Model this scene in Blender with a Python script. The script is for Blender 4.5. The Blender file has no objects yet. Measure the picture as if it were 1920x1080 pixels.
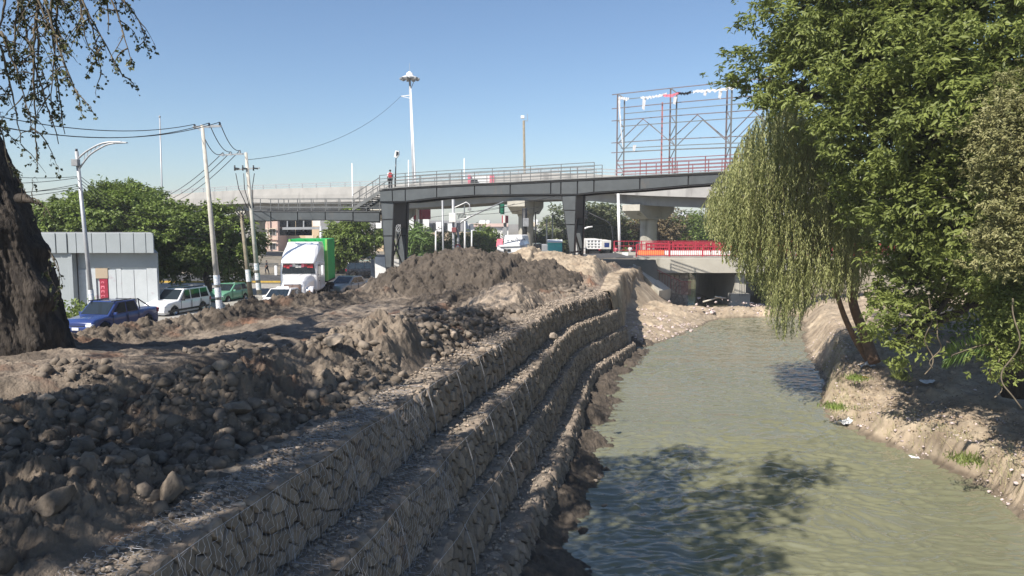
import bpy, math, random
import numpy as np
from mathutils import Vector, Matrix

sc = bpy.context.scene
COL = sc.collection
rng = np.random.default_rng(11)
RR = random.Random(5)

# ---------------------------------------------------------------- camera, sky, sun
F = 1371.0
PITCH = math.radians(5.1)
CAMZ = 7.2
cam = bpy.data.objects.new('camera', bpy.data.cameras.new('camera'))
COL.objects.link(cam)
cam.location = (0, 0, CAMZ)
cam.rotation_euler = (math.radians(90) - PITCH, 0, 0)
cam.data.sensor_width = 36
cam.data.lens = F / 1920 * 36
cam.data.clip_start = 0.2
cam.data.clip_end = 5000
sc.camera = cam

SUN_EL = math.radians(47)
SUN_H = Vector((-0.68, -0.733)).normalized()        # horizontal direction towards the sun
sun_vec = Vector((SUN_H.x * math.cos(SUN_EL), SUN_H.y * math.cos(SUN_EL), math.sin(SUN_EL)))
w = bpy.data.worlds.new('World'); sc.world = w; w.use_nodes = True
nt = w.node_tree
bg = nt.nodes['Background']
sky = nt.nodes.new('ShaderNodeTexSky'); sky.sky_type = 'NISHITA'; sky.sun_disc = False
sky.sun_elevation = SUN_EL
sky.sun_rotation = math.atan2(SUN_H.x, SUN_H.y)
sky.altitude = 0; sky.air_density = 1.0; sky.dust_density = .6; sky.ozone_density = 4.5
nt.links.new(sky.outputs[0], bg.inputs['Color'])
bg.inputs['Strength'].default_value = 0.08
sun = bpy.data.objects.new('sun', bpy.data.lights.new('sun', 'SUN'))
COL.objects.link(sun)
sun.data.energy = 4.6; sun.data.angle = math.radians(0.53); sun.data.color = (1.0, 0.93, 0.84)
sun.rotation_euler = (-sun_vec).to_track_quat('-Z', 'Y').to_euler()
sc.view_settings.view_transform = 'Standard'
sc.view_settings.look = 'None'
sc.view_settings.gamma = 1
sc.view_settings.use_curve_mapping = False
sc.view_settings.exposure = 0.82
sc.cycles.max_bounces = 6
sc.cycles.transparent_max_bounces = 8

CP, SP = math.cos(PITCH), math.sin(PITCH)
def ray(u, v):
    a = (u - 960) / F; b = -(v - 540) / F
    return Vector((a, CP + b * SP, -SP + b * CP))
def P(u, v, Y):
    """point of the place at distance Y"""
    d = ray(u, v); return Vector((0, 0, CAMZ)) + d * (Y / d.y)
def G(u, v, z):
    d = ray(u, v); return Vector((0, 0, CAMZ)) + d * ((z - CAMZ) / d.z)

# ---------------------------------------------------------------- helpers
def tag(o, label=None, cat=None, group=None, kind=None):
    if label: o['label'] = label
    if cat: o['category'] = cat
    if group: o['group'] = group
    if kind: o['kind'] = kind
    return o
def thing(name, label, cat, loc=(0, 0, 0), rz=0.0, group=None):
    o = bpy.data.objects.new(name, None)
    o.empty_display_size = .3
    COL.objects.link(o); o.location = loc; o.rotation_euler = (0, 0, rz)
    return tag(o, label, cat, group)
def link_mesh(name, me, parent=None, local=False):
    o = bpy.data.objects.new(name, me); COL.objects.link(o)
    if parent is not None:
        o.parent = parent
        if not local:
            M = Matrix.Translation(parent_loc(parent)) @ Matrix.Rotation(parent_rz(parent), 4, 'Z')
            if parent.parent is None:
                o.matrix_parent_inverse = M.inverted()
            else:
                o.matrix_parent_inverse = (root_matrix(parent)).inverted()
    return o
def parent_loc(p): return p.location
def parent_rz(p): return p.rotation_euler[2]
def root_matrix(p):
    # world matrix of a parent part (two levels at most)
    q = p; M = Matrix.Identity(4)
    while q is not None:
        M = q.matrix_parent_inverse @ Matrix.Translation(q.location) @ q.rotation_euler.to_matrix().to_4x4() @ M
        q = q.parent
    return M
def np_mesh(name, V, Fc, mat=None, smooth=False, attrs=None):
    """Fc: (n,3) or (n,4) int array"""
    V = np.asarray(V, dtype=np.float32); Fc = np.asarray(Fc, dtype=np.int32)
    me = bpy.data.meshes.new(name)
    n, k = Fc.shape
    me.vertices.add(len(V)); me.vertices.foreach_set('co', V.ravel())
    me.loops.add(n * k); me.loops.foreach_set('vertex_index', Fc.ravel())
    me.polygons.add(n)
    me.polygons.foreach_set('loop_start', np.arange(0, n * k, k, dtype=np.int32))
    try: me.polygons.foreach_set('loop_total', np.full(n, k, dtype=np.int32))
    except Exception: pass
    me.update(calc_edges=True); me.validate()
    if smooth: me.polygons.foreach_set('use_smooth', np.ones(len(me.polygons), dtype=bool))
    if attrs:
        for an, av in attrs.items():
            a = me.attributes.new(an, 'FLOAT', 'POINT'); a.data.foreach_set('value', np.asarray(av, dtype=np.float32))
    if mat: me.materials.append(mat)
    return me

class MB:
    """collects shapes, then links them as ONE mesh object"""
    def __init__(s): s.v = []; s.f = []; s.m = []; s.sm = []
    def add(s, vs, fs, mi=0, smooth=False):
        b = len(s.v); s.v += [tuple(p) for p in vs]
        s.f += [tuple(b + i for i in f) for f in fs]; s.m += [mi] * len(fs); s.sm += [smooth] * len(fs); return s
    def box(s, c, size, rz=0, mi=0, tilt=None):
        x, y, z = size[0] / 2, size[1] / 2, size[2] / 2
        M = Matrix.Rotation(rz, 3, 'Z')
        if tilt: M = M @ tilt
        vs = [M @ Vector((i * x, j * y, k * z)) + Vector(c) for i in (-1, 1) for j in (-1, 1) for k in (-1, 1)]
        return s.add(vs, [(0, 1, 3, 2), (4, 6, 7, 5), (0, 4, 5, 1), (2, 3, 7, 6), (0, 2, 6, 4), (1, 5, 7, 3)], mi)
    def bar(s, p0, p1, w, h, up=(0, 0, 1), mi=0, w1=None, h1=None):
        p0 = Vector(p0); p1 = Vector(p1); d = (p1 - p0).normalized(); up = Vector(up)
        if abs(d.dot(up)) > .97: up = Vector((1, 0, 0)) if abs(d.x) < .9 else Vector((0, 1, 0))
        a = d.cross(up).normalized(); b = a.cross(d).normalized()
        w1 = w if w1 is None else w1; h1 = h if h1 is None else h1
        vs = [p0 + a * i * w / 2 + b * j * h / 2 for i, j in ((-1, -1), (1, -1), (1, 1), (-1, 1))]
        vs += [p1 + a * i * w1 / 2 + b * j * h1 / 2 for i, j in ((-1, -1), (1, -1), (1, 1), (-1, 1))]
        return s.add(vs, [(0, 1, 2, 3), (7, 6, 5, 4), (0, 4, 5, 1), (1, 5, 6, 2), (2, 6, 7, 3), (3, 7, 4, 0)], mi)
    def tube(s, pts, r, n=8, mi=0, cap=True, smooth=True):
        pts = [Vector(p) for p in pts]
        rs = r if isinstance(r, (list, tuple)) else [r] * len(pts)
        b = len(s.v); up = None
        for i, p in enumerate(pts):
            d = (pts[min(i + 1, len(pts) - 1)] - pts[max(i - 1, 0)]).normalized()
            if up is None: up = Vector((0, 0, 1)) if abs(d.z) < .9 else Vector((1, 0, 0))
            a = d.cross(up).normalized(); c = a.cross(d).normalized(); up = c
            for k in range(n):
                t = 2 * math.pi * k / n
                s.v.append(tuple(p + (a * math.cos(t) + c * math.sin(t)) * rs[i]))
        for i in range(len(pts) - 1):
            for k in range(n):
                k2 = (k + 1) % n
                s.f.append((b + i * n + k, b + i * n + k2, b + (i + 1) * n + k2, b + (i + 1) * n + k)); s.m.append(mi); s.sm.append(smooth)
        if cap and n > 2:
            s.f.append(tuple(b + k for k in range(n))[::-1]); s.m.append(mi); s.sm.append(False)
            e = b + (len(pts) - 1) * n
            s.f.append(tuple(e + k for k in range(n))); s.m.append(mi); s.sm.append(False)
        return s
    def prism(s, poly, e, mi=0):
        """poly: list of 3D points, e: extrusion vector"""
        n = len(poly); e = Vector(e); vs = [Vector(p) for p in poly] + [Vector(p) + e for p in poly]
        fs = [tuple(range(n))[::-1], tuple(range(n, 2 * n))] + [(i, (i + 1) % n, n + (i + 1) % n, n + i) for i in range(n)]
        return s.add(vs, fs, mi)
    def lathe(s, c, prof, n=16, mi=0):
        c = Vector(c); b = len(s.v)
        for r, z in prof:
            for k in range(n):
                t = 2 * math.pi * k / n; s.v.append((c.x + r * math.cos(t), c.y + r * math.sin(t), c.z + z))
        for i in range(len(prof) - 1):
            for k in range(n):
                k2 = (k + 1) % n; s.f.append((b + i * n + k, b + i * n + k2, b + (i + 1) * n + k2, b + (i + 1) * n + k)); s.m.append(mi); s.sm.append(True)
        s.f.append(tuple(b + (len(prof) - 1) * n + k for k in range(n))); s.m.append(mi); s.sm.append(False)
        return s
    def build(s, name, mats, parent=None, local=False, bevel=0):
        me = bpy.data.meshes.new(name)
        me.from_pydata([tuple(v) for v in s.v], [], s.f)
        mats = mats if isinstance(mats, (list, tuple)) else [mats]
        for m in mats: me.materials.append(m)
        me.polygons.foreach_set('material_index', s.m); me.polygons.foreach_set('use_smooth', s.sm)
        me.update()
        o = link_mesh(name, me, parent, local)
        if bevel:
            b = o.modifiers.new('bevel', 'BEVEL'); b.width = bevel; b.segments = 2; b.limit_method = 'ANGLE'
        return o

def copy_tree(o, parent=None):
    c = o.copy(); COL.objects.link(c)
    if parent is not None: c.parent = parent; c.matrix_parent_inverse = o.matrix_parent_inverse
    for ch in [x for x in bpy.data.objects if x.parent == o and x != c]: copy_tree(ch, c)
    return c

# ---------------------------------------------------------------- materials
def mat(name, c1, c2=None, rough=.8, nscale=3.0, detail=6, bump=0.0, bscale=None, metal=0.0, spec=.4, attr=None,
        stain=None, contrast=(.35, .65), coat=0, emit=None, alpha=None, dist=.05, vs=None):
    m = bpy.data.materials.new(name); m.use_nodes = True; t = m.node_tree; N = t.nodes; L = t.links
    b = N['Principled BSDF']
    b.inputs['Roughness'].default_value = rough; b.inputs['Metallic'].default_value = metal
    b.inputs['Specular IOR Level'].default_value = spec
    if coat: b.inputs['Coat Weight'].default_value = coat; b.inputs['Coat Roughness'].default_value = .05
    c1 = tuple(c1) + (1,); c2 = tuple(c2) + (1,) if c2 else tuple(x * .75 for x in c1[:3]) + (1,)
    tc = N.new('ShaderNodeTexCoord'); TO = tc.outputs['Object']
    if vs: mpp = N.new('ShaderNodeMapping'); mpp.inputs['Scale'].default_value = vs; L.new(TO, mpp.inputs[0]); TO = mpp.outputs[0]
    nz = N.new('ShaderNodeTexNoise'); nz.inputs['Scale'].default_value = nscale; nz.inputs['Detail'].default_value = detail
    nz.inputs['Roughness'].default_value = .62
    L.new(TO, nz.inputs['Vector'])
    mr = N.new('ShaderNodeMapRange'); mr.inputs[1].default_value = contrast[0]; mr.inputs[2].default_value = contrast[1]
    L.new(nz.outputs['Fac'], mr.inputs[0])
    mx = N.new('ShaderNodeMix'); mx.data_type = 'RGBA'; mx.inputs[6].default_value = c1; mx.inputs[7].default_value = c2
    L.new(mr.outputs[0], mx.inputs[0])
    col = mx.outputs[2]
    if attr:   # tone attribute multiplies the colour: real differences between pieces
        at = N.new('ShaderNodeAttribute'); at.attribute_name = attr
        vm = N.new('ShaderNodeVectorMath'); vm.operation = 'SCALE'; L.new(col, vm.inputs[0]); L.new(at.outputs['Fac'], vm.inputs[3]); col = vm.outputs[0]
    if stain:  # (colour, scale, threshold)
        n2 = N.new('ShaderNodeTexNoise'); n2.inputs['Scale'].default_value = stain[1]; n2.inputs['Detail'].default_value = 8
        mp = N.new('ShaderNodeMapping'); mp.inputs['Scale'].default_value = stain[3] if len(stain) > 3 else (1, 1, 1)
        L.new(tc.outputs['Object'], mp.inputs[0]); L.new(mp.outputs[0], n2.inputs['Vector'])
        r2 = N.new('ShaderNodeMapRange'); r2.inputs[1].default_value = stain[2]; r2.inputs[2].default_value = stain[2] + .12
        L.new(n2.outputs['Fac'], r2.inputs[0])
        m2 = N.new('ShaderNodeMix'); m2.data_type = 'RGBA'; L.new(r2.outputs[0], m2.inputs[0]); L.new(col, m2.inputs[6]); m2.inputs[7].default_value = tuple(stain[0]) + (1,)
        col = m2.outputs[2]
    L.new(col, b.inputs['Base Color'])
    if bump:
        bn = N.new('ShaderNodeTexNoise'); bn.inputs['Scale'].default_value = bscale or nscale * 4; bn.inputs['Detail'].default_value = 8
        bn.inputs['Roughness'].default_value = .65
        L.new(TO, bn.inputs['Vector'])
        bp = N.new('ShaderNodeBump'); bp.inputs['Strength'].default_value = bump; bp.inputs['Distance'].default_value = dist
        L.new(bn.outputs['Fac'], bp.inputs['Height']); L.new(bp.outputs[0], b.inputs['Normal'])
    if emit: b.inputs['Emission Color'].default_value = tuple(emit) + (1,); b.inputs['Emission Strength'].default_value = 1
    return m
def leafmat(name, c1, c2, trans=.3, rough=.45):
    m = bpy.data.materials.new(name); m.use_nodes = True; t = m.node_tree; N = t.nodes; L = t.links
    b = N['Principled BSDF']; b.inputs['Roughness'].default_value = rough; b.inputs['Specular IOR Level'].default_value = .35
    at = N.new('ShaderNodeAttribute'); at.attribute_name = 'tone'
    mx = N.new('ShaderNodeMix'); mx.data_type = 'RGBA'; mx.inputs[6].default_value = tuple(c1) + (1,); mx.inputs[7].default_value = tuple(c2) + (1,)
    L.new(at.outputs['Fac'], mx.inputs[0]); L.new(mx.outputs[2], b.inputs['Base Color'])
    tr = N.new('ShaderNodeBsdfTranslucent'); L.new(mx.outputs[2], tr.inputs['Color'])
    ms = N.new('ShaderNodeMixShader'); ms.inputs[0].default_value = trans
    L.new(b.outputs[0], ms.inputs[1]); L.new(tr.outputs[0], ms.inputs[2]); L.new(ms.outputs[0], N['Material Output'].inputs[0])
    return m

M = {}
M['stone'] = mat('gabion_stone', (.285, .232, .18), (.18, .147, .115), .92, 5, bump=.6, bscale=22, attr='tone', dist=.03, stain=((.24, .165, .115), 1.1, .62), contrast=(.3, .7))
M['core'] = mat('packed_fill', (.29, .245, .195), (.20, .168, .132), .95, 6, bump=.6, bscale=30, dist=.04)
M['wire'] = mat('galvanised_wire', (.50, .50, .52), rough=.5, metal=.0)
M['soil'] = mat('spoil_soil', (.28, .228, .175), (.15, .12, .093), .95, 1.1, detail=10, bump=.9, bscale=14, attr='tone', dist=.06, stain=((.2, .115, .075), .55, .58))
M['darksoil'] = mat('wet_spoil', (.115, .093, .072), (.058, .047, .037), .92, 2.0, detail=10, bump=1, bscale=16, attr='tone', dist=.07)
M['sand'] = mat('sandy_bank_soil', (.42, .345, .25), (.27, .21, .15), .95, 1.2, detail=10, bump=.8, bscale=14, attr='tone', dist=.05)
M['clod'] = mat('soil_clod', (.29, .24, .19), (.155, .127, .1), .95, 4, bump=.7, bscale=25, attr='tone', dist=.03)
M['asphalt'] = mat('asphalt', (.075, .073, .072), (.05, .05, .05), .9, 2, bump=.3, bscale=60, dist=.01)
M['ground'] = mat('dusty_ground', (.22, .19, .15), (.13, .12, .09), .95, .4, detail=10, bump=.3, bscale=6)
M['pave'] = mat('concrete_paving', (.34, .32, .29), (.26, .25, .22), .9, 1.5)
M['conc'] = mat('overpass_concrete', (.36, .35, .33), (.29, .285, .27), .85, .5, detail=9, bump=.15, bscale=12, stain=((.2, .195, .185), .6, .57, (1, 1, .25)), dist=.02)
M['concl'] = mat('pale_concrete', (.46, .44, .38), (.38, .36, .31), .85, .7, detail=9, bump=.15, bscale=14, stain=((.22, .21, .17), .9, .58, (1, 1, .2)), dist=.02)
M['steel'] = mat('grey_painted_steel', (.085, .095, .10), (.068, .076, .08), .5, 1.2, bump=.05, stain=((.12, .105, .09), .9, .66, (1, 1, .3)))
M['black'] = mat('black_steel', (.02, .021, .023), rough=.5)
M['rail'] = mat('grey_rail_paint', (.16, .165, .165), rough=.5)
M['redrail'] = mat('red_rail_paint', (.25, .085, .09), (.19, .07, .075), .5)
M['rust'] = mat('rusty_angle_iron', (.17, .125, .125), (.12, .095, .095), .7, 3)
M['palered'] = mat('faded_red_post', (.42, .16, .15), (.36, .13, .12), .7, 3)
M['red'] = mat('red_paint', (.43, .035, .06), (.33, .03, .05), .5, 3)
M['orange'] = mat('orange_plastic', (.75, .2, .06), rough=.5)
M['white'] = mat('white_paint', (.78, .78, .77), (.68, .68, .66), .5, 2)
M['dwhite'] = mat('dusty_white_paint', (.62, .61, .58), (.5, .49, .46), .7, 2, stain=((.4, .33, .3), 2.4, .6))
M['carwhite'] = mat('white_car_paint', (.8, .8, .8), (.77, .77, .77), .25, coat=.6)
M['carblue'] = mat('blue_car_paint', (.022, .045, .17), (.02, .04, .15), .25, coat=.8, spec=.5)
M['cargreen'] = mat('green_car_paint', (.15, .36, .24), (.13, .32, .21), .28, coat=.7)
M['carsilver'] = mat('silver_car_paint', (.36, .38, .39), (.34, .36, .37), .3, metal=.3, coat=.5)
M['cardark'] = mat('dark_car_paint', (.02, .022, .026), rough=.25, coat=.7)
M['glass'] = mat('car_glass', (.02, .028, .035), rough=.06, spec=.8)
M['wglass'] = mat('window_glass', (.045, .05, .055), rough=.12, spec=.7)
M['tyre'] = mat('tyre_rubber', (.02, .02, .02), rough=.85)
M['chrome'] = mat('dull_chrome', (.55, .55, .56), rough=.25, metal=.9)
M['bronze'] = mat('copper_grille', (.30, .17, .12), rough=.4, metal=.5)
M['lamp'] = mat('headlamp_glass', (.75, .77, .8), rough=.15, spec=.7)
M['amber'] = mat('amber_lens', (.7, .25, .03), rough=.2)
M['gcont'] = mat('green_container', (.02, .42, .10), (.015, .30, .075), .5, 2)
M['lgcont'] = mat('light_green_stripe', (.25, .55, .14), rough=.5)
M['woodpole'] = mat('concrete_pole', (.52, .49, .43), (.40, .38, .33), .85, 3, stain=((.25, .25, .25), 1.2, .62, (1, 1, .3)))
M['brownpole'] = mat('weathered_pole', (.26, .22, .16), (.17, .15, .11), .9, 3)
M['paper'] = mat('torn_poster_paper', (.68, .68, .68), (.35, .45, .55), .9, 9, contrast=(.5, .62))
M['galv'] = mat('galvanised_pole', (.42, .43, .44), (.34, .35, .36), .45, 3, metal=.3)
M['cable'] = mat('black_cable', (.025, .025, .028), rough=.7)
M['bark'] = mat('rough_bark', (.085, .07, .057), (.035, .029, .025), .95, 2.5, bump=1, bscale=7, dist=.09, vs=(2.2, 2.2, .45), contrast=(.4, .6))
M['bark2'] = mat('reddish_bark', (.20, .125, .08), (.10, .065, .045), .95, 4, bump=.8, bscale=20, dist=.03)
M['twig'] = mat('twig_bark', (.16, .13, .09), (.09, .075, .055), .9, 5)
M['facade'] = mat('aluminium_cladding', (.32, .35, .365), (.28, .31, .32), .5, .6)
M['facadew'] = mat('flaking_white_wall', (.47, .50, .515), (.41, .44, .455), .85, 1.2, stain=((.36, .30, .33), 1.6, .6))
M['beige'] = mat('beige_render', (.58, .45, .30), (.50, .39, .27), .9, .4)
M['cream'] = mat('cream_render', (.68, .58, .46), (.60, .51, .40), .9, .4)
M['pink'] = mat('pink_render', (.62, .46, .40), (.55, .41, .36), .9, .4)
M['greyr'] = mat('grey_render', (.30, .30, .31), (.25, .25, .26), .9, .4)
M['ltan'] = mat('tan_render', (.42, .34, .25), (.36, .29, .21), .9, .4)
M['whiter'] = mat('white_render', (.72, .71, .68), (.62, .61, .58), .9, .3)
M['teal'] = mat('turquoise_plastic', (.12, .55, .55), (.09, .45, .46), .5, 2, stain=((.1, .62, .55), 2, .55))
M['tealdark'] = mat('dark_blue_and_shaded_teal', (.03, .14, .2), rough=.5)
M['siggreen'] = mat('signal_green', (.02, .16, .10), rough=.5)
M['skin'] = mat('skin', (.30, .17, .11), rough=.6)
M['hair'] = mat('dark_hair', (.015, .012, .01), rough=.7)
M['clwhite'] = mat('white_cloth', (.72, .72, .72), rough=.9)
M['banner'] = mat('dark_red_banner', (.30, .02, .045), (.22, .015, .035), .7)
M['clred'] = mat('red_cloth', (.5, .05, .06), rough=.9)
M['clpink'] = mat('pink_cloth', (.72, .2, .26), rough=.9)
M['cldark'] = mat('dark_cloth', (.03, .032, .04), rough=.9)
M['rubble'] = mat('pale_rubble', (.55, .46, .44), (.40, .33, .31), .95, 4, bump=.6, attr='tone')
M['stonewall'] = mat('river_stone_masonry', (.44, .38, .32), (.30, .26, .22), .9, 3, bump=.5, attr='tone')
M['blueplastic'] = mat('blue_plastic_sheet', (.10, .42, .55), rough=.4)
M['grey'] = mat('mid_grey_paint', (.30, .31, .32), rough=.6)
M['barblk'] = mat('faded_black_stripe', (.12, .12, .125), rough=.8)
M['yellow'] = mat('yellow_kerb_paint', (.62, .42, .08), rough=.8)
M['lgreenfence'] = mat('pale_green_fence_paint', (.32, .45, .40), rough=.5)

L_ash = leafmat('ash_leaf', (.11, .14, .036), (.29, .34, .095), .42)
L_will = leafmat('willow_leaf', (.22, .245, .09), (.47, .48, .21), .45)
L_dark = leafmat('dense_tree_leaf', (.075, .105, .024), (.21, .29, .06), .32)
L_vine = leafmat('dry_vine_leaf', (.18, .19, .075), (.38, .36, .17), .35)
L_pop = leafmat('poplar_leaf', (.03, .042, .016), (.16, .17, .06), .15)  # dark end carries the shade on backlit leaves, light end the sunlit ones
L_far = leafmat('hazy_tree_leaf', (.09, .12, .055), (.19, .21, .11), .25)
L_grass = leafmat('bright_hedge_leaf', (.13, .18, .04), (.24, .31, .07), .3)
L_palm = leafmat('palm_leaflet', (.09, .15, .04), (.17, .26, .07), .3)

M['litter'] = mat('leaf_litter', (.30, .22, .13), (.16, .11, .07), .9, 9, attr='tone')
M['drygrass'] = mat('dry_grass', (.42, .37, .20), (.26, .28, .12), .9, 1.5, attr='tone')

# ---------------------------------------------------------------- numpy noise
_T = np.random.default_rng(3).random((256, 256)).astype(np.float32)
def vn(x, y, s=0):
    x = x + s * 17.13; y = y + s * 31.7
    xi = np.floor(x).astype(int); yi = np.floor(y).astype(int); fx = x - xi; fy = y - yi
    fx = fx * fx * (3 - 2 * fx); fy = fy * fy * (3 - 2 * fy)
    a = _T[xi & 255, yi & 255]; b = _T[(xi + 1) & 255, yi & 255]; c = _T[xi & 255, (yi + 1) & 255]; d = _T[(xi + 1) & 255, (yi + 1) & 255]
    return (a * (1 - fx) + b * fx) * (1 - fy) + (c * (1 - fx) + d * fx) * fy
def fbm(x, y, o=4, s=0):
    r = 0; a = .5; f = 1
    for i in range(o): r = r + a * (vn(x * f, y * f, s + i) - .5); a *= .5; f *= 2.03
    return r
def clods(x, y, cell, s=0, fill=.75, rough=.35):
    """height of a layer of broken, angular clods (cells with a flat tilted top each)"""
    gx = x / cell + fbm(x / cell * 1.7, y / cell * 1.7, 3, s) * .5; gy = y / cell + fbm(x / cell * 1.7 + 9, y / cell * 1.7, 3, s + 3) * .5
    xi = np.floor(gx).astype(int); yi = np.floor(gy).astype(int)
    f1 = np.full(x.shape, 9.0); f2 = np.full(x.shape, 9.0); hh = np.zeros(x.shape)
    for i in (-1, 0, 1):
        for j in (-1, 0, 1):
            cx = (xi + i); cy = (yi + j)
            ra = _T[(cx * 3 + s * 7) & 255, (cy * 5 + s) & 255]; rb = _T[(cx * 7 + s) & 255, (cy * 3 + s * 5) & 255]; rc = _T[(cx + 91) & 255, (cy * 11 + s) & 255]
            dx = gx - (cx + .1 + .8 * ra); dy = gy - (cy + .1 + .8 * rb); d = np.sqrt(dx * dx + dy * dy)
            hc = (ra < fill) * np.maximum(.08, .12 + .5 * rc * rc + dx * (rb - .5) * 1.1 + dy * (rc - .6) * 1.1)
            nw = d < f1; f2 = np.where(nw, f1, np.minimum(f2, d)); hh = np.where(nw, hc, hh); f1 = np.minimum(f1, d)
    return hh * np.clip((f2 - f1) / .17, 0, 1) * cell
def S(t): t = np.clip(t, 0, 1); return t * t * (3 - 2 * t)
def segd(x, y, a, b):
    ax, ay = a; bx, by = b; dx, dy = bx - ax, by - ay; t = np.clip(((x - ax) * dx + (y - ay) * dy) / (dx * dx + dy * dy), 0, 1)
    return np.hypot(x - ax - t * dx, y - ay - t * dy)
def polyd(x, y, pts):
    return np.minimum.reduce([segd(x, y, pts[i], pts[i + 1]) for i in range(len(pts) - 1)])
def gridmesh(name, X, Y, Z, m, attrs=None, keep=None, sm=True):
    r, c = X.shape; V = np.stack([X.ravel(), Y.ravel(), Z.ravel()], 1); idx = np.arange(r * c).reshape(r, c)
    Q = np.stack([idx[:-1, :-1], idx[:-1, 1:], idx[1:, 1:], idx[1:, :-1]], -1).reshape(-1, 4)
    if keep is not None:
        k = keep[:-1, :-1] | keep[1:, 1:] | keep[:-1, 1:] | keep[1:, :-1]; Q = Q[k.ravel()]
        used = np.zeros(len(V), bool); used[Q.ravel()] = 1; mp = np.cumsum(used) - 1; V = V[used]; Q = mp[Q]
        if attrs: attrs = {a: b.ravel()[used] for a, b in attrs.items()}
    elif attrs: attrs = {a: b.ravel() for a, b in attrs.items()}
    return np_mesh(name, V, Q, m, sm, attrs)
# ================================================================ SETTING: terrain, river
EY = np.array([-6, 0, 7.4, 17.3, 20.8, 32.3, 39.8, 52, 61, 80]); EXv = np.array([-6.2, -4.95, -3.42, -1.37, -.46, 2.1, 5.4, 7.4, 10.5, 12])
_ys = np.linspace(-6, 80, 400); _xs = np.interp(_ys, EY, EXv); _k = np.hanning(25); _k /= _k.sum()
_xs = np.convolve(np.pad(_xs, 12, mode='edge'), _k, 'valid')
def E(y): return np.interp(y, _ys, _xs)
def T(y): return np.interp(y, [-6, 7, 40, 62], [3.95, 3.9, 3.5, 3.6])
LBY = [-6, 14, 22, 30, 36, 42, 46, 60, 80]; LBX = [-17, -16, -14.0, -11.6, -8.9, -8.6, -8.0, -7.5, -6]
def LB(y): return np.interp(y, LBY, LBX)
WRY = [-10, 5, 14, 17.4, 20, 22.4, 26.1, 28.4, 32.8, 39.6, 54, 62, 80]
WRX = [15, 14, 13.1, 12.6, 12.9, 12.4, 11.6, 12.3, 14.3, 16.2, 21.4, 24.5, 26]
def WR(y): return np.interp(y, WRY, WRX)

# ---- wide ground sheet with the river channel cut in it
def ax(lo, hi, fine_lo, fine_hi, st, grow):
    a = list(np.arange(fine_lo, fine_hi + .01, st)); x = a[-1]; d = st
    while x < hi: d *= grow; x += d; a.append(x)
    x = a[0]; d = st
    while x > lo: d *= grow; x -= d; a.insert(0, x)
    return np.array(a)
def g0(x, y):
    z = 1.0 + (3.1 - .9 * S((y - 64) / 10)) * S((x + 9) / 7) * S((y - 52) / 9) + 0 * x
    z = np.where((y > 55) & (x > 24), np.maximum(z, 3.4), z)
    z = np.where(y > 90, np.maximum(1.4, z - (y - 90) * .03 * (x > -6)), z)
    z = z + .85 * S((47 - y) / 15) * (x > -60) * S((x + 34) / 7) * (y < 60)
    z = z + .5 * S((x + 19.5) / 4) * (1 - S((y - 66) / 6)) * (y < 76) * (x < -8)
    return z
gx = ax(-1500, 1500, -40, 50, 1.0, 1.2); gy = ax(-60, 2500, -10, 95, 1.0, 1.18)
X, Y = np.meshgrid(gx, gy)
Z = g0(X, Y)
inl = (Y < 61) & (X > LB(Y) + 2.2) & (X < 30)
Z = np.where(inl, -1.5, Z)
inch = (Y >= 61) & (X > 12) & (X < 26.5) & (Y < 260)
Z = np.where(inch, -1.5, Z)
g = link_mesh('ground', gridmesh('ground', X, Y, Z, M['ground'])); tag(g, kind='structure')

# ---- water: real low ripples near the camera
xs_ = np.linspace(-1.0, 1.25, 620); yy = 11 * np.exp(np.linspace(0, math.log(70 / 11), 900))
A, Yw = np.meshgrid(xs_, yy); Xw = A * Yw * .72
fl = S((Yw - 9) / 6)
def wave(x, y):
    wx = x + fbm(x * .35, y * .35, 3, 5) * 2.2; wy = y + fbm(x * .35, y * .35, 3, 8) * 2.2
    h = .5 * (1 - np.abs(2 * vn(wx * 1.1, wy * 3.0, 2) - 1)) ** 1.6 + .32 * (1 - np.abs(2 * vn(wx * 2.6 + wy * .7, wy * 6.4 - wx, 4) - 1)) ** 1.4 + .2 * vn(wx * 6, wy * 13, 6)
    return h
env = .35 + .9 * np.clip(vn(Xw * .16, Yw * .12, 9) * 1.5 - .25, 0, 1)
Zw = (wave(Xw, Yw) - .5) * .16 * env
Zw *= S((70 - Yw) / 10)
wm = bpy.data.materials.new('river_water'); wm.use_nodes = True; t = wm.node_tree; b = t.nodes['Principled BSDF']
b.inputs['Roughness'].default_value = .05; b.inputs['IOR'].default_value = 1.72
tc = t.nodes.new('ShaderNodeTexCoord'); n1 = t.nodes.new('ShaderNodeTexNoise'); n1.inputs['Scale'].default_value = .18; n1.inputs['Detail'].default_value = 5
mx = t.nodes.new('ShaderNodeMix'); mx.data_type = 'RGBA'; mx.inputs[6].default_value = (.13, .136, .083, 1); mx.inputs[7].default_value = (.19, .187, .122, 1)
t.links.new(tc.outputs['Object'], n1.inputs['Vector']); t.links.new(n1.outputs['Fac'], mx.inputs[0]); t.links.new(mx.outputs[2], b.inputs['Base Color'])
mp = t.nodes.new('ShaderNodeMapping'); mp.inputs['Scale'].default_value = (2.2, 5.5, 1); n2 = t.nodes.new('ShaderNodeTexNoise'); n2.inputs['Scale'].default_value = 1.6; n2.inputs['Detail'].default_value = 6; n2.inputs['Distortion'].default_value = .4
bp = t.nodes.new('ShaderNodeBump'); bp.inputs['Strength'].default_value = .35; bp.inputs['Distance'].default_value = .03
t.links.new(tc.outputs['Object'], mp.inputs[0]); t.links.new(mp.outputs[0], n2.inputs['Vector']); t.links.new(n2.outputs['Fac'], bp.inputs['Height']); t.links.new(bp.outputs[0], b.inputs['Normal'])
M['water'] = wm
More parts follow.
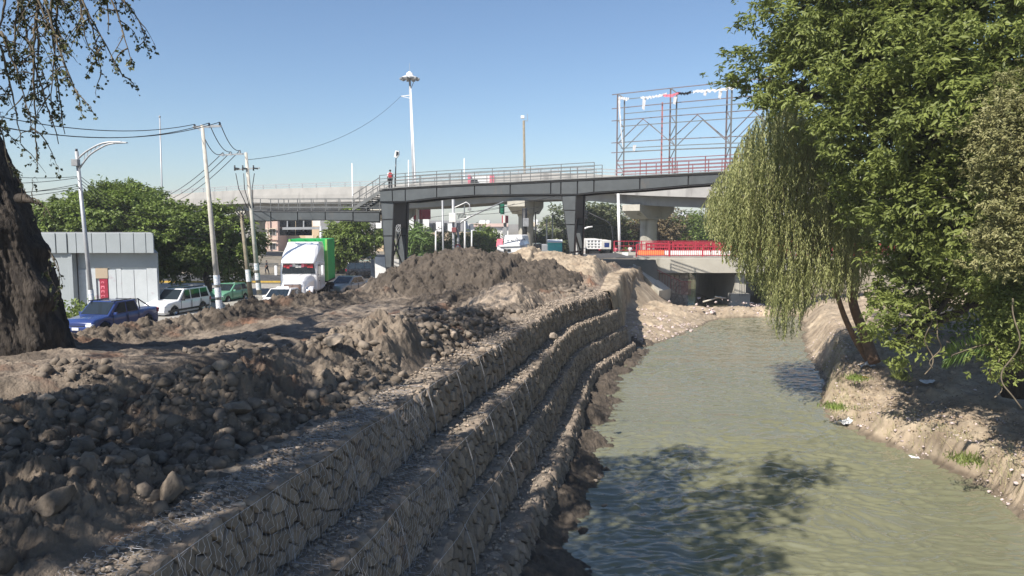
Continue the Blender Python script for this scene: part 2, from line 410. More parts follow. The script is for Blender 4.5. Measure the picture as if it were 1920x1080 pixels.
rw = link_mesh('river_water', gridmesh('river_water', Xw, Yw, Zw, wm)); tag(rw, kind='structure')
mb = MB(); mb.add([(-70, -30, -.05), (60, -30, -.05), (60, 70, -.05), (-70, 70, -.05)], [(0, 1, 2, 3)])
mb.add([(5, 70, -.004), (45, 70, -.004), (45, 260, -.004), (5, 260, -.004)], [(0, 1, 2, 3)])
o = mb.build('deep_water', wm); tag(o, kind='structure')

# ---- left levee top: churned spoil
def levee_z(x, y, detail=True):
    o = E(y) - x; t = T(y)
    z = t - .06 + 0 * x
    inn = S((o - .5) / .9)
    r1 = polyd(x, y, [(-8.5, 9.3), (-7.4, 10.6), (-4.9, 12.8), (-4.3, 15.9), (-3.0, 17.6)])
    ridge = .62 * np.exp(-(r1 / 1.15) ** 2)
    near = .34 * np.exp(-(((x + 6.4) / 1.9) ** 2 + ((y - 8.3) / 1.6) ** 2)) + .3 * np.exp(-(((x + 4.9) / .8) ** 2 + ((y - 7.6) / 1.1) ** 2))
    dep = -.28 * np.exp(-(((x + 2.9) / 1.3) ** 2 + ((y - 11.6) / 2.2) ** 2))
    dt = polyd(x, y, [(-12, 12.0), (-8.6, 13.2), (-6.9, 16.2), (-5.2, 20.5), (-3.4, 25), (-2.5, 29)])
    ditch = -.85 * np.exp(-(dt / .62) ** 2)
    mid = .38 * np.exp(-(((x + 2.6) / 1.7) ** 2 + ((y - 17.5) / 3.0) ** 2)) + .45 * np.exp(-(((x + 1.7) / 1.5) ** 2 + ((y - 23) / 4) ** 2))
    # compacted shelf beyond the ditch, with a broken front edge
    side = np.minimum(1, np.maximum(0, (o - np.interp(y, [8, 13, 16, 20, 25, 30, 40], [6.8, 6.6, 5.4, 4.6, 4.0, 4.2, 5.5]) + .55 * fbm(x * 1.1, y * 1.1, 4, 4)) / .28))
    shelf = .38 * S(side)
    brm = polyd(x, y, [(-15, 16), (-12.9, 21), (-12.0, 26), (-10.3, 30), (-8.4, 34), (-6.2, 38)])
    berm = .36 * np.exp(-(brm / .75) ** 2)
    end = .3 * S((y - 40) / 6) * (1 - S((y - 56) / 5))
    z = z + inn * (ridge + near + dep + ditch + mid + shelf + berm + end)
    und = fbm(x * .35, y * .35, 3, 1) * .35 * inn
    z = z + und - S((o - 4) / 2.5) * np.interp(y, [15, 18, 21, 26, 30, 40, 46], [0, .15, .5, .72, .5, .45, .2])
    if detail:
        flat = S(side) * (1 - np.exp(-(brm / 1.1) ** 2)) * .75
        rgh = inn * (1 - flat)
        z = z + rgh * (clods(x, y, 1.1, 2, .5) * .2 + clods(x, y, .5, 3, .5) * .36 + clods(x + 3, y, .25, 4, .6) * .55 + clods(x, y + 2, .12, 5, .75) * .85 + clods(x + 1, y + 2, .06, 6, .8) * .7 + fbm(x * 4, y * 4, 5, 19) * .26 + np.abs(fbm(x * 1.3, y * 1.3, 6, 17)) * .55 - np.abs(fbm(x * 3.1 + 5, y * 3.1, 5, 27)) * .42)
        z = z + fbm(x * 3, y * 3, 4, 7) * .16 * (.25 * inn + rgh * .75) + (.03 + .05 * inn * flat) * clods(x, y, .16, 9, .5)
        # wheel tracks on the shelf
        z = z + flat * inn * .05 * np.sin((x * .95 - y * .3) * 5 + 3 * fbm(x * .5, y * .5, 2, 6))
    # left slope down to the road
    d = LB(y) - x
    z = z - np.clip(d, 0, 50) * .62
    return z
ys = 5.2 * np.exp(np.linspace(0, math.log(63 / 5.2), 1080)); us = np.linspace(0, 1, 760)
U, Yg = np.meshgrid(us, ys)
xl = LB(Yg) - 5.5; xl = np.maximum(xl, -.95 * Yg - 1.5); xr = E(Yg) - .06
Xg = xl + (xr - xl) * U
Zg = levee_z(Xg, Yg)
og = E(Yg) - Xg
tone = .95 + .5 * fbm(Xg * .6, Yg * .6, 3, 12) + .45 * fbm(Xg * 3, Yg * 3, 2, 13)
shelfmask = S((og - 5) / 2)
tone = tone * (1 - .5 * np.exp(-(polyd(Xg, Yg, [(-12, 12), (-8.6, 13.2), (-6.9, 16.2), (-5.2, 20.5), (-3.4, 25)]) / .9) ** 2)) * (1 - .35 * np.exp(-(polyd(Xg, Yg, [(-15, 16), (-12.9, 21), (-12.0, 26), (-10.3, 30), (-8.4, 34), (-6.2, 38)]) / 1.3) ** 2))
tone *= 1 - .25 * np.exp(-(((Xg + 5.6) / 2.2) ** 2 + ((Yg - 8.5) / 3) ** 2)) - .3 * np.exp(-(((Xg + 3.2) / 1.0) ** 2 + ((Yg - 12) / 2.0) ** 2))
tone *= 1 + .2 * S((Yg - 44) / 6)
tone *= 1 - .4 * S((fbm(Xg * .45, Yg * .45, 4, 14) - .02) / .08) * S((og - 1.2) / .8)
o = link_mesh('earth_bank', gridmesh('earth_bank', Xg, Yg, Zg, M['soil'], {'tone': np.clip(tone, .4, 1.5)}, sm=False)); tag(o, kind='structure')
# part of the levee behind and below the camera, coarse
Xb, Yb = np.meshgrid(np.linspace(-25, 0, 50), np.linspace(-25, 5.3, 60)); Xb = np.minimum(Xb, E(Yb) - .06)
Zb = levee_z(Xb, Yb, False) - .02
o = link_mesh('earth_bank', gridmesh('earth_bank', Xb, Yb, Zb, M['soil'], {'tone': np.ones_like(Xb)})); tag(o, kind='structure')

def pile(name, label, cx, cy, rx, ry, h, rot, m, zbase, res=230, seed=1, k=1.0, tone0=1.0, blobs=(), pw=1.5, sub=.12):
    r = np.linspace(-1.15, 1.15, res); A, B = np.meshgrid(r, r)
    ca, sa = math.cos(rot), math.sin(rot)
    x = cx + A * rx * ca - B * ry * sa; y = cy + A * rx * sa + B * ry * ca
    q = np.sqrt(A * A + B * B) + fbm(x * .5, y * .5, 3, seed) * .35
    prof = h * np.clip(1 - q ** pw, 0, 1)
    edge = S((E(y) - .5 - x) / 1.1)
    for (bx, by, br, bh) in blobs: prof = np.maximum(prof, 0) + bh * np.exp(-(((x - bx) ** 2 + (y - by) ** 2) / br ** 2)) * (q < 1)
    prof = prof * edge
    rg = S(prof / .35)
    z = zbase(x, y) - sub + prof + k * rg * (clods(x, y, .9, seed, .5) * .32 + clods(x, y, .46, seed + 1, .6) * .5 + clods(x, y, .24, seed + 2, .75) * .7 + clods(x, y, .13, seed + 7, .75) * .7 + np.abs(fbm(x * 1.6, y * 1.6, 5, seed + 3)) * .6)
    z = np.where(prof <= 0, z - .25, z)
    tn = tone0 * (1 + .5 * fbm(x * 1.1, y * 1.1, 3, seed + 5) + .5 * fbm(x * 5, y * 5, 2, seed + 6))
    o = link_mesh(name, gridmesh(name, x, y, z, m, {'tone': np.clip(tn, .35, 1.7)}, keep=(prof > 0.0), sm=False))
    o.name = name
    return tag(o, label, 'dirt pile')
lz = lambda x, y: levee_z(x, y, False)
pile('dirt_pile', 'large pile of dark wet excavated soil, highest mound on the levee', -1.9, 42.5, 6.6, 5.6, 1.55, .25, M['darksoil'], lambda x, y: np.maximum(lz(x, y), 3.2), 300, 21, 1.1, blobs=((-3.2, 42.5, 2.0, .4), (-.2, 41.5, 1.6, -.25), (2.0, 43.5, 1.5, .15)), pw=2.3)
pile('dirt_pile', 'long pale tan soil pile behind the dark mound, sloping down to the river', 4.0, 51.0, 7.2, 5.4, 1.05, .05, M['sand'], lambda x, y: np.maximum(lz(x, y), 3.2), 260, 31, .7, blobs=((.8, 51, 3.0, .55),), pw=1.9, tone0=.92)
pile('dirt_pile', 'small light brown soil mound in front of the dark pile at the wall edge', .4, 31.0, 2.7, 3.2, .95, .2, M['soil'], lz, 180, 41, .8, tone0=1.25)
pile('dirt_pile', 'low dark clod heap beside the small light mound', -2.2, 33.5, 3.4, 3.2, .55, .2, M['darksoil'], lz, 170, 46, .9, tone0=1.25)

# ---- clods scattered over the levee (nobody could count them)
_ico = None
def ico(sub=1):
    import bmesh
    bm = bmesh.new(); bmesh.ops.create_icosphere(bm, subdivisions=sub, radius=1)
    v = np.array([p.co[:] for p in bm.verts]); f = np.array([[q.index for q in p.verts] for p in bm.faces]); bm.free(); return v, f
_p = (1 + 5 ** .5) / 2
IV0 = np.array([(-1, _p, 0), (1, _p, 0), (-1, -_p, 0), (1, -_p, 0), (0, -1, _p), (0, 1, _p), (0, -1, -_p), (0, 1, -_p), (_p, 0, -1), (_p, 0, 1), (-_p, 0, -1), (-_p, 0, 1)]) / 1.9
IF0 = np.array([(0, 11, 5), (0, 5, 1), (0, 1, 7), (0, 7, 10), (0, 10, 11), (1, 5, 9), (5, 11, 4), (11, 10, 2), (10, 7, 6), (7, 1, 8), (3, 9, 4), (3, 4, 2), (3, 2, 6), (3, 6, 8), (3, 8, 9), (4, 9, 5), (2, 4, 11), (6, 2, 10), (8, 6, 7), (9, 8, 1)])
IV1, IF1 = ico(1); IV2, IF2 = ico(2); IV3, IF3 = ico(3)
def blobs(P_, R_, iv, fc, sq=(.8, .8, .55), jit=.32, tone=None, seed=0):
    g_ = np.random.default_rng(seed); n = len(P_); k = len(iv)
    V = np.repeat(iv[None], n, 0) * (1 + jit * (g_.random((n, k, 1)) - .5) * 2)
    V = V * (np.array(sq) * (1 + .5 * (g_.random((n, 1, 3)) - .5)))
    an = g_.random(n) * 6.28; c, s = np.cos(an)[:, None], np.sin(an)[:, None]
    V = np.stack([V[..., 0] * c - V[..., 1] * s, V[..., 0] * s + V[..., 1] * c, V[..., 2]], -1)
    V = V * R_[:, None, None] + P_[:, None, :]
    Fq = (fc[None] + (np.arange(n) * k)[:, None, None]).reshape(-1, 3)
    tn = np.repeat(tone if tone is not None else .8 + .5 * g_.random(n), k)
    return V.reshape(-1, 3), Fq, tn
g_ = np.random.default_rng(77)
n = 60000
yy_ = 5.6 * np.exp(g_.random(n) ** .9 * math.log(40 / 5.6)); oo = .1 + (g_.random(n) ** 1.4) * (6.5 + yy_ * .1); xx_ = E(yy_) - oo
dens = fbm(xx_ * .5, yy_ * .5, 3, 55) + (.12) - .25 * S((oo - 5) / 1.5)
k_ = dens > -.02 + .1 * g_.random(n); xx_, yy_, oo = xx_[k_], yy_[k_], oo[k_]
rad = (.009 + .115 * g_.random(len(xx_)) ** 11) * (1 + .03 * yy_) * np.where(oo < .7, .55, 1)
V, Q, tn = blobs(np.stack([xx_, yy_, levee_z(xx_, yy_) + rad * .05], 1), rad, IV0, IF0, (.95, .9, .75), .38, tone=(.6 + .55 * g_.random(len(xx_))) * np.where(rad > .06, .85, 1) + .5 * (g_.random(len(xx_)) < .04), seed=3)
o = link_mesh('soil_clods', np_mesh('soil_clods', V, Q, M['clod'], False, {'tone': tn})); tag(o, kind='stuff')

# ---- single rocks one could pick out
def rock(name, label, x, y, r, z=None, m=None, sq=(1, .8, .65), tone=1.1, seed=1, sink=.15, cat='rock', jit=.0):
    g2 = np.random.default_rng(seed); V = IV3.copy()
    for _ in range(14):     # knock flat facets off, like broken clay or rock
        nrm = g2.normal(size=3); nrm /= np.linalg.norm(nrm); d = V @ nrm; lim = .40 + .28 * g2.random()
        V = V - np.outer(np.maximum(d - lim, 0), nrm)
    V = V * (1 + .3 * (fbm(V[:, 0] * 1.6 + seed, V[:, 1] * 1.6 + V[:, 2] * 1.4, 3, seed) )[:, None] + .22 * fbm(V[:, 0] * 5 + seed, V[:, 1] * 5 + V[:, 2] * 4, 2, seed)[:, None])
    V = V * np.array(sq) * r; a = g2.random() * 6.28
    V = np.stack([V[:, 0] * math.cos(a) - V[:, 1] * math.sin(a), V[:, 0] * math.sin(a) + V[:, 1] * math.cos(a), V[:, 2]], 1)
    if z is None: z = float(levee_z(np.array([x]), np.array([y]))[0])
    me = np_mesh(name, V, IF3, m or M['clod'], False, {'tone': np.full(len(V), tone)})
    o = link_mesh(name, me); o.location = (x, y, z + r * sq[2] * (1 - sink) - r * .1); return tag(o, label, cat)
for i, (u, v, zz, r, tn, sq, lb) in enumerate([
    (88, 772, 4.4, .21, 1.5, (1, .8, .7), 'pale tan boulder at the ditch edge near the big tree'),
    (395, 868, 4.0, .13, 1.3, (1, .8, .6), 'smooth grey stone below the large dark clod'),
    (325, 892, 4.2, .26, .75, (1, .8, .9), 'large dark angular clod in the middle of the foreground rubble'),
    (100, 950, 4.3, .24, .65, (1.2, .8, .75), 'biggest brown clay block, leaning in the lower left rubble'),
    (440, 728, 4.6, .26, .85, (1.2, .9, .7), 'large rounded grey clod on the foreground ridge'),
    (365, 745, 4.6, .2, .9, (1, .9, .7), 'grey clod left of the large rounded clod on the ridge'),
    (548, 638, 4.3, .34, .9, (1.2, .9, .6), 'round brown boulder sitting in the shaded ditch'),
    (392, 694, 4.3, .26, 1.2, (1.2, .8, .55), 'tan boulder at the mouth of the shaded ditch'),
    (622, 655, 4.5, .34, 1.25, (1.3, .8, .6), 'broad light tan slab on the sunlit rubble'),
    (645, 720, 4.4, .13, 1.2, (.9, .8, .8), 'fist shaped tan rock at the end of the sunlit rubble'),
    (850, 608, 4.4, .2, 1.6, (1, .7, .9), 'cream coloured rounded rock by the wall edge'),
    (558, 778, 4.05, .085, 1.7, (1.2, .8, .6), 'small whitish stone lying in the dark hollow'),
    (394, 828, 4.2, .07, 1.6, (1, .9, .8), 'small pale stone on the rubble left of the hollow'),
    (612, 820, 4.0, .12, 1.3, (1.4, .8, .5), 'flat grey stone beside the wire basket top'),
    (830, 632, 4.3, .16, 1.2, (1, .8, .8), 'greyish rock among red soil near the wall edge'),
    (905, 641, 4.0, .15, 1.4, (1.1, .8, .7), 'light rock resting on the edge of the top gabion'),
    (800, 640, 4.4, .12, 1.4, (1, .8, .7), 'small light rock beside the red soil patch'),
    (255, 770, 4.5, .15, 1.0, (1.2, .9, .6), 'grey lump on the crest of the foreground rubble'),
    (1040, 610, 4.1, .2, 1.2, (1.1, .8, .7), 'tan stone at the foot of the small light mound')]):
    p = G(u, v, zz); rock('boulder', lb, p.x, p.y, r, None, None, sq, tn, 100 + i)
# blue plastic scrap in the dirt
p = G(668, 598, 4.2); mb = MB()
A, B = np.meshgrid(np.linspace(-.35, .35, 14), np.linspace(-.25, .25, 10))
zz = levee_z(p.x + A, p.y + B) + .06 + .06 * fbm(A * 9, B * 9, 2, 3)
o = link_mesh('plastic_scrap', gridmesh('plastic_scrap', p.x + A, p.y + B, zz, M['blueplastic'])); tag(o, 'crumpled blue plastic scrap half buried in the dark soil', 'litter')
p = G(806, 596, 4.3); A, B = np.meshgrid(np.linspace(-.3, .3, 12), np.linspace(-.12, .12, 8))
o = link_mesh('cloth_scrap', gridmesh('cloth_scrap', p.x + A, p.y + B + A * .5, levee_z(p.x + A, p.y + B + A * .5) + .06 + .05 * fbm(A * 9, B * 9, 2, 8), M['clwhite'])); tag(o, 'pale dusty rag lying on the soil above the wall edge', 'litter')

# ================================================================ GABION WALL
_py = np.arange(-4, 40.6, .05); _px = E(_py); _ds = np.hypot(np.diff(_px), np.diff(_py)); _s = np.concatenate([[0], np.cumsum(_ds)])
def path(s, out=0.0):
    y = np.interp(s, _s, _py); out = out * (1 - .36 * S((y - 16) / 22) * (out > .2)); x = np.interp(s, _s, _px)
    y2 = np.interp(s + .2, _s, _py); x2 = np.interp(s + .2, _s, _px); y1 = np.interp(s - .2, _s, _py); x1 = np.interp(s - .2, _s, _px)
    dx, dy = x2 - x1, y2 - y1; l = np.hypot(dx, dy) + 1e-9
    return x + out * dy / l, y - out * dx / l, np.interp(s, _s, T(_py))
S0 = 7.0; S1 = float(_s[-1])
def voronoi(w, h, cw, ch, seed, jit=.42):
    g2 = np.random.default_rng(seed); nx = max(1, round(w / cw)); ny = max(1, round(h / ch)); cw = w / nx; ch = h / ny
    pts = {}
    for i in range(-2, nx + 2):
        for j in range(-2, ny + 2):
            pts[i, j] = ((i + .5 + (j % 2) * .5 - .25 + jit * (g2.random() * 2 - 1)) * cw, (j + .5 + jit * (g2.random() * 2 - 1) * .9) * ch)
    out = []
    for i in range(nx):
        for j in range(ny):
            c = pts[i, j]; poly = [(max(0, c[0] - 2 * cw), max(0, c[1] - 2 * ch)), (min(w, c[0] + 2 * cw), max(0, c[1] - 2 * ch)), (min(w, c[0] + 2 * cw), min(h, c[1] + 2 * ch)), (max(0, c[0] - 2 * cw), min(h, c[1] + 2 * ch))]
            if not (0 < c[0] < w and 0 < c[1] < h): continue
            for a in (-2, -1, 0, 1, 2):
                for b_ in (-2, -1, 0, 1, 2):
                    if a == 0 and b_ == 0: continue
                    q = pts.get((i + a, j + b_))
                    if q is None: continue
                    mx_, my_ = (c[0] + q[0]) / 2, (c[1] + q[1]) / 2; nx_, ny_ = q[0] - c[0], q[1] - c[1]
                    new = []; L_ = len(poly)
                    for k in range(L_):
                        p1, p2 = poly[k], poly[(k + 1) % L_]
                        d1 = (p1[0] - mx_) * nx_ + (p1[1] - my_) * ny_; d2 = (p2[0] - mx_) * nx_ + (p2[1] - my_) * ny_
                        if d1 <= 0: new.append(p1)
                        if (d1 < 0 < d2) or (d2 < 0 < d1):
                            tt = d1 / (d1 - d2); new.append((p1[0] + (p2[0] - p1[0]) * tt, p1[1] + (p2[1] - p1[1]) * tt))
                    poly = new
                    if len(poly) < 3: break
                if len(poly) < 3: break
            if len(poly) >= 3: out.append((c, poly))
    return out
def stone_geo(c, poly, fn, seed, thick=.07, gap=.93):
    """poly in (a,b) plane -> verts via fn(a,b,out)"""
    g2 = random.Random(seed)
    cx = sum(p[0] for p in poly) / len(poly); cy = sum(p[1] for p in poly) / len(poly)
    # densify long edges with jitter for broken outlines
    pp = []
    for k in range(len(poly)):
        p1, p2 = poly[k], poly[(k + 1) % len(poly)]; l = math.dist(p1, p2)
        if l < .015: continue
        pp.append(p1)
        if l > .12: pp.append(((p1[0] + p2[0]) / 2 + g2.uniform(-.015, .015), (p1[1] + p2[1]) / 2 + g2.uniform(-.015, .015)))
    n_ = len(pp)
    if n_ < 3: return None
    tx, ty = g2.uniform(-.35, .35), g2.uniform(-.3, .3); off = g2.uniform(-.03, .035)
    rings = [(gap, -.10), (gap, thick * .2), (gap * .88, thick * .85), (gap * .5, thick * 1.0)]
    V = []
    for sc_, d in rings:
        for (a, b_) in pp:
            da, db = (a - cx) * sc_, (b_ - cy) * sc_; jj = g2.uniform(-.012, .012) if d > 0 else 0
            dd = d + (off + tx * da * .45 + ty * db * .45 if d > -.05 else 0) + jj
            V.append((cx + da, cy + db, dd))
    V.append((cx, cy, thick * 1.02 + off + g2.uniform(-.01, .01)))
    Fs = []
    for r_ in range(3):
        for k in range(n_):
            k2 = (k + 1) % n_; Fs.append((r_ * n_ + k, r_ * n_ + k2, (r_ + 1) * n_ + k2, (r_ + 1) * n_ + k))
    tri = [(3 * n_ + k, 3 * n_ + (k + 1) % n_, 4 * n_) for k in range(n_)]
    W = [fn(*v) for v in V]
    return W, Fs + tri
TIERS = [  # out offset of the face, top and bottom below T, label
    (0.0, 0.0, 1.0, 'topmost gabion tier of wire baskets, largest visible face along the levee top'),
    (.82, 1.0, 2.0, 'second gabion tier from the top, stepping out below the topmost'),
    (1.32, 2.0, 2.9, 'third gabion tier from the top, dusty brown with worn edge'),
    (2.08, 2.9, 3.75, 'lowest gabion tier just above the river edge rubble')]
for ti, (off, zt, zb, lb) in enumerate(TIERS):
    x0, y0, t0 = path(np.array([S0]), off)
    root = thing('gabion_tier', lb, 'gabion wall', (float(x0[0]), float(y0[0]), float(t0[0]) - zb), 0, 'stepped gabion tiers along the river')
    zs = .96 if ti else 1.0
    # packed core
    ss = np.arange(S0, S1, .25); mb = MB()
    oo_ = off - .07
    ring = []
    for s in ss:
        a = path(np.array([s]), oo_ + .22); c = path(np.array([s]), oo_ - 1.0); a2 = path(np.array([s]), oo_ - .01)
        bx_, by_ = float(a2[0][0]), float(a2[1][0])
        ax_, ay_, at_ = float(a[0][0]), float(a[1][0]), float(a[2][0]); cx_, cy_ = float(c[0][0]), float(c[1][0])
        ring.append([(ax_, ay_, at_ - zb), (bx_, by_, at_ - zt - .025), (cx_, cy_, at_ - zt - .025), (cx_, cy_, at_ - zb)])
    vs = [p for r_ in ring for p in r_]; fs = []
    for i in range(len(ring) - 1):
        for k in range(4): k2 = (k + 1) % 4; fs.append((i * 4 + k, i * 4 + k2, (i + 1) * 4 + k2, (i + 1) * 4 + k))
    fs.append((0, 1, 2, 3)); fs.append(tuple(len(vs) - 4 + k for k in (3, 2, 1, 0)))
    mb.add(vs, fs); mb.build('fill', M['core'], root)
    h = zb - zt; L_ = S1 - S0
    geo = []
    def fface(a, b_, d):
        bul = .05 * math.sin(math.pi * min(1, max(0, b_ / h))) + .025 * math.sin(a * 1.9 + ti); x, y, t_ = path(np.array([S0 + a]), off + d + .22 * (1 - b_ / h) + bul); return (float(x[0]), float(y[0]), float(t_[0]) - zb + b_ + .012 * math.sin(a * 3))
    wtop = .72
    def ftop(a, b_, d):
        x, y, t_ = path(np.array([S0 + a]), off - b_); return (float(x[0]), float(y[0]), float(t_[0]) - zt - .055 + d * .55)
    for c, poly in voronoi(L_, h, .28, .215, 50 + ti): geo.append((c[0], 0, stone_geo(c, poly, fface, hash((ti, round(c[0], 3), round(c[1], 3))) & 0xffff, .055, .93)))
    for c, poly in voronoi(L_, wtop, .2, .18, 80 + ti): geo.append((c[0], 1, stone_geo(c, poly, ftop, hash((ti, round(c[0], 3), round(c[1], 3))) & 0xffff, .04, .95)))
    geo = [q for q in geo if q[2]]
    # those that show largest: nearest faces first
    geo.sort(key=lambda q: q[0] + (6 if q[1] else 0))
    def mesh_of(lst, nm):
        V = []; Fl = []; tn = []
        for sp, tp, (W, Fs) in lst:
            b0 = len(V); V += W; Fl += [tuple(b0 + i for i in f) for f in Fs]
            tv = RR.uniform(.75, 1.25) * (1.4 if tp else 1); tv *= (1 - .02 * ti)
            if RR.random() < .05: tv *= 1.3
            tn += [tv] * len(W)
        me = bpy.data.meshes.new(nm); me.from_pydata(V, [], Fl); me.materials.append(M['stone'])
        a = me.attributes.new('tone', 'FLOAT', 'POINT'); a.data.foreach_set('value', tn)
        me.polygons.foreach_set('use_smooth', [len(f) == 4 and RR.random() < 0 for f in Fl]); return me
    for q in geo[:295]: link_mesh('stone', mesh_of([q], 'stone'), root)
    o = link_mesh('packed_stones', mesh_of(geo[295:], 'packed_stones'), root); o['kind'] = 'stuff'
    # hexagonal wire netting over the near part of the upper tiers
    if ti < 3:
        sN = {0: 19.0, 1: 18.0, 2: 16.0}[ti]; mbv = []; mbf = []
        def wire(p, q, r=.0024):
            p = np.array(p); q = np.array(q); d = q - p; l = np.linalg.norm(d)
            if l < 1e-4: return
            d /= l; a = np.cross(d, (0.3, .2, 1)); a /= np.linalg.norm(a); b_ = np.cross(d, a); n0 = len(mbv)
            for e in (p, q):
                for t_ in (0, 2.09, 4.19): mbv.append(tuple(e + (a * math.cos(t_) + b_ * math.sin(t_)) * r))
            mbf.extend([(n0 + k, n0 + (k + 1) % 3, n0 + 3 + (k + 1) % 3, n0 + 3 + k) for k in range(3)])
        hw, hh = .11, .085
        for nm, fn_, hmax in (('face', fface, h), ('top', ftop, .7)):
            nx_ = int((sN - S0) / hw); ny_ = int(hmax / hh)
            rw_ = random.Random(ti)
            def pt(i, j):
                a = i * hw / 2; b_ = (j * hh) + ((i % 2) * .0); w_ = rw_.random
                a += .018 * math.sin(i * 1.7 + j * 2.3); b_ += .014 * math.sin(i * 2.1 + j)
                bb = min(max(b_, 0), hmax); d_ = .105 if nm == 'face' else .14
                return fn_(a, bb, d_ + .018 * math.sin(i * .9 + j * 1.3))
            for i in range(nx_ * 2):
                for j in range(ny_):
                    if (i + j) % 2 == 0:
                        p0 = pt(i, j + .33); p1 = pt(i, j + .67 + .33); wire(p0, p1); wire(p1, pt(i + 1, j + 1.33)); 
                        wire(p0, pt(i - 1, j))
        # doubled lacing wires at the basket joints
        for sj in np.arange(S0 + .3, sN + 8, 2.0):
            for k in range(8):
                p0 = fface(sj - S0 + .01 * math.sin(k), h * k / 8, .12); p1 = fface(sj - S0 + .01 * math.sin(k + 1), h * (k + 1) / 8, .12); wire(p0, p1, .0032)
                p0 = fface(sj - S0 + .03, h * k / 8, .12); p1 = fface(sj - S0 + .03, h * (k + 1) / 8, .12); wire(p0, p1, .0022)
            for k in range(4): wire(ftop(sj - S0, .0 + .17 * k, .14), ftop(sj - S0, .17 * (k + 1), .14), .004)
        ar = np.arange(S0, sN + 8, .25)
        for k in range(len(ar) - 1): wire(fface(ar[k] - S0, h - .02, .12), fface(ar[k + 1] - S0, h - .02, .12), .0035)
        V = np.array(mbv); o = link_mesh('wire_netting', np_mesh('wire_netting', V, np.array(mbf), M['wire']), root); o['kind'] = 'stuff'
# dust and small stones caught on the ledges
g_ = np.random.default_rng(5); n = 14000; ss_ = S0 + (S1 - S0) * g_.random(n) ** 1.3; k_ = g_.integers(0, 4, n)
offs = np.array([q[0] for q in TIERS])[k_]; zts = np.array([q[1] for q in TIERS])[k_]; oo = offs - .02 - .66 * g_.random(n) ** .8
x_, y_, t_ = path(ss_, oo); rd = .010 + .035 * g_.random(n) ** 4 * (1 + ss_ * .02)
V, Q, tn = blobs(np.stack([x_, y_, t_ - zts + .015], 1), rd, IV0, IF0, (.95, .9, .6), .35, seed=9)
o = link_mesh('ledge_grit', np_mesh('ledge_grit', V, Q, M['clod'], False, {'tone': tn * 1.3})); tag(o, kind='stuff')

# ---- rubble foot of the wall down into the water
ys = np.concatenate([8 * np.exp(np.linspace(0, math.log(44 / 8), 620))]); U, Yg = np.meshgrid(np.linspace(0, 1, 90), ys)
fo = 3.5 + .8 * fbm(Yg * .35, Yg * 0, 3, 3) + np.interp(Yg, [8, 14, 20, 30, 42], [.35, .25, .1, -.1, -.5]) + .3 * vn(Yg * 1.1, Yg * 0 + 4, 2)
tt = U; nrm = .97
Xg = E(Yg) + (1.75 * (1 - .36 * S((Yg - 16) / 22)) + (fo + .5 - 1.75) * tt) / nrm
zt_ = T(Yg) - 3.35
Zg = zt_ * (1 - S(tt * 1.15)) - .35 * tt + (clods(Xg, Yg, .8, 61, .5) * .3 + clods(Xg, Yg, .3, 60, .6) * .45 + clods(Xg, Yg, .13, 62, .8) * .6 + fbm(Xg * 1.1, Yg * 1.1, 4, 63) * .7) * (1 - .3 * tt)
o = link_mesh('wall_foot_rubble', gridmesh('wall_foot_rubble', Xg, Yg, Zg, M['darksoil'], {'tone': 1.0 + .6 * fbm(Xg * 2, Yg * 2, 3, 66)}, sm=False)); tag(o, kind='structure')
for i, (u, v, lb) in enumerate([(1119, 900, 'pale wet stone at the water edge below the gabions, nearest of the three'), (1124, 893, 'grey stone leaning on the bank foot at the water line'), (1135, 945, 'small round stone by itself in the shallow water by the wall')]):
    p = G(u, v, .1); rock('boulder', lb, p.x, p.y, .13, .02, M['clod'], (1, .8, .6), 1.3, 300 + i)

# ---- cut bank and sand between the wall end and the road bridge
ys = np.linspace(39.0, 62.5, 300); us = np.linspace(0, 1, 300); U, Yg = np.meshgrid(us, ys)
Xg = E(Yg) - .6 + U * 20
d = Xg - E(Yg)
dl = d - .25
wl = np.interp(Yg, [39, 42, 43.6, 48, 54.6, 56.5, 63], [7.1, 7.2, 8.9, 11.6, 15.2, 24, 25])   # water line
bb = np.clip((wl - Xg), -3, 12)
sandz = np.interp(bb, [-3, -.6, 0, .5, 2.2, 6, 12], [-1.4, -.35, 0.02, .18, .55, 1.15, 2.0])
bar = .42 * S((Yg - 55.0) / 1.2) * (1 - S((Yg - 59.5) / 1.5))
pit = S((Yg - 59.5) / 1.5) * S((Xg - 13.5) / 1.5)
trn = polyd(Xg + .5 * fbm(Yg * 1.3, Xg, 3, 90), Yg + .5 * fbm(Xg * 1.3, Yg, 3, 91), [(10.9, 54), (12.6, 53.8), (14.2, 54.6), (16.5, 55.6), (19, 55.9)])  # trench added so that a dark shadow band crosses the sand
sandz = np.where(Yg > 54, sandz + (np.minimum(sandz, .12 + bar * .6 + .9 * np.clip((13.5 - Xg) / 3, 0, 1)) - sandz) * S((Yg - 54) / 1.5), sandz) - 2.2 * pit - .55 * np.exp(-(trn / .33) ** 2) + .25 * np.exp(-((trn - .8) / .5) ** 2)
sandz += fbm(Xg * .8, Yg * .8, 4, 70) * .35 + clods(Xg, Yg, .5, 71, .5) * .25 + clods(Xg, Yg, .22, 72, .6) * .35
top = T(Yg) - .02
cut = 1 - S((dl + fbm(Yg * 1.2, Yg * 0, 3, 71) * .4 + fbm(Xg * 3, Yg * 4, 4, 75) * .3) / .5)
apron = (top - .3 - 1.25 * np.clip(d, 0, 9) * .75) * S((Yg - 50) / 6)
Zg = np.maximum(np.maximum(sandz, apron * (apron > 0) - 2 * (apron <= 0)), -1.5) * (1 - cut) + top * cut
mk_ = cut * (1 - cut) * 4
Xg = Xg + mk_ * (.7 * fbm(Yg * 1.6, Zg * 1.6, 5, 77) + .25 * fbm(Yg * 7, Zg * 5, 3, 78))
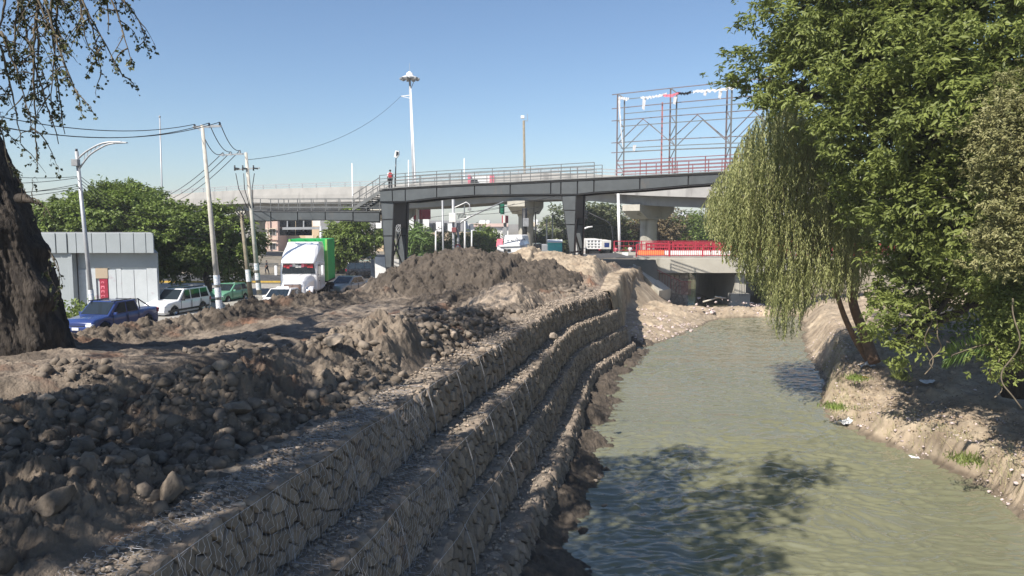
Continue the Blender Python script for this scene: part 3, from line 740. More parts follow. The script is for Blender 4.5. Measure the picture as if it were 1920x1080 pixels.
Zg = Zg + cut * (clods(Xg, Yg, .3, 79, .6) * .35 + fbm(Xg * 2, Yg * 2, 4, 76) * .2)
o = link_mesh('river_sand_bank', gridmesh('river_sand_bank', Xg, Yg, Zg, M['sand'], {'tone': np.clip(.95 + 1.0 * fbm(Xg * .7, Yg * .7, 4, 73) + .6 * fbm(Xg * 4, Yg * 4, 3, 74), .4, 1.5) * (.5 + .5 * S((Zg - .04) / .1))})); tag(o, kind='structure')
g_ = np.random.default_rng(15); n = 1500; y_ = 43 + 17 * g_.random(n); wl_ = np.interp(y_, [39, 42, 43.6, 48, 54.6, 56.5, 63], [7.1, 7.2, 8.9, 11.6, 15.2, 22, 23]); x_ = wl_ - np.abs(g_.normal(size=n)) * 2.2
z_ = np.interp(wl_ - x_, [0, .5, 2.2, 6, 12], [.02, .18, .55, 1.15, 2.0]); rd = .03 + .12 * g_.random(n) ** 5
V, Q, tn = blobs(np.stack([x_, y_, z_ + .02], 1), rd, IV1, IF1, seed=19)
o = link_mesh('river_pebbles', np_mesh('river_pebbles', V, Q, M['rubble'], False, {'tone': tn})); tag(o, kind='stuff')

# ---- right bank
ys = 12.0 * np.exp(np.linspace(0, math.log(62 / 12.0), 560)); us = np.linspace(0, 1, 420) ** 1.6; U, Yg = np.meshgrid(us, ys)
jag = (.22 * fbm(Yg * 1.3, Yg * 0 + 2, 4, 81) + .12 * fbm(Yg * 5, Yg * 0 + 2, 3, 80)) * 2
Xg = WR(Yg) - .8 + jag + U * 26
d = Xg - (WR(Yg) + jag)
hs = np.interp(Yg, [12, 17, 20, 23, 26, 28.4, 33, 40, 54, 62], [.75, .75, .95, .8, .55, .75, 1.7, 1.6, 1.2, 1.2])
ws = np.interp(Yg, [12, 20, 26, 28.4, 33, 40, 54], [.35, .5, .8, .5, .9, 1.6, 2])
Zg = -1.2 + 1.2 * S((d + .8) / .8) + hs * S(d / ws) + .10 * np.clip(d - ws, 0, 30) * .9 + (fbm(Xg * .5, Yg * .5, 4, 82) * .4 + clods(Xg, Yg, .6, 83, .4) * .25 + clods(Xg, Yg, .22, 84, .5) * .4 + clods(Xg, Yg, .11, 88, .6) * .5 + fbm(Xg * 2.5, Yg * 2.5, 4, 85) * .22) * S((d + .3) / .5)
def right_z(x, y):
    dd = x - WR(y); h_ = np.interp(y, [12, 17, 20, 23, 26, 28.4, 33, 40, 54, 62], [.75, .75, .95, .8, .55, .75, 1.7, 1.6, 1.2, 1.2]); w_ = np.interp(y, [12, 20, 26, 28.4, 33, 40, 54], [.35, .5, .8, .5, .9, 1.6, 2])
    return h_ * S(dd / w_) + .09 * np.clip(dd - w_, 0, 30) + fbm(np.asarray(x) * .5, np.asarray(y) * .5, 4, 82) * .4
o = link_mesh('river_bank', gridmesh('river_bank', Xg, Yg, Zg, M['sand'], {'tone': np.clip(.84 + .9 * fbm(Xg * .6, Yg * .6, 4, 86) + .6 * fbm(Xg * 5, Yg * 5, 3, 87), .4, 1.4) * (.5 + .5 * S((Zg - .06) / .16))})); tag(o, kind='structure')
n = 3800; g_ = np.random.default_rng(16); y_ = 13 + 30 * g_.random(n) ** 1.3; x_ = WR(y_) + np.abs(g_.normal(size=n)) * 1.7 - .05; rd = .014 + .075 * g_.random(n) ** 5
V, Q, tn = blobs(np.stack([x_, y_, right_z(x_, y_) + .03], 1), rd, IV1, IF1, seed=29)
o = link_mesh('bank_pebbles', np_mesh('bank_pebbles', V, Q, M['rubble'], False, {'tone': tn})); tag(o, kind='stuff')

# leaf litter, dry grass and rubbish flakes on the right bank (nobody could count them)
g_ = np.random.default_rng(44); n = 9000; y_ = 12.5 + 24 * g_.random(n) ** 1.2; x_ = WR(y_) + .35 + np.abs(g_.normal(size=n)) * 3.2; z_ = right_z(x_, y_) + .07 + .05 * g_.random(n)
D_ = g_.normal(size=(n, 3)) * [1, 1, .25]; D_ /= np.linalg.norm(D_, axis=1, keepdims=True); Sd = np.cross(D_, g_.normal(size=(n, 3)) * .3 + [0, 0, 1]); L_ = .035 + .05 * g_.random((n, 1)); P_ = np.stack([x_, y_, z_], 1)
V = np.stack([P_, P_ + D_ * L_ * .5 + Sd * L_ * .35, P_ + D_ * L_, P_ + D_ * L_ * .5 - Sd * L_ * .35], 1).reshape(-1, 3); i_ = np.arange(n)[:, None] * 4
o = link_mesh('leaf_litter', np_mesh('leaf_litter', V, np.concatenate([i_ + [0, 1, 2], i_ + [0, 2, 3]], 1).reshape(-1, 3), M['litter'], False, {'tone': np.repeat(.5 + 1.3 * g_.random(n) ** 2, 4)})); tag(o, kind='stuff')
n = 5200; y_ = 12.8 + 24 * g_.random(n); clump = fbm(y_ * 1.7, y_ * 0 + 3, 3, 7); k_ = clump > -.05; y_ = y_[k_]; n = len(y_); x_ = WR(y_) + .12 + np.abs(g_.normal(size=n)) * .55; P_ = np.stack([x_, y_, right_z(x_, y_)], 1)
D_ = g_.normal(size=(n, 3)) * .55 + [-.25, 0, .75]; L_ = (.08 + .2 * g_.random((n, 1)))
V = np.stack([P_ + [-.006, 0, 0], P_ + [.006, 0, 0], P_ + D_ * L_], 1).reshape(-1, 3); i_ = np.arange(n)[:, None] * 3
o = link_mesh('dry_grass', np_mesh('dry_grass', V, i_ + [0, 1, 2], M['drygrass'], False, {'tone': np.repeat(.6 + .7 * g_.random(n), 3)})); tag(o, kind='stuff')
# ================================================================ FOOTBRIDGE
V3 = Vector
def lerp(a, b, t): return V3(a) + (V3(b) - V3(a)) * t
def poly_at(pts, t):
    n = len(pts) - 1; i = min(int(t * n), n - 1); return lerp(pts[i], pts[i + 1], t * n - i)
def box_between(mb, p, q, h, th, nrm, mi=0, h1=None):
    """plate from p to q (top edge), hanging down h, thickness th along nrm"""
    h1 = h if h1 is None else h1; p = V3(p); q = V3(q); z = V3((0, 0, -1)); n = V3(nrm) * th
    vs = [p, q, q + z * h1, p + z * h]
    mb.prism(vs, n, mi)
fb_cols = [(712, 357.5, 21, 62.4), (760, 354, 24, 61), (819, 350.8, 20, 59.5), (890, 347.5, 19, 58.2), (957, 345, 20.5, 57), (1033, 341, 23.5, 55.8), (1052, 340, 25, 55.5), (1083, 338.5, 26, 55), (1114, 337, 24, 54.6), (1200, 333, 23, 53.6), (1291, 328.5, 19.5, 52.6), (1385, 324, 18, 51.8), (1480, 320, 18, 51), (1580, 316, 19, 50.2)]
FBT = [P(u, v, y) for u, v, h, y in fb_cols]; FBH = [h * y / F for u, v, h, y in fb_cols]
fbd = (FBT[-1] - FBT[0]); fbd.z = 0; fbd.normalize(); fbn = V3((-fbd.y, fbd.x, 0))      # away from the camera
WB = 2.5
root = thing('footbridge', 'dark grey steel footbridge with tapered legs crossing above the levee and road', 'footbridge', (FBT[5].x, FBT[5].y, 1.0))
mb = MB(); mblk = MB()
for i in range(len(FBT) - 1):
    a, b = FBT[i], FBT[i + 1]; h0, h1 = FBH[i], FBH[i + 1]
    for off in (0, WB):     # black box girder core, flanges proud
        o_ = fbn * off
        box_between(mblk, a + o_ + fbn * .05, b + o_ + fbn * .05, h0, .16, fbn, 0, h1)
        mblk.bar(a + o_ + fbn * .1, b + o_ + fbn * .1, .34, .06); mblk.bar(a + o_ + fbn * .1 - V3((0, 0, h0)), b + o_ + fbn * .1 - V3((0, 0, h1)), .34, .06)
    mb.prism([a + V3((0, 0, .1)) - fbn * .12, b + V3((0, 0, .1)) - fbn * .12, b + V3((0, 0, .1)) + fbn * (WB + .3), a + V3((0, 0, .1)) + fbn * (WB + .3)], (0, 0, .07))
mblk.build('girder', M['black'], root); mb.build('deck', M['rail'], root)
for i in range(len(FBT) - 1):   # panels between stiffeners
    a, b = FBT[i], FBT[i + 1]; d = (b - a).normalized(); L_ = (b - a).length
    segs = [(.05, L_ - .05)] if not (i in (0,)) else [(.05, L_ * .5 - .05), (L_ * .5 + .05, L_ - .05)]
    for s0, s1 in segs:
        h0 = FBH[i] + (FBH[i + 1] - FBH[i]) * s0 / L_; h1 = FBH[i] + (FBH[i + 1] - FBH[i]) * s1 / L_
        m_ = MB(); z = V3((0, 0, 1)); p0 = a + d * s0; p1 = a + d * s1
        m_.prism([p0 - z * .07, p1 - z * .07, p1 - z * (h1 - .07), p0 - z * (h0 - .07)], -fbn * .03 + fbn * .0)
        o = m_.build('panel', M['steel'], root); o.location = o.location + fbn * .045 if False else o.location
# railing
RT = 1.12; npost = 26
cut_t = None
pp_ = []
for i in range(len(FBT) - 1):
    n_ = max(1, round((FBT[i + 1] - FBT[i]).length / 1.35))
    for k in range(n_): pp_.append(lerp(FBT[i], FBT[i + 1], k / n_))
pp_.append(FBT[-1])
xred = P(1150, 300, 54.2).x
for sd in (0, WB + .1):
    for i, p in enumerate(pp_):
        red = p.x > xred; m_ = MB(); b0 = p + fbn * sd + V3((0, 0, .15)); hh_ = RT if i % 2 == 0 else RT * .72
        m_.bar(b0, b0 + V3((0, 0, hh_)), .09 if i % 2 == 0 else .06, .05); m_.build('rail_post', M['redrail'] if red else M['rail'], root)
    for red in (0, 1):
        for hz, nm in ((RT, 'handrail'), (RT * .74, 'rail'), (RT * .5, 'rail'), (RT * .27, 'rail')):
            m_ = MB(); q = [p for p in pp_ if (p.x > xred - (.8 if red else 0)) == bool(red)]
            for a, b in zip(q[:-1], q[1:]): m_.bar(a + fbn * sd + V3((0, 0, .15 + hz)), b + fbn * sd + V3((0, 0, .15 + hz)), .07 if nm == 'handrail' else .045, .05)
            m_.build(nm, M['redrail'] if red else M['rail'], root)
# legs
def leg_pair(root, tp0, tp1, ztop, bx0, bx1, zb, d, n):
    """tp0..tp1: distance along d of the top width; bx: bottom width"""
    for k, off in enumerate((0.0, WB - .1)):
        L = MB(); o_ = n * (off + .05); z = V3((0, 0, 1))
        t0 = tp0 + o_; t1 = tp1 + o_; b0 = bx0 + o_; b1 = bx1 + o_
        L.prism([t0, t1, b1, b0], n * .34); leg = L.build('leg', M['black'], root)
        q = MB(); fr = MB(); dd = (tp1 - tp0).normalized()
        for lo, hi in ((.015, .185), (.2, .36), (.375, .70), (.725, .765), (.78, .985)):
            a0 = lerp(t0, b0, lo) + dd * .07; a1 = lerp(t1, b1, lo) - dd * .07; c0 = lerp(t0, b0, hi) + dd * .07; c1 = lerp(t1, b1, hi) - dd * .07
            g1 = MB(); g1.prism([a0, a1, c1, c0], -n * .03); g1.build('plate', M['steel'], root)
    g2 = MB()  # diaphragm: solid above, X braces below, on the right hand side
    for s_ in (1,):
        a = tp1 - (tp1 - tp0).normalized() * .06; b = bx1 - (tp1 - tp0).normalized() * .06
        w0 = n * .4; w1 = n * (WB - .1)
        g2.prism([a + w0, a + w1, lerp(a, b, .28) + w1, lerp(a, b, .28) + w0], (tp1 - tp0).normalized() * -.05)
    g2.build('diaphragm', M['black'], root)
    g3 = MB(); c = lerp(tp0, tp1, .5); e = lerp(bx0, bx1, .5)
    for lo, hi in ((.30, .70), (.72, .99)):
        for A_, B_ in (((lo, 0.3), (hi, WB)), ((lo, WB), (hi, 0.3))):
            g3.bar(lerp(c, e, A_[0]) + n * A_[1], lerp(c, e, B_[0]) + n * B_[1], .09, .09)
    g3.bar(lerp(c, e, .71) + n * .2, lerp(c, e, .71) + n * (WB), .12, .12); g3.bar(lerp(c, e, .29) + n * .2, lerp(c, e, .29) + n * (WB), .12, .12)
    g3.build('cross_brace', M['black'], root)
zbL = 1.05
a = P(713, 378, 62.35); b = P(738.5, 377, 61.7); q0 = P(724.5, 530, 62.0); q1 = P(733, 530, 61.8)
k = (a.z - zbL) / (a.z - q0.z); leg_pair(root, a, b, 0, lerp(a, q0, k), lerp(b, q1, k), zbL, fbd, fbn)
g1 = MB(); g1.prism([P(713, 358, 62.35) - fbn * .06, P(738.5, 357, 61.7) - fbn * .06, b - fbn * .06, a - fbn * .06], fbn * .05); 
a = P(1052, 365, 55.5); b = P(1081, 365, 55.0); q0 = P(1069, 488, 55.3); q1 = P(1076.5, 488, 55.1)
k = (a.z - 3.2) / (a.z - q0.z); leg_pair(root, a, b, 0, lerp(a, q0, k), lerp(b, q1, k), 3.2, fbd, fbn)
# stairs down to the lower deck
st0 = FBT[0]; st1 = P(662, 392, 62.9)
mb = MB()
for sd in (0, 1.9): mb.bar(st0 + fbn * sd - V3((0, 0, .1)), st1 + fbn * sd, .08, .28)
mb.build('stair_stringer', M['rail'], root)
for k in range(10):
    t_ = (k + .5) / 10; p = lerp(st0, st1, t_); m_ = MB(); m_.bar(p + fbn * .05, p + fbn * 1.85, .3, .05); m_.build('tread', M['black'], root)
for sd in (0, 1.9):
    m_ = MB()
    for hz in (1.1, .6): m_.bar(st0 + fbn * sd + V3((0, 0, hz)), st1 + fbn * sd + V3((0, 0, hz + .1)), .06, .06)
    m_.build('stair_rail', M['rail'], root)
    for k in range(5):
        p = lerp(st0, st1, k / 4); m_ = MB(); m_.bar(p + fbn * sd, p + fbn * sd + V3((0, 0, 1.12)), .06, .06); m_.build('rail_post', M['rail'], root)
# lower walkway going left, behind
LW = [P(712, 398, 62.8), P(662, 397.5, 62.9), P(610, 397, 64), P(508, 397, 66), P(470, 396, 67)]
hl = [19, 17, 15.5, 17, 19]
mblk = MB(); dk = MB()
for i in range(len(LW) - 1):
    a, b = LW[i], LW[i + 1]; d = (b - a); d.z = 0; d.normalize(); n = V3((d.y, -d.x, 0)); n = n if n.y > 0 else -n
    h0, h1 = hl[i] * a.y / F, hl[i + 1] * b.y / F
    box_between(mblk, a + n * .05, b + n * .05, h0, .16, n, 0, h1)
    mblk.bar(a + n * .1, b + n * .1, .3, .06); mblk.bar(a + n * .1 - V3((0, 0, h0)), b + n * .1 - V3((0, 0, h1)), .3, .06)
    mblk.bar(a + n * 2.2, b + n * 2.2, .2, .4)
    dk.prism([a, b, b + n * 2.4, a + n * 2.4], (0, 0, .07))
    ns = max(1, round((b - a).length / 3.0))
    for k in range(ns):
        m_ = MB(); p0 = lerp(a, b, k / ns); p1 = lerp(a, b, (k + 1) / ns); e = (p1 - p0).normalized(); z = V3((0, 0, 1)); hh_ = h0 + (h1 - h0) * (k + .5) / ns
        m_.prism([p0 + e * .05 - z * .06, p1 - e * .05 - z * .06, p1 - e * .05 - z * (hh_ - .05), p0 + e * .05 - z * (hh_ - .05)], -n * .03); m_.build('panel', M['steel'], root)
    ns = max(1, round((b - a).length / 1.3))
    for k in range(ns):
        for sd in (0, 2.3):
            p = lerp(a, b, k / ns) + n * sd; m_ = MB(); m_.bar(p, p + V3((0, 0, 1.15)), .06, .06); m_.build('rail_post', M['rail'], root)
    for sd in (0, 2.3):
        for hz in (1.15, .78, .42): m_ = MB(); m_.bar(a + n * sd + V3((0, 0, hz)), b + n * sd + V3((0, 0, hz)), .05, .05); m_.build('rail', M['rail'], root)
mblk.build('girder', M['black'], root); dk.build('deck', M['rail'], root)
# street lamp and walker on the landing
def lamp_on_bridge():
    b = P(741, 350, 62.0); t_ = thing('street_lamp', 'black lamp post with a boxy head on the footbridge landing', 'street lamp', b)
    m_ = MB(); top = P(742.5, 296, 62); m_.tube([b, top], [.06, .045], 8); m_.build('post', M['cardark'], t_)
    m_ = MB(); m_.prism([P(738.5, 294, 62), P(743, 296, 62), P(748, 290, 62), P(748, 283, 62), P(741, 282, 62)], (0, .35, 0)); m_.build('lamp_head', M['white'], t_)
    m_ = MB(); m_.prism([P(742.5, 293, 61.97), P(747, 289, 61.97), P(747, 284.5, 61.97), P(743, 284, 61.97)], (0, .02, 0)); m_.build('lens', M['cardark'], t_)
lamp_on_bridge()

# ================================================================ PEOPLE
def person(label, base, h, face, top, legs, pose='stand', pack=None, hair='hair', bend=0.0, group=None):
    """base: feet point; face: heading angle of the body"""
    t_ = thing('person', label, 'person', base, face, group); s = h / 1.75
    def skin(name, pts, edges, rad, m, root_i=0):
        me = bpy.data.meshes.new(name); me.from_pydata([tuple(V3(p) * s) for p in pts], edges, []); me.materials.append(m)
        o = link_mesh(name, me, t_, True); sk = o.modifiers.new('skin', 'SKIN'); sk.use_smooth_shade = True
        for i, r_ in enumerate(rad): me.skin_vertices[0].data[i].radius = (r_[0] * s, r_[1] * s) if isinstance(r_, tuple) else (r_ * s, r_ * s)
        me.skin_vertices[0].data[root_i].use_root = True
        sb = o.modifiers.new('sub', 'SUBSURF'); sb.levels = 1; sb.render_levels = 1; return o
    st = .14 if pose == 'walk' else .02
    bx = bend
    body = [(0, 0, .95), (bx * .3, 0, 1.15), (bx * .8, 0, 1.38), (bx * 1.1, 0, 1.5), (bx * 1.2 + .01, 0, 1.56), (bx * 1.25 + .02, 0, 1.66), (bx * 1.25 + .02, 0, 1.73),
            (0, .09, .9), (st, .10, .5), (st * .6 - .02, .10, .08), (st * .6 + .14, .10, .04), (0, -.09, .9), (-st, -.10, .5), (-st * 1.8, -.10, .09), (-st * 1.8 + .14, -.10, .04),
            (bx, .18, 1.42), (bx - .04 - st, .24, 1.14), (bx + .1 - st * .2, .22, .9), (bx + .13, .22, .80), (bx, -.18, 1.42), (bx - .02 + st, -.24, 1.14), (bx + .16 + st, -.22, .95), (bx + .2 + st, -.22, .86)]
    ed = [(0, 1), (1, 2), (2, 3), (3, 4), (4, 5), (5, 6), (0, 7), (7, 8), (8, 9), (9, 10), (0, 11), (11, 12), (12, 13), (13, 14), (2, 15), (15, 16), (16, 17), (17, 18), (2, 19), (19, 20), (20, 21), (21, 22)]
    ra = [(.13, .16), (.12, .15), (.13, .18), .06, .055, (.085, .075), .05, .09, .065, .045, .04, .09, .065, .045, .04, .065, .045, .035, .035, .065, .045, .035, .035]
    skin('body', body, ed, ra, M['skin'])
    skin('shirt', [body[0], body[1], body[2], body[3], body[15], body[16], body[19], body[20]], [(0, 1), (1, 2), (2, 3), (2, 4), (4, 5), (2, 6), (6, 7)], [(.16, .18), (.15, .17), (.155, .20), .075, .085, .062, .085, .062], M[top])
    skin('trousers', [body[0], body[7], body[8], body[9], body[11], body[12], body[13]], [(0, 1), (1, 2), (2, 3), (0, 4), (4, 5), (5, 6)], [(.15, .17), .11, .082, .065, .11, .082, .065], M[legs])
    hd = V3(body[5]) * s
    m_ = MB(); m_.lathe(hd + V3((-.015, 0, -.02)) * s, [(.098 * s, 0), (.105 * s, .05 * s), (.085 * s, .10 * s), (.03 * s, .13 * s)], 10); m_.build('hair', M[hair], t_, True)
    if pack:
        m_ = MB(); m_.box((-.24 * s, 0, 1.25 * s), (.2 * s, .32 * s, .46 * s)); m_.build('backpack', M[pack], t_, True, bevel=.05)
    for sy in (.1, -.1):
        xx = (st * .6 + .05) if sy > 0 else (-st * 1.8 + .05)
        m_ = MB(); m_.box((xx * s, sy * s, .045 * s), (.27 * s, .1 * s, .09 * s)); m_.build('shoe', M['cldark'], t_, True, bevel=.03)
    return t_
person('person in white shirt and dark trousers with red backpack walking on the footbridge', P(732, 356, 63.2), 1.7, math.radians(100), 'clwhite', 'cldark', 'walk', 'clred')
person('person with dark hair in a white shirt behind the white board stand', P(1181, 488.5, 78), 1.62, math.radians(80), 'clwhite', 'cldark')
person('person in a pink shirt and dark trousers standing by the pale pole', P(1154 , 489.5, 78) + V3((0, 0, .0)), 1.62, math.radians(110), 'clpink', 'cldark')

# ================================================================ OVERPASS
op = [(-260, 375, 175, 11.5, 3.2), (60, 375, 152, 0, 0), (400, 351, 125, 0, 0), (700, 339, 108, 0, 0), (860, 327, 101, 0, 0), (1026, 314, 96, 0, 0), (1200, 319, 87, 0, 0), (1385, 319, 78, 0, 0), (1640, 316, 68, 0, 0), (2100, 280, 56, 0, 0)]
OT = [P(u, v, y) for u, v, y, _, _ in op]
root = thing('overpass', 'long pale concrete road overpass crossing behind the footbridge', 'overpass', (OT[4].x, OT[4].y, 2))
def sm(pts, n=10):
    out = []
    for i in range(len(pts) - 1):
        p0 = pts[max(i - 1, 0)]; p1 = pts[i]; p2 = pts[i + 1]; p3 = pts[min(i + 2, len(pts) - 1)]
        for k in range(n):
            t = k / n; out.append(.5 * ((2 * p1) + (p2 - p0) * t + (2 * p0 - 5 * p1 + 4 * p2 - p3) * t * t + (3 * p1 - p0 - 3 * p2 + p3) * t ** 3))
    return out + [pts[-1]]
OP = sm(OT, 8)
def sweep(mb, prof, pts, mi=0):
    """prof: closed list of (across, z)"""
    n = len(prof); vs = []; fs = []
    for i, p in enumerate(pts):
        d = pts[min(i + 1, len(pts) - 1)] - pts[max(i - 1, 0)]; d.z = 0; d.normalize(); a = V3((-d.y, d.x, 0))
        if a.y < 0: a = -a
        for (q, z) in prof: vs.append(p + a * q + V3((0, 0, z)))
    for i in range(len(pts) - 1):
        for k in range(n): k2 = (k + 1) % n; fs.append((i * n + k, i * n + k2, (i + 1) * n + k2, (i + 1) * n + k))
    fs += [tuple(range(n)), tuple(len(vs) - 1 - k for k in range(n))]
    mb.add(vs, fs, mi)
WO = 11.0
mb = MB(); sweep(mb, [(-.25, -2.95), (-.25, -1.75), (WO, -1.75), (WO, -2.95), (WO - .35, -2.95), (WO - .45, -2.35), (.2, -2.35), (.1, -2.95)], OP); mb.build('deck', M['conc'], root)
mb = MB()
for q in (1.3, 3.8, 6.3, 8.8): sweep(mb, [(q, -2.3), (q + .9, -2.3), (q + .7, -4.1), (q + .2, -4.1)], OP)
mb.build('girder', M['conc'], root)
mb = MB(); sweep(mb, [(-.22, -1.75), (.28, -1.75), (.1, -.72), (-.12, -.72)], OP); mb.build('parapet', M['conc'], root)
mb = MB(); sweep(mb, [(WO - .4, -1.75), (WO, -1.75), (WO, -.9), (WO - .2, -.9)], OP); mb.build('parapet', M['conc'], root)
mb = MB()
for z in (-.06, -.42): sweep(mb, [(-.06, z - .05), (.06, z - .05), (.06, z + .06), (-.06, z + .06)], OP)
mb.build('parapet_rail', M['galv'], root)
acc = 0; lastp = OP[0]
for i in range(len(OP) - 1):
    L_ = (OP[i + 1] - OP[i]).length; k = 0
    while acc < L_:
        p = lerp(OP[i], OP[i + 1], acc / L_); m_ = MB(); m_.bar(p - V3((0, 0, .73)), p - V3((0, 0, .02)), .14, .1)
        if -200 < p.x < 40: m_.build('rail_post', M['galv'], root)
        acc += 2.9
    acc -= L_
def column(u, v_base, Y, D, cap_w=7.5):
    i = min(range(len(OP)), key=lambda i: abs(F * OP[i].x / OP[i].y + 960 - u)); top = OP[i]; d = OP[i + 1] - OP[i - 1]; d.z = 0; d.normalize(); a = V3((-d.y, d.x, 0)); a = a if a.y > 0 else -a
    c = top + a * (WO * .42); zb = 1.0; zt_ = top.z - 4.1
    m_ = MB(); m_.lathe((c.x, c.y, zb), [(D / 2, 0), (D / 2, zt_ - zb - 2.2), (D / 2 * 1.25, zt_ - zb - 1.5)], 28); m_.build('column', M['concl'], root)
    m_ = MB(); e = a * 1.0; w0 = -3.9; w1 = 3.9; zc = zt_
    prof = [(w0, zc), (w1, zc), (w1, zc - .75), (w1 - 1.9, zc - 1.75), (w0 + 1.9, zc - 1.75), (w0, zc - .75)]
    m_.prism([c + a * q - d * 1.25 + V3((0, 0, z - c.z)) for q, z in prof], d * 2.5); m_.build('pier_cap', M['concl'], root)
column(966, 0, 0, 2.1); column(1178, 0, 0, 2.1); column(700, 0, 0, 2.1); column(430, 0, 0, 2.1); column(100, 0, 0, 2.1); column(1470, 0, 0, 2.1)
# pale drain hood on the fascia
# far second overpass
fo_ = [P(1150, 425, 215), P(1262, 418, 205), P(1345, 411, 190), P(1500, 402, 175), P(1700, 396, 165)]
r2 = thing('overpass', 'distant hazy overpass seen between the trees, above the red railing', 'overpass', (fo_[1].x, fo_[1].y, 1))
FO = sm(fo_, 5); mb = MB(); sweep(mb, [(0, -.0), (9, -.0), (9, -.6), (7.5, -2.6), (1.5, -2.6), (0, -.6)], FO); mb.build('deck', M['conc'], r2)
mb = MB(); sweep(mb, [(0, .01), (.2, .01), (.2, .5), (0, .5)], FO); mb.build('parapet', M['galv'], r2)
for i in range(0, len(FO) - 1):
    for k in range(3): m_ = MB(); p = lerp(FO[i], FO[i + 1], k / 3); m_.bar(p, p + V3((0, 0, 1.3)), .12, .12); m_.build('rail_post', M['galv'], r2)
c = P(1264, 440, 205); m_ = MB(); m_.prism([c + V3((-1.7, 3, -12)), c + V3((1.7, 3, -12)), c + V3((1.7, 3, 1)), c + V3((-1.7, 3, 1))], (0, 4, 0)); m_.prism([c + V3((-2.4, 0, .8)), c + V3((6, 0, 2.2)), c + V3((6, 0, 3.2)), c + V3((-2.4, 0, 2.6))], (0, 8, 0)); m_.build('pier', M['conc'], r2)

# ================================================================ ROAD BRIDGE OVER THE RIVER
bz = 4.15; by = 62.0
x0 = P(1194, 490, by).x; x1 = P(1780, 490, by).x
root = thing('road_bridge', 'low concrete road bridge over the river with red railings', 'bridge', (x0, by, 0))
mb = MB(); mb.box(((x0 + x1) / 2, by + 7, bz - .75), (x1 - x0, 13.4, .9)); mb.build('deck', M['conc'], root)
mb = MB(); mb.box(((x0 + x1) / 2, by - .02, bz - .58), (x1 - x0 + .1, .4, 1.22)); mb.build('fascia', M['concl'], root, bevel=.02)
mb = MB(); mb.box(((x0 + x1) / 2, by + 14.2, bz - .58), (x1 - x0 + .1, .4, 1.22)); mb.build('fascia', M['concl'], root)
mb = MB(); mb.box(((x0 + x1) / 2, by + 1.0, bz + .1), (x1 - x0, 1.7, .16)); mb.build('sidewalk', M['pave'], root)
def rail_run(root, xa, xb, y, zb_, m, hh_=1.05, step=.17, heavy=2.6, bars='baluster'):
    n_ = int((xb - xa) / heavy)
    for k in range(n_ + 1): m_ = MB(); m_.box((xa + k * (xb - xa) / n_, y, zb_ + hh_ / 2), (.11, .11, hh_)); m_.build('rail_post', m, root)
    m_ = MB(); m_.box(((xa + xb) / 2, y, zb_ + hh_), (xb - xa, .1, .07)); m_.build('handrail', m, root)
    m_ = MB(); m_.box(((xa + xb) / 2, y, zb_ + .12), (xb - xa, .05, .05)); m_.box(((xa + xb) / 2, y, zb_ + .55), (xb - xa, .05, .05)); m_.build('rail', m, root)
    x = xa + step; 
    while x < xb: m_ = MB(); m_.box((x, y, zb_ + hh_ * .5), (.028, .028, hh_ * .95)); m_.build(bars, m, root); x += step
rail_run(root, x0, x1 - 4, by + .25, bz + .18, M['red'])
rail_run(root, x0, x1 - 4, by + 13.9, bz + .1, M['red'], step=.5)
# red end cage on the left, orange and white barriers on the deck behind the railing
for k, (u0, u1, m_n, zt_, lb, nm) in enumerate([(1196, 1244, 'orange', .42, 'orange plastic barrier at the left end of the road bridge', 'traffic_barrier'), (1246, 1330, 'dwhite', .38, 'pale plastic barrier at mid bridge behind the red railing', 'traffic_barrier'), (1334, 1420, 'dwhite', .38, 'pale plastic barrier half hidden by the willow behind the red railing', 'traffic_barrier')]):
    a = P(u0, 480, by + 3).x; b = P(u1, 480, by + 3).x; m_ = MB()
    m_.prism([(a, by + 2.7, bz + .18), (a, by + 3.3, bz + .18), (a, by + 3.08, bz + .2 + zt_), (a, by + 2.92, bz + .2 + zt_)], (b - a, 0, 0)); o = m_.build(nm, M[m_n], None); tag(o, lb, 'barrier')
for k, (u0, u1, y_, lb) in enumerate([(1212, 1256, 4.2, 'short red slatted panel fence, leftmost on the road bridge'), (1262, 1338, 5.5, 'red slatted panel fence in the middle of the road bridge'), (1340, 1400, 4.6, 'red slatted panel fence partly behind the willow on the road bridge')]):
    a = P(u0, 470, by + y_).x; b = P(u1, 470, by + y_).x; t_ = thing('panel_fence', lb, 'fence', ((a + b) / 2, by + y_, bz), 0, 'red panel fences on the road bridge')
    for z in (.5, .85, 1.2): m_ = MB(); m_.box(((a + b) / 2, by + y_, bz + z), (b - a, .06, .13)); m_.build('rail', M['red'], t_)
    n_ = int((b - a) / .42)
    for k2 in range(n_ + 1): m_ = MB(); m_.box((a + (b - a) * k2 / n_, by + y_ + .06, bz + .65), (.16, .05, 1.25)); m_.build('slat', M['red'], t_)
# abutment, piers and wing wall of river stone
xa = P(1215, 540, by).x; xb = P(1294, 540, by).x
def masonry(root, xA, xB, y, zA, zB, seed, cw=.42, ch=.34, m='stonewall'):
    n0 = 0
    for c, poly in voronoi(xB - xA, zB - zA, cw, ch, seed):
        g_ = stone_geo(c, poly, lambda a, b, d: (xA + a, y - d, zA + b), seed + n0, .05, .93); n0 += 1
        if not g_: continue
        me = bpy.data.meshes.new('stone'); me.from_pydata(g_[0], [], g_[1]); me.materials.append(M[m]); a = me.attributes.new('tone', 'FLOAT', 'POINT'); a.data.foreach_set('value', [RR.uniform(.75, 1.2)] * len(g_[0]))
        link_mesh('stone', me, root)
mb = MB(); mb.box(((xa + xb) / 2, by + 7.4, .9), (xb - xa, 13.2, 3.9)); mb.build('abutment', M['stonewall'] if False else M['conc'], root)
masonry(root, xa + 1.9, xb, by + .72, -.6, 2.75, 501)
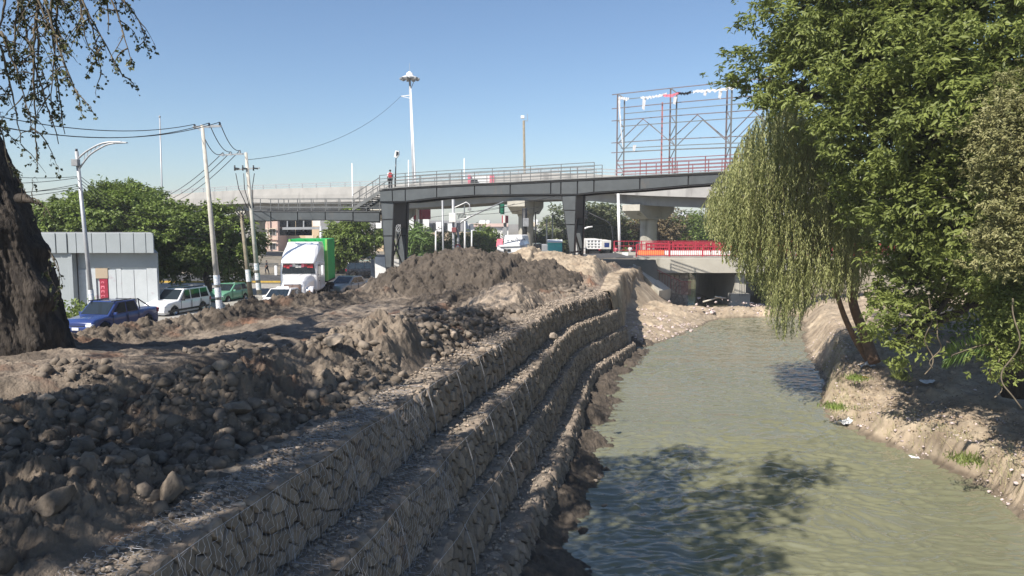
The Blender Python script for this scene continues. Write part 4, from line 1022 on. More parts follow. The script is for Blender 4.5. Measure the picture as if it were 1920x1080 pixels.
xq = P(1380, 540, by).x; xr_ = P(1402, 540, by).x
mb = MB(); mb.box(((xq + xr_) / 2, by + 7, .7), (xr_ - xq, 13.2, 4.2)); mb.prism([(xq - .55, by - .4, -1), (xr_ + .1, by - .4, -1), (xr_ + .1, by + .39, -1), (xq - .55, by + .39, -1)], (.0, 0, 2.2)); mb.build('pier', M['concl'], root)
xm = P(1480, 540, by).x
mb = MB(); mb.box((xm + 4.2, by + 7, .9), (7, 13.2, 3.9)); mb.build('abutment', M['conc'], root)
masonry(root, xm + .7, xm + 6, by + .38, -.3, 2.75, 502)
# sloping concrete wing wall
mb = MB(); mb.prism([P(1187, 495, 60.5), P(1196, 497, 61.6), P(1258, 542, 60.6), P(1236, 545, 58.8)], (0, .5, -1.6)); o = mb.build('wing_wall', M['concl'], root)
# stair rail in front of the abutment (grey pickets)
def picket(root, pts, n_, m):
    m_ = MB()
    for a, b in zip(pts[:-1], pts[1:]): m_.bar(a, b, .07, .07)
    m_.build('handrail', m, root)
    for k in range(n_):
        p = poly_at(pts, (k + .5) / n_); m2 = MB(); m2.bar(p, p - V3((0, 0, 1.1)), .03, .03); m2.build('baluster', m, root)
rr = thing('stair_railing', 'brown picket railing running down beside the stone abutment of the road bridge', 'railing', P(1255, 560, 61))
picket(rr, [P(1222, 506, 61), P(1232, 506, 61), P(1278, 528, 61), P(1296, 528.5, 61)], 26, M['redrail'])
rr = thing('pipe_railing', 'short picket railing on the bridge pier, under the willow fronds', 'railing', P(1395, 560, 61))
picket(rr, [P(1386, 531, 61), P(1412, 531, 61)], 9, M['rail'])
for i, (u, v, r_, y_, lb) in enumerate([(1310, 562, .2, 59, 'pale driftwood coloured stone at the weir, leftmost'), (1372, 556, .22, 59.5, 'pale stone on the weir by the bridge pier'), (1402, 584, .2, 55.6, 'white stone on the near edge of the sand weir'), (1336, 588, .28, 54.5, 'grey rubble lump where the weir meets the sand bank'), (1250, 548, .45, 57, 'broken pale concrete lump below the wing wall'), (1326, 590, .22, 54.2, 'broken grey stone next to the rubble lump at the weir'), (1296, 622, .16, 47, 'white stone at the tip of the sand bank')]):
    p = G(u, v, .7 if v < 570 else .25); rock('boulder', lb, p.x, p.y, r_, p.z, M['rubble'], (1.3, .9, .7), 1.1, 400 + i)
for i, (ua, va, ub, vb) in enumerate([(1318, 566, 1352, 556), (1340, 556, 1362, 559)]):
    m_ = MB(); a = P(ua, va, 59); b = P(ub, vb, 59.2); m_.tube([a, lerp(a, b, .5) - V3((0, 0, .02)), b], [.07, .06, .03], 7); o = m_.build('driftwood', M['concl']); tag(o, ['longer pale driftwood log across the weir under the road bridge', 'short pale driftwood branch at the weir, nearer the pier'][i], 'driftwood')
# asphalt of the road that crosses the bridge, and its approach
mb = MB(); mb.add([(-3, by + 2, 4.0), (x0, by + 2, 4.16), (x0, by + 12, 4.16), (-3, by + 14, 3.6)], [(0, 1, 2, 3)])
mb.add([(x0, by + 1.9, bz - .27), (x1 + 30, by + 1.9, bz - .27), (x1 + 30, by + 12.9, bz - .27), (x0, by + 12.9, bz - .27)], [(0, 1, 2, 3)])
o = mb.build('road', M['asphalt']); tag(o, kind='structure')
# ================================================================ ROADS on the left
mb = MB()
def gq(pts, z): return [(x, y, z) for x, y in pts]
Xr, Yr = np.meshgrid(np.linspace(0, 1, 24), np.linspace(20, 75.5, 60)); Xr = np.interp(Yr, [20, 60, 75.5], [-24.6, -19.7, -20.4]) + Xr * 15
rd_ = link_mesh('road', gridmesh('road', Xr, Yr, g0(Xr, Yr) + .014, M['asphalt'])); tag(rd_, kind='structure')
mb.add(gq([(-80, 77), (-12, 75.02), (-12, 86), (-80, 90)], 1.008), [(0, 1, 2, 3)])
mb.add(gq([(-300, 118), (60, 108), (60, 116), (-300, 128)], 1.02), [(0, 1, 2, 3)])
o = mb.build('road', M['asphalt']); tag(o, kind='structure')
mb = MB(); mb.prism([(-40, 30, 1.0), (-24.2, 26, 1.0), (-19.6, 60, 1.0), (-20.5, 72, 1.0), (-42, 74, 1.0)], (0, 0, .13)); o = mb.build('sidewalk', M['pave']); tag(o, kind='structure')
mb = MB(); mb.prism([(-24.2, 26, 1.0), (-24.0, 26, 1.0), (-19.4, 60, 1.0), (-20.3, 72.2, 1.0), (-20.5, 72, 1.0), (-19.6, 60, 1.0)], (0, 0, .15)); o = mb.build('kerb', M['concl']); tag(o, kind='structure')
mb = MB(); mb.box((-36, 75.8, 1.09), (30, .25, .16)); o = mb.build('kerb', M['yellow']); tag(o, kind='structure')

# ================================================================ VEHICLES  (local frame: +x forward, +y left)
def wheel(root, x, y, r, wd, m_rim='chrome'):
    m_ = MB(); prof = [(r * .62, -wd / 2), (r * .93, -wd / 2), (r, -wd * .3), (r, wd * .3), (r * .93, wd / 2), (r * .62, wd / 2)]
    def lat(prof, mm, nm, cap, par):
        q = MB(); n_ = 20; vs = []; fs = []
        for (rr_, yy) in prof:
            for k in range(n_): t = 2 * math.pi * k / n_; vs.append((x + rr_ * math.cos(t), y + yy, r + rr_ * math.sin(t)))
        for i in range(len(prof) - 1):
            for k in range(n_): k2 = (k + 1) % n_; fs.append((i * n_ + k, i * n_ + k2, (i + 1) * n_ + k2, (i + 1) * n_ + k))
        if cap: fs += [tuple(range(n_)), tuple(range(len(vs) - n_, len(vs)))[::-1]]
        q.add(vs, fs, 0, True); return q.build(nm, mm, par, True)
    ty = lat(prof, M['tyre'], 'wheel', False, root)
    rim = lat([(r * .6, -wd * .42), (r * .62, -wd * .3), (r * .62, wd * .3), (r * .6, wd * .42)], M[m_rim], 'rim', True, ty)
def vehicle(label, cat, loc, heading, L, W, H, low, cab, m, wheels, wr=.34, glassw=True, name='car', extra=None, screen=None, tuck=.16, group=None, sidewin=(), arch=True):
    """low: side outline of the lower body [(x,z)...] closed, without wheel cut-outs; cab: side outline of the cabin"""
    t_ = thing(name, label, cat, loc, heading, group)
    # lower body as vertical slices: section widths bulge at the belt
    def lofted(outline_top, outline_bot, hw, nm, mm, tk0, tk1, n_=36, belt=None):
        xs = np.linspace(outline_top[0][0], outline_top[-1][0], n_); vs = []; fs = []; prof_n = 9
        for x in xs:
            zt_ = np.interp(x, *zip(*outline_top)); zb_ = np.interp(x, *zip(*outline_bot))
            e = 1 - .12 * max(0, (abs(x) / (L / 2)) ** 6)
            wb, wt = hw * e * (1 - tk0), hw * e * (1 - tk1)
            vs += [(x, -wb * .96, zb_), (x, -wb, zb_ + (zt_ - zb_) * .25), (x, -(wb * .5 + wt * .5) * 1.0, zb_ + (zt_ - zb_) * .62), (x, -wt, zt_ - .05), (x, -wt * .9, zt_), (x, 0, zt_ + .02), (x, wt * .9, zt_), (x, wt, zt_ - .05), (x, (wb * .5 + wt * .5), zb_ + (zt_ - zb_) * .62), (x, wb, zb_ + (zt_ - zb_) * .25), (x, wb * .96, zb_)]
        k_ = 11
        for i in range(n_ - 1):
            for j in range(k_): j2 = (j + 1) % k_; fs.append((i * k_ + j, i * k_ + j2, (i + 1) * k_ + j2, (i + 1) * k_ + j))
        fs += [tuple(range(k_))[::-1], tuple((n_ - 1) * k_ + j for j in range(k_))]
        q = MB(); q.add(vs, fs, 0, True); o = q.build(nm, mm, t_, True)
        for f in o.data.polygons[-2:]: f.use_smooth = False
        return o
    bot = [(low[0][0], low[0][1])]
    clear = .22 if H < 2 else .3
    bx = sorted([low[0][0]] + [x for wx in wheels for x in (wx - wr * 1.25, wx - wr * 1.0, wx, wx + wr * 1.0, wx + wr * 1.25)] + [low[-1][0]])
    bots = []
    for x in bx:
        z = clear
        for wx in wheels:
            if abs(x - wx) < wr * 1.2: z = wr * (2.12 if abs(x - wx) < .1 else 1.55)
        bots.append((x, z))
    body = lofted(low, bots, W / 2, 'body', M[m], .02, .03, 60)
    # cabin
    (xr0, zr0), (xr1, zr1), (xf1, zf1), (xf0, zf0) = cab   # rear bottom, rear top, front top, front bottom
    wb = W / 2 * .95; wt = W / 2 * (1 - tuck)
    c = [(xr0, -wb, zr0), (xr1, -wt, zr1), (xf1, -wt, zf1), (xf0, -wb, zf0)]; d = [(x, -y, z) for x, y, z in c]
    q = MB(); q.add(c + d, [(0, 1, 2, 3), (7, 6, 5, 4), (0, 4, 5, 1), (1, 5, 6, 2), (2, 6, 7, 3), (3, 7, 4, 0)])
    q.build('cabin', M[m], t_, True, bevel=.04)
    def onside(sgn, x, z):   # point on the cabin side plane
        t = (z - zr0) / (zr1 - zr0); return (x, sgn * (wb + (wt - wb) * t + .012), z)
    zlo = zr0 + .05; zhi = min(zr1, zf1) - .07
    for sgn in (-1, 1):
        for (a0, a1, b1, b0) in sidewin:   # bottom x0, bottom x1, top x1, top x0
            q = MB(); q.add([onside(sgn, a0, zlo), onside(sgn, a1, zlo), onside(sgn, b1, zhi), onside(sgn, b0, zhi)], [(0, 1, 2, 3)]); o = q.build('side_window', M['glass'], t_, True)
            so = o.modifiers.new('s', 'SOLIDIFY'); so.thickness = .012; so.offset = 0
    def quad_on(p0, p1, z_in, w_in0, w_in1, nm):
        (xa, za), (xb, zb_) = p0, p1; n_ = V3((zb_ - za, 0, -(xb - xa))).normalized(); n_ = n_ if n_.z > 0 else -n_
        if abs(n_.z) < .01: n_ = V3((1 if xa > 0 else -1, 0, 0))
        A = V3((xa, 0, za)); B = V3((xb, 0, zb_)); a = A + (B - A) * z_in; b = B - (B - A) * z_in; off = n_ * .012
        q = MB(); q.add([a + off + V3((0, -w_in0, 0)), a + off + V3((0, w_in0, 0)), b + off + V3((0, w_in1, 0)), b + off + V3((0, -w_in1, 0))], [(0, 1, 2, 3)]); o = q.build(nm, M['glass'], t_, True)
        so = o.modifiers.new('s', 'SOLIDIFY'); so.thickness = .012; so.offset = 0
    quad_on((xf0, zf0), (xf1, zf1), .08, wb - .1, wt - .08, 'windscreen')
    quad_on((xr0, zr0), (xr1, zr1), .12, wb - .16, wt - .14, 'rear_window')
    for wx in wheels:
        for sy in (-1, 1): wheel(t_, wx, sy * (W / 2 - .11), wr, .2)
    fx = low[-1][0]; rx = low[0][0]; zt_ = low[-1][1]
    for sy in (-1, 1):
        q = MB(); q.box((fx - .05, sy * W * .36, zt_ - .1), (.2, W * .2, .16)); q.build('headlight', M['lamp'], t_, True, bevel=.03)
        q = MB(); q.box((rx + .04, sy * W * .41, low[0][1] - .16), (.12, W * .1, .24)); q.build('tail_light', M['red'], t_, True, bevel=.02)
        q = MB(); q.box((xf0 - .35, sy * (W / 2 + .09), zr0 + .06), (.12, .2, .14)); q.build('mirror', M[m] if name != 'sport_utility_vehicle' else M['cardark'], t_, True, bevel=.03)
    q = MB(); q.box((fx + .02, 0, .46), (.2, W * .93, .24)); q.build('bumper', M[m], t_, True, bevel=.05)
    q = MB(); q.box((fx + .01, 0, zt_ - .16), (.08, W * .44, .13)); q.build('grille', M['cardark'], t_, True, bevel=.015)
    q = MB(); q.box((fx + .14, 0, .48), (.02, .36, .13)); q.build('number_plate', M['white'], t_, True)
    for sgn in (-1, 1):      # door seams and handles
        q = MB()
        for xx in sorted(set([round(s_[0], 2) for s_ in sidewin] + [round(s_[1], 2) for s_ in sidewin])): q.box((xx, sgn * (W / 2 - .0), (.35 + zr0) / 2), (.012, .02, zr0 - .42))
        q.build('door_seam', M['cardark'], t_, True)
    if extra: extra(t_)
    return t_
HD = math.atan2(-.975, -.23)
def spot(u, Y, z=None): p = P(u, 500, Y); return (p.x, p.y, float(g0(np.array([p.x]), np.array([p.y]))[0]) + .014)
# blue pickup: crew cab, black roll bars, roof rails
def ex_pick(t_):
    for sy in (-.66, .66):
        q = MB(); q.bar((-.55, sy, 1.66), (.85, sy, 1.66), .05, .05); q.build('roof_rail', M['cardark'], t_, True)
    q = MB()
    for sy in (-.62, .62): q.tube([(-.95, sy, 1.05), (-1.0, sy, 1.58), (-1.12, sy, 1.6), (-2.0, sy, 1.1)], .035, 8); q.tube([(-1.25, sy, 1.05), (-1.15, sy, 1.56)], .03, 8)
    q.bar((-1.05, -.62, 1.58), (-1.05, .62, 1.58), .06, .06); q.build('roll_bar', M['cardark'], t_, True)
    q = MB(); q.box((-1.72, 0, 1.0), (1.5, 1.3, .03)); q.build('bed_liner', M['black'], t_, True)
vehicle('blue crew cab pickup truck with black roll bar, partly hidden behind tree and berm', 'pickup truck', spot(207, 37.5), HD + .05, 5.0, 1.8, 1.7,
        [(-2.5, 1.03), (-.95, 1.03), (1.05, 1.03), (1.35, 1.0), (2.2, .9), (2.42, .72)], [(-.95, 1.0), (-.75, 1.62), (.6, 1.64), (1.35, .98)], 'carblue', (-1.6, 1.6), .36, name='pickup_truck', extra=ex_pick,
        sidewin=[(-.82, -.02, -.02, -.62), (.08, 1.05, .45, .08)])
def ex_suv(t_):
    for sy in (-.6, .6):
        q = MB(); q.bar((-1.9, sy, 1.80), (.2, sy, 1.80), .04, .045); q.build('roof_rail', M['cardark'], t_, True)
    for sy in (-.9, .9): q = MB(); q.box((0, sy * 1.005, .42), (4.2, .04, .14)); q.build('sill_trim', M['cardark'], t_, True)
vehicle('white boxy sport utility vehicle with dark windows in the queue behind the blue pickup', 'sport utility vehicle', spot(331, 49.5), HD, 4.8, 1.85, 1.75,
        [(-2.4, 1.05), (1.0, 1.06), (1.4, 1.04), (2.1, .96), (2.35, .8)], [(-2.38, 1.02), (-2.1, 1.75), (.35, 1.76), (1.1, 1.03)], 'carwhite', (-1.45, 1.45), .37, name='sport_utility_vehicle', extra=ex_suv,
        sidewin=[(-2.1, -1.25, -1.25, -1.92), (-1.15, -.25, -.25, -1.15), (-.15, .85, .3, -.15)])
vehicle('pale green and silver hatchback between the white utility vehicle and the pale pole', 'hatchback car', spot(426, 57.5), HD + .03, 3.8, 1.62, 1.42,
        [(-1.9, .88), (.8, .9), (1.1, .87), (1.65, .76), (1.85, .62)], [(-1.85, .86), (-1.35, 1.40), (.05, 1.42), (.85, .87)], 'cargreen', (-1.18, 1.18), .29, name='hatchback_car',
        sidewin=[(-1.55, -.75, -.75, -1.2), (-.66, .62, .0, -.66)])
vehicle('white saloon car in front of the lorry, mostly hidden by the dark berm', 'car', spot(527, 47.5, .75), HD + .12, 4.2, 1.68, 1.42,
        [(-2.1, .9), (.8, .92), (1.1, .88), (1.9, .74), (2.08, .6)], [(-1.6, .88), (-1.0, 1.40), (.15, 1.42), (.95, .88)], 'carwhite', (-1.25, 1.3), .3,
        sidewin=[(-1.2, -.4, -.4, -.95), (-.32, .7, .1, -.32)])
vehicle('dark grey saloon car with a pale roof, right of the lorry behind the berm', 'car', spot(650, 58.5, .9), HD - .1, 4.3, 1.7, 1.42,
        [(-2.1, .9), (.8, .92), (1.1, .88), (1.9, .74), (2.08, .6)], [(-1.7, .88), (-1.1, 1.40), (.15, 1.42), (1.0, .88)], 'carsilver', (-1.25, 1.3), .3,
        sidewin=[(-1.25, -.4, -.4, -1.0), (-.32, .75, .1, -.32)])
vehicle('dark utility vehicle parked side on beyond the small trees, left of the white boards', 'sport utility vehicle', spot(686, 82), math.radians(12), 4.4, 1.8, 1.8,
        [(-2.2, 1.1), (1.0, 1.1), (1.3, 1.08), (2.0, .98), (2.15, .8)], [(-2.15, 1.05), (-1.9, 1.78), (.4, 1.8), (1.1, 1.08)], 'cardark', (-1.35, 1.35), .36, name='sport_utility_vehicle',
        sidewin=[(-1.9, -1.2, -1.2, -1.75), (-1.1, -.2, -.2, -1.1), (-.1, .85, .3, -.1)])
vehicle('small white car passing far off behind the pale green fence', 'car', spot(618, 104), math.radians(175), 4.2, 1.7, 1.45,
        [(-2.1, .9), (.8, .92), (1.1, .88), (1.9, .74), (2.08, .6)], [(-1.6, .88), (-1.0, 1.40), (.15, 1.42), (.95, .88)], 'carwhite', (-1.25, 1.3), .3, sidewin=[(-1.2, -.4, -.4, -.95), (-.32, .7, .1, -.32)])
pf = P(1288, 409, 200); vehicle('tiny white car driving on the distant overpass', 'car', (pf.x, pf.y, pf.z), math.radians(10), 4.4, 1.8, 1.6,
        [(-2.1, .9), (.8, .92), (1.1, .88), (1.9, .74), (2.08, .6)], [(-1.8, .88), (-1.4, 1.55), (.15, 1.6), (.95, .88)], 'carwhite', (-1.25, 1.3), .3, sidewin=[(-1.4, -.4, -.4, -1.2), (-.32, .7, .1, -.32)])

# white long-nose lorry with high roof fairing, and its green container
def lorry(loc, heading):
    t_ = thing('lorry', 'white long nosed lorry tractor with high roof fairing facing the camera', 'lorry', loc, heading)
    W = 2.35; hw = W / 2
    def solid(nm, secs, m, bev=.05, sm_=False):
        """secs: list of (x, halfwidth_bottom, halfwidth_top, zbottom, ztop)"""
        vs = []; fs = []
        for x, wb, wt, zb_, zt_ in secs: vs += [(x, -wb, zb_), (x, -wb, zb_ + (zt_ - zb_) * .7), (x, -wt, zt_), (x, wt, zt_), (x, wb, zb_ + (zt_ - zb_) * .7), (x, wb, zb_)]
        n_ = 6
        for i in range(len(secs) - 1):
            for j in range(n_): j2 = (j + 1) % n_; fs.append((i * n_ + j, i * n_ + j2, (i + 1) * n_ + j2, (i + 1) * n_ + j))
        fs += [tuple(range(n_))[::-1], tuple((len(secs) - 1) * n_ + j for j in range(n_))]
        q = MB(); q.add(vs, fs); return q.build(nm, M[m], t_, True, bevel=bev)
    # sleeper cab with slanting roof fairing (origin at cab front)
    solid('cab', [(-2.9, hw, hw, .85, 2.75), (-.35, hw, hw * .98, .85, 2.75), (-.12, hw * .97, hw * .93, .95, 2.72)], 'carwhite', .1)
    solid('roof_fairing', [(-2.9, hw * .98, hw * .9, 2.7, 3.98), (-1.75, hw * .97, hw * .84, 2.72, 3.97), (-.85, hw * .95, hw * .74, 2.72, 3.5), (-.1, hw * .9, hw * .72, 2.68, 2.95), (.1, hw * .86, hw * .7, 2.66, 2.76)], 'carwhite', .12)
    solid('bonnet', [(-.1, hw * .86, hw * .72, .8, 1.98), (.7, hw * .72, hw * .56, .75, 1.86), (1.6, hw * .62, hw * .46, .7, 1.62), (1.78, hw * .58, hw * .42, .72, 1.45)], 'carwhite', .08)
    for sy in (-1, 1):
        q = MB(); pts = []
        for k in range(9): a = math.pi * k / 8; pts.append((1.0 + .68 * math.cos(a), .62 + .66 * math.sin(a)))
        q.prism([(x, sy * .66, z) for x, z in pts], (0, sy * .5, 0)); q.build('wheel_arch', M['carwhite'], t_, True, bevel=.06)
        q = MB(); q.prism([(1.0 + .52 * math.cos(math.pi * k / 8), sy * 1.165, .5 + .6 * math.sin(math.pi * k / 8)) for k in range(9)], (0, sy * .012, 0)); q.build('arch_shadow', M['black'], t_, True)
        wheel(t_, 1.0, sy * 1.04, .5, .28, 'grey'); wheel(t_, -2.6, sy * 1.0, .5, .5, 'grey'); wheel(t_, -3.9, sy * 1.0, .5, .5, 'grey')
        q = MB(); q.lathe((1.5, sy * .84, 1.0), [(.001, -.15), (.14, -.14), (.17, 0), (.14, .14), (.001, .16)], 12); q.build('headlight', M['lamp'], t_, True)
        q = MB(); q.box((1.58, sy * .98, 1.0), (.1, .1, .12)); q.build('indicator', M['amber'], t_, True, bevel=.02)
        q = MB(); q.add([(-1.0, sy * (hw + .012), 1.95), (-.35, sy * (hw + .012), 1.85), (-.4, sy * (hw + .004), 2.55), (-1.0, sy * (hw + .004), 2.55)], [(0, 1, 2, 3)]); o = q.build('side_window', M['glass'], t_, True); so = o.modifiers.new('s', 'SOLIDIFY'); so.thickness = .012; so.offset = 0
        q = MB(); q.box((-.3, sy * (hw + .28), 2.2), (.16, .16, .62)); q.build('mirror', M['carwhite'], t_, True, bevel=.03)
        q = MB(); q.bar((-.3, sy * hw, 2.5), (-.3, sy * (hw + .28), 2.5), .03, .03); q.bar((-.3, sy * hw, 1.9), (-.3, sy * (hw + .28), 1.9), .03, .03); q.build('mirror_arm', M['black'], t_, True)
        q = MB(); q.box((-.72, sy * (hw + .012), 1.5), (.14, .02, .05)); q.build('door_handle', M['black'], t_, True)
        q = MB(); q.box((-1.1, sy * (hw + .006), 1.75), (.02, .012, 1.7)); q.box((-.22, sy * (hw + .004), 1.5), (.02, .012, 1.2)); q.build('door_seam', M['grey'], t_, True)
    q = MB(); q.add([(-.09, -hw * .88, 2.0), (-.09, hw * .88, 2.0), (-.085, hw * .82, 2.62), (-.085, -hw * .82, 2.62)], [(0, 1, 2, 3)]); o = q.build('windscreen', M['glass'], t_, True); so = o.modifiers.new('s', 'SOLIDIFY'); so.thickness = .03; so.offset = 0
    # red and grey painted sun strip across the top of the windscreen
    for k in range(10):
        y = -.92 + 1.84 * (k + .5) / 10; q = MB(); zz = 2.5 - .05 * math.sin(k * 1.7); hh_ = .17 + .05 * math.sin(k * 2.3)
        q.box((-.062, y, zz), (.012, .175, hh_)); q.build('sun_strip', M['clred' if k in (0, 1, 7, 8, 9) else ('clpink' if k in (2, 6) else 'dwhite')], t_, True)
    q = MB(); q.box((1.795, 0, 1.2), (.05, 1.06, .6)); q.build('grille_frame', M['chrome'], t_, True, bevel=.02)
    for k in range(13): q = MB(); q.box((1.83, -.46 + k * .92 / 12, 1.2), (.03, .045, .52)); q.build('grille_slat', M['bronze'], t_, True)
    q = MB(); q.box((1.86, -.36, 1.28), (.02, .3, .16)); q.build('number_plate', M['white'], t_, True)
    q = MB(); q.box((1.8, 0, .72), (.3, 2.2, .3)); q.build('bumper', M['carwhite'], t_, True, bevel=.06)
    q = MB(); q.box((-4.0, 0, .8), (4.4, .9, .3)); q.build('chassis', M['black'], t_, True)
    c = thing('shipping_container', 'bright green corrugated container carried behind the white lorry', 'container', (loc[0], loc[1], loc[2]), heading)
    Wc = 2.5; x1_, x0_ = -3.3, -6.6
    q = MB(); q.box(((x0_ + x1_) / 2, 0, 1.25), (x1_ - x0_, Wc, .12)); q.build('chassis_frame', M['black'], c, True)
    def corr(nm, m, zb_, zt_):
        q = MB(); vs = []; n_ = 0; xs = []; x = x0_
        while x < x1_ - .3: xs += [(x, 0), (x + .18, 0), (x + .23, .05), (x + .41, .05)]; x += .46
        for sy in (-1, 1):
            for (x, d_), (x2, d2) in zip(xs[:-1], xs[1:]):
                b0 = len(q.v); q.add([(x, sy * (Wc / 2 - d_), zb_), (x2, sy * (Wc / 2 - d2), zb_), (x2, sy * (Wc / 2 - d2), zt_), (x, sy * (Wc / 2 - d_), zt_)], [(0, 1, 2, 3)])
        q.box((x1_ - .05, 0, (zb_ + zt_) / 2), (.1, Wc - .02, zt_ - zb_)); q.box((x0_ + .05, 0, (zb_ + zt_) / 2), (.1, Wc - .02, zt_ - zb_)); q.build(nm, M[m], c, True)
    corr('wall', 'gcont', 1.3, 4.05)
    q = MB(); q.box(((x0_ + x1_) / 2, 0, 4.08), (x1_ - x0_, Wc, .08)); q.build('roof', M['gcont'], c, True)
    for sy in (-1, 1): q = MB(); q.box((x1_ - .12, sy * (Wc / 2 - .04), 2.7), (.28, .14, 2.85)); q.build('corner_post', M['lgcont'], c, True)
    for wx in (-5.9,):
        for sy in (-1, 1): wheel(c, wx, sy * 1.0, .5, .5, 'grey')
lp = P(559, 500, 50.5); LH = math.atan2(-.995, .10 - .02)
lorry((lp.x, lp.y, 1.5), LH)
for o_ in bpy.data.objects:
    if o_.parent is None and (o_.name == 'lorry' or o_.name == 'shipping_container'): o_.scale = (1.09, 1.09, 1.09)

# white high-roof lorry fairing behind the tan pile, LUNA lettering
def luna():
    b = P(960, 480, 70); t_ = thing('lorry', 'white lorry with a domed roof fairing lettered LUNA, behind the tan soil pile', 'lorry', (b.x, b.y, 2.0))
    def q4(nm, pts, dv, m, bev=.05): q = MB(); q.prism(pts, dv); return q.build(nm, M[m], t_, False, bevel=bev)
    y = 70
    q4('cab', [P(932, 470, y), P(932, 460, y), P(988, 458, y), P(988, 505, y), P(934, 505, y)], (0, 2.6, 0), 'carwhite')
    q = MB(); A = [P(944, 460, y), P(947, 441, y + .6), P(978, 440, y + .6), P(982, 460, y)]; B = [P(944, 459, y + 2.4), P(947, 440.5, y + 2.4), P(990, 439.5, y + 2.4), P(994, 459, y + 2.4)]
    q.add(A + B, [(0, 1, 2, 3), (7, 6, 5, 4), (0, 4, 5, 1), (1, 5, 6, 2), (2, 6, 7, 3), (3, 7, 4, 0)]); q.build('roof_fairing', M['carwhite'], t_, bevel=.12)
    for k, (ua, ub) in enumerate([(944.5, 950), (951, 957.5)]): q4('windscreen', [P(ua, 472, y - .02), P(ua, 467, y - .02), P(ub, 467, y - .02), P(ub, 472, y - .02)], (0, -.02, 0), 'glass', 0)
    q4('sun_visor', [P(938, 464, y - .02), P(938, 462.5, y - .02), P(984, 460.5, y - .02), P(984, 462, y - .02)], (0, -.06, 0), 'grey', 0)
    q4('side_box', [P(930, 463, y + 1), P(932, 448.5, y + 1), P(943, 447.5, y + 1), P(942, 462, y + 1)], (0, .6, 0), 'clpink', .02)
    cu = bpy.data.curves.new('lettering', 'FONT'); cu.body = 'LUNA'; cu.size = .62; cu.extrude = .01; cu.materials.append(M['grey'])
    cu.space_character = 1.25; tmp = bpy.data.objects.new('tmp', cu); COL.objects.link(tmp); bpy.context.view_layer.update(); me = bpy.data.meshes.new_from_object(tmp); bpy.data.objects.remove(tmp)
    me.name = 'lettering'; o = bpy.data.objects.new('lettering', me); COL.objects.link(o); o.parent = t_; p = P(949, 452, y + .2)
    o.location = (p.x - b.x, p.y - b.y - .12, p.z - 2.0); o.rotation_euler = (math.radians(72), 0, 0)
luna()

# white cargo truck with open cage rear, box trucks, portable toilet
def box_thing(name, label, cat, u0, u1, v0, v1, y, dy, zb, m, parts):
    a = P(u0, v0, y); b = P(u1, v0, y); t_ = thing(name, label, cat, ((a.x + b.x) / 2, y, zb)); zt_ = a.z
    q = MB(); q.box(((a.x + b.x) / 2, y + dy / 2, (zb + zt_) / 2), (b.x - a.x, dy, zt_ - zb)); q.build('body', M[m], t_, bevel=.03)
    parts(t_, a.x, b.x, zb, zt_, y, dy); return t_
def toilet(t_, a, b, zb, zt_, y, dy):
    q = MB(); q.prism([(a - .05, y - .05, zt_), (b + .05, y - .05, zt_), (b + .05, y + dy / 2, zt_ + .18), (a - .05, y + dy / 2, zt_ + .18)], (0, 0, .08)); q.prism([(a - .05, y + dy / 2, zt_ + .18), (b + .05, y + dy / 2, zt_ + .18), (b + .05, y + dy + .05, zt_), (a - .05, y + dy + .05, zt_)], (0, 0, .08)); q.build('roof', M['white'], t_)
    q = MB(); q.box((b + .02, y + dy / 2, (zb + zt_) / 2), (.05, dy * .7, (zt_ - zb) * .9)); q.build('door', M['tealdark'], t_)  # dark colour here paints in the shade on the cabin's right side
    q = MB(); q.box((b + .055, y + dy * .3, (zb + zt_) / 2), (.03, .06, .2)); q.build('door_handle', M['grey'], t_)
    for k in range(4): q = MB(); q.box(((a + b) / 2, y - .012, zb + (zt_ - zb) * (.15 + .22 * k)), ((b - a) * .8, .03, .05)); q.build('moulding', M['teal'], t_)
box_thing('portable_toilet', 'turquoise portable toilet cabin with a white roof beside the footbridge leg', 'portable toilet', 1028, 1054, 455, 0, 62.6, 1.3, 3.9, 'teal', toilet)
def cage(t_, a, b, zb, zt_, y, dy):
    q = MB(); q.box(((a + b) / 2, y - .02, (zb + zt_) / 2), (b - a - .5, .03, zt_ - zb - .4)); q.build('back_panel', M['grey'], t_)
    for k in range(5): x = a + .1 + (b - a - .2) * k / 4; q = MB(); q.box((x, y - .09, (zb + zt_) / 2), (.16, .1, zt_ - zb + .1)); q.build('upright', M['white'], t_)
    for z in (.02, .32, .62, .98): q = MB(); q.box(((a + b) / 2, y - .12, zb + (zt_ - zb) * z), (b - a, .08, .13)); q.build('crossbar', M['white'], t_)
    q = MB(); q.box(((a + b) / 2, y + .4, zb - .45), (b - a - .4, .8, .5)); q.build('undercarriage', M['black'], t_)
    for x in (a + .35, b - .35): wheel_y(t_, x, y + .8, zb - .55, .45)
    q = MB(); q.box((b - .25, y - .16, zb - .12), (.2, .05, .14)); q.build('tail_light', M['red'], t_)
def wheel_y(t_, x, y, z, r):
    q = MB(); q.tube([(x - .15, y, z), (x + .15, y, z)], r, 18); q.build('wheel', M['tyre'], t_)
box_thing('cargo_truck', 'white cargo truck with a barred cage rear, behind the right footbridge leg', 'truck', 1099, 1128, 449, 0, 84, 7, 4.25, 'dwhite', cage)
def plainbox(t_, a, b, zb, zt_, y, dy):
    q = MB(); q.box(((a + b) / 2, y - .015, (zb + zt_) / 2), ((b - a) * .55, .03, (zt_ - zb) * .5)); q.build('rear_door', M['carblue'], t_)
    q = MB(); q.box(((a + b) / 2, y + .6, zb - .3), (b - a - .3, 1, .5)); q.build('undercarriage', M['black'], t_)
    for x in (a + .3, b - .3): wheel_y(t_, x, y + .8, zb - .3, .42)
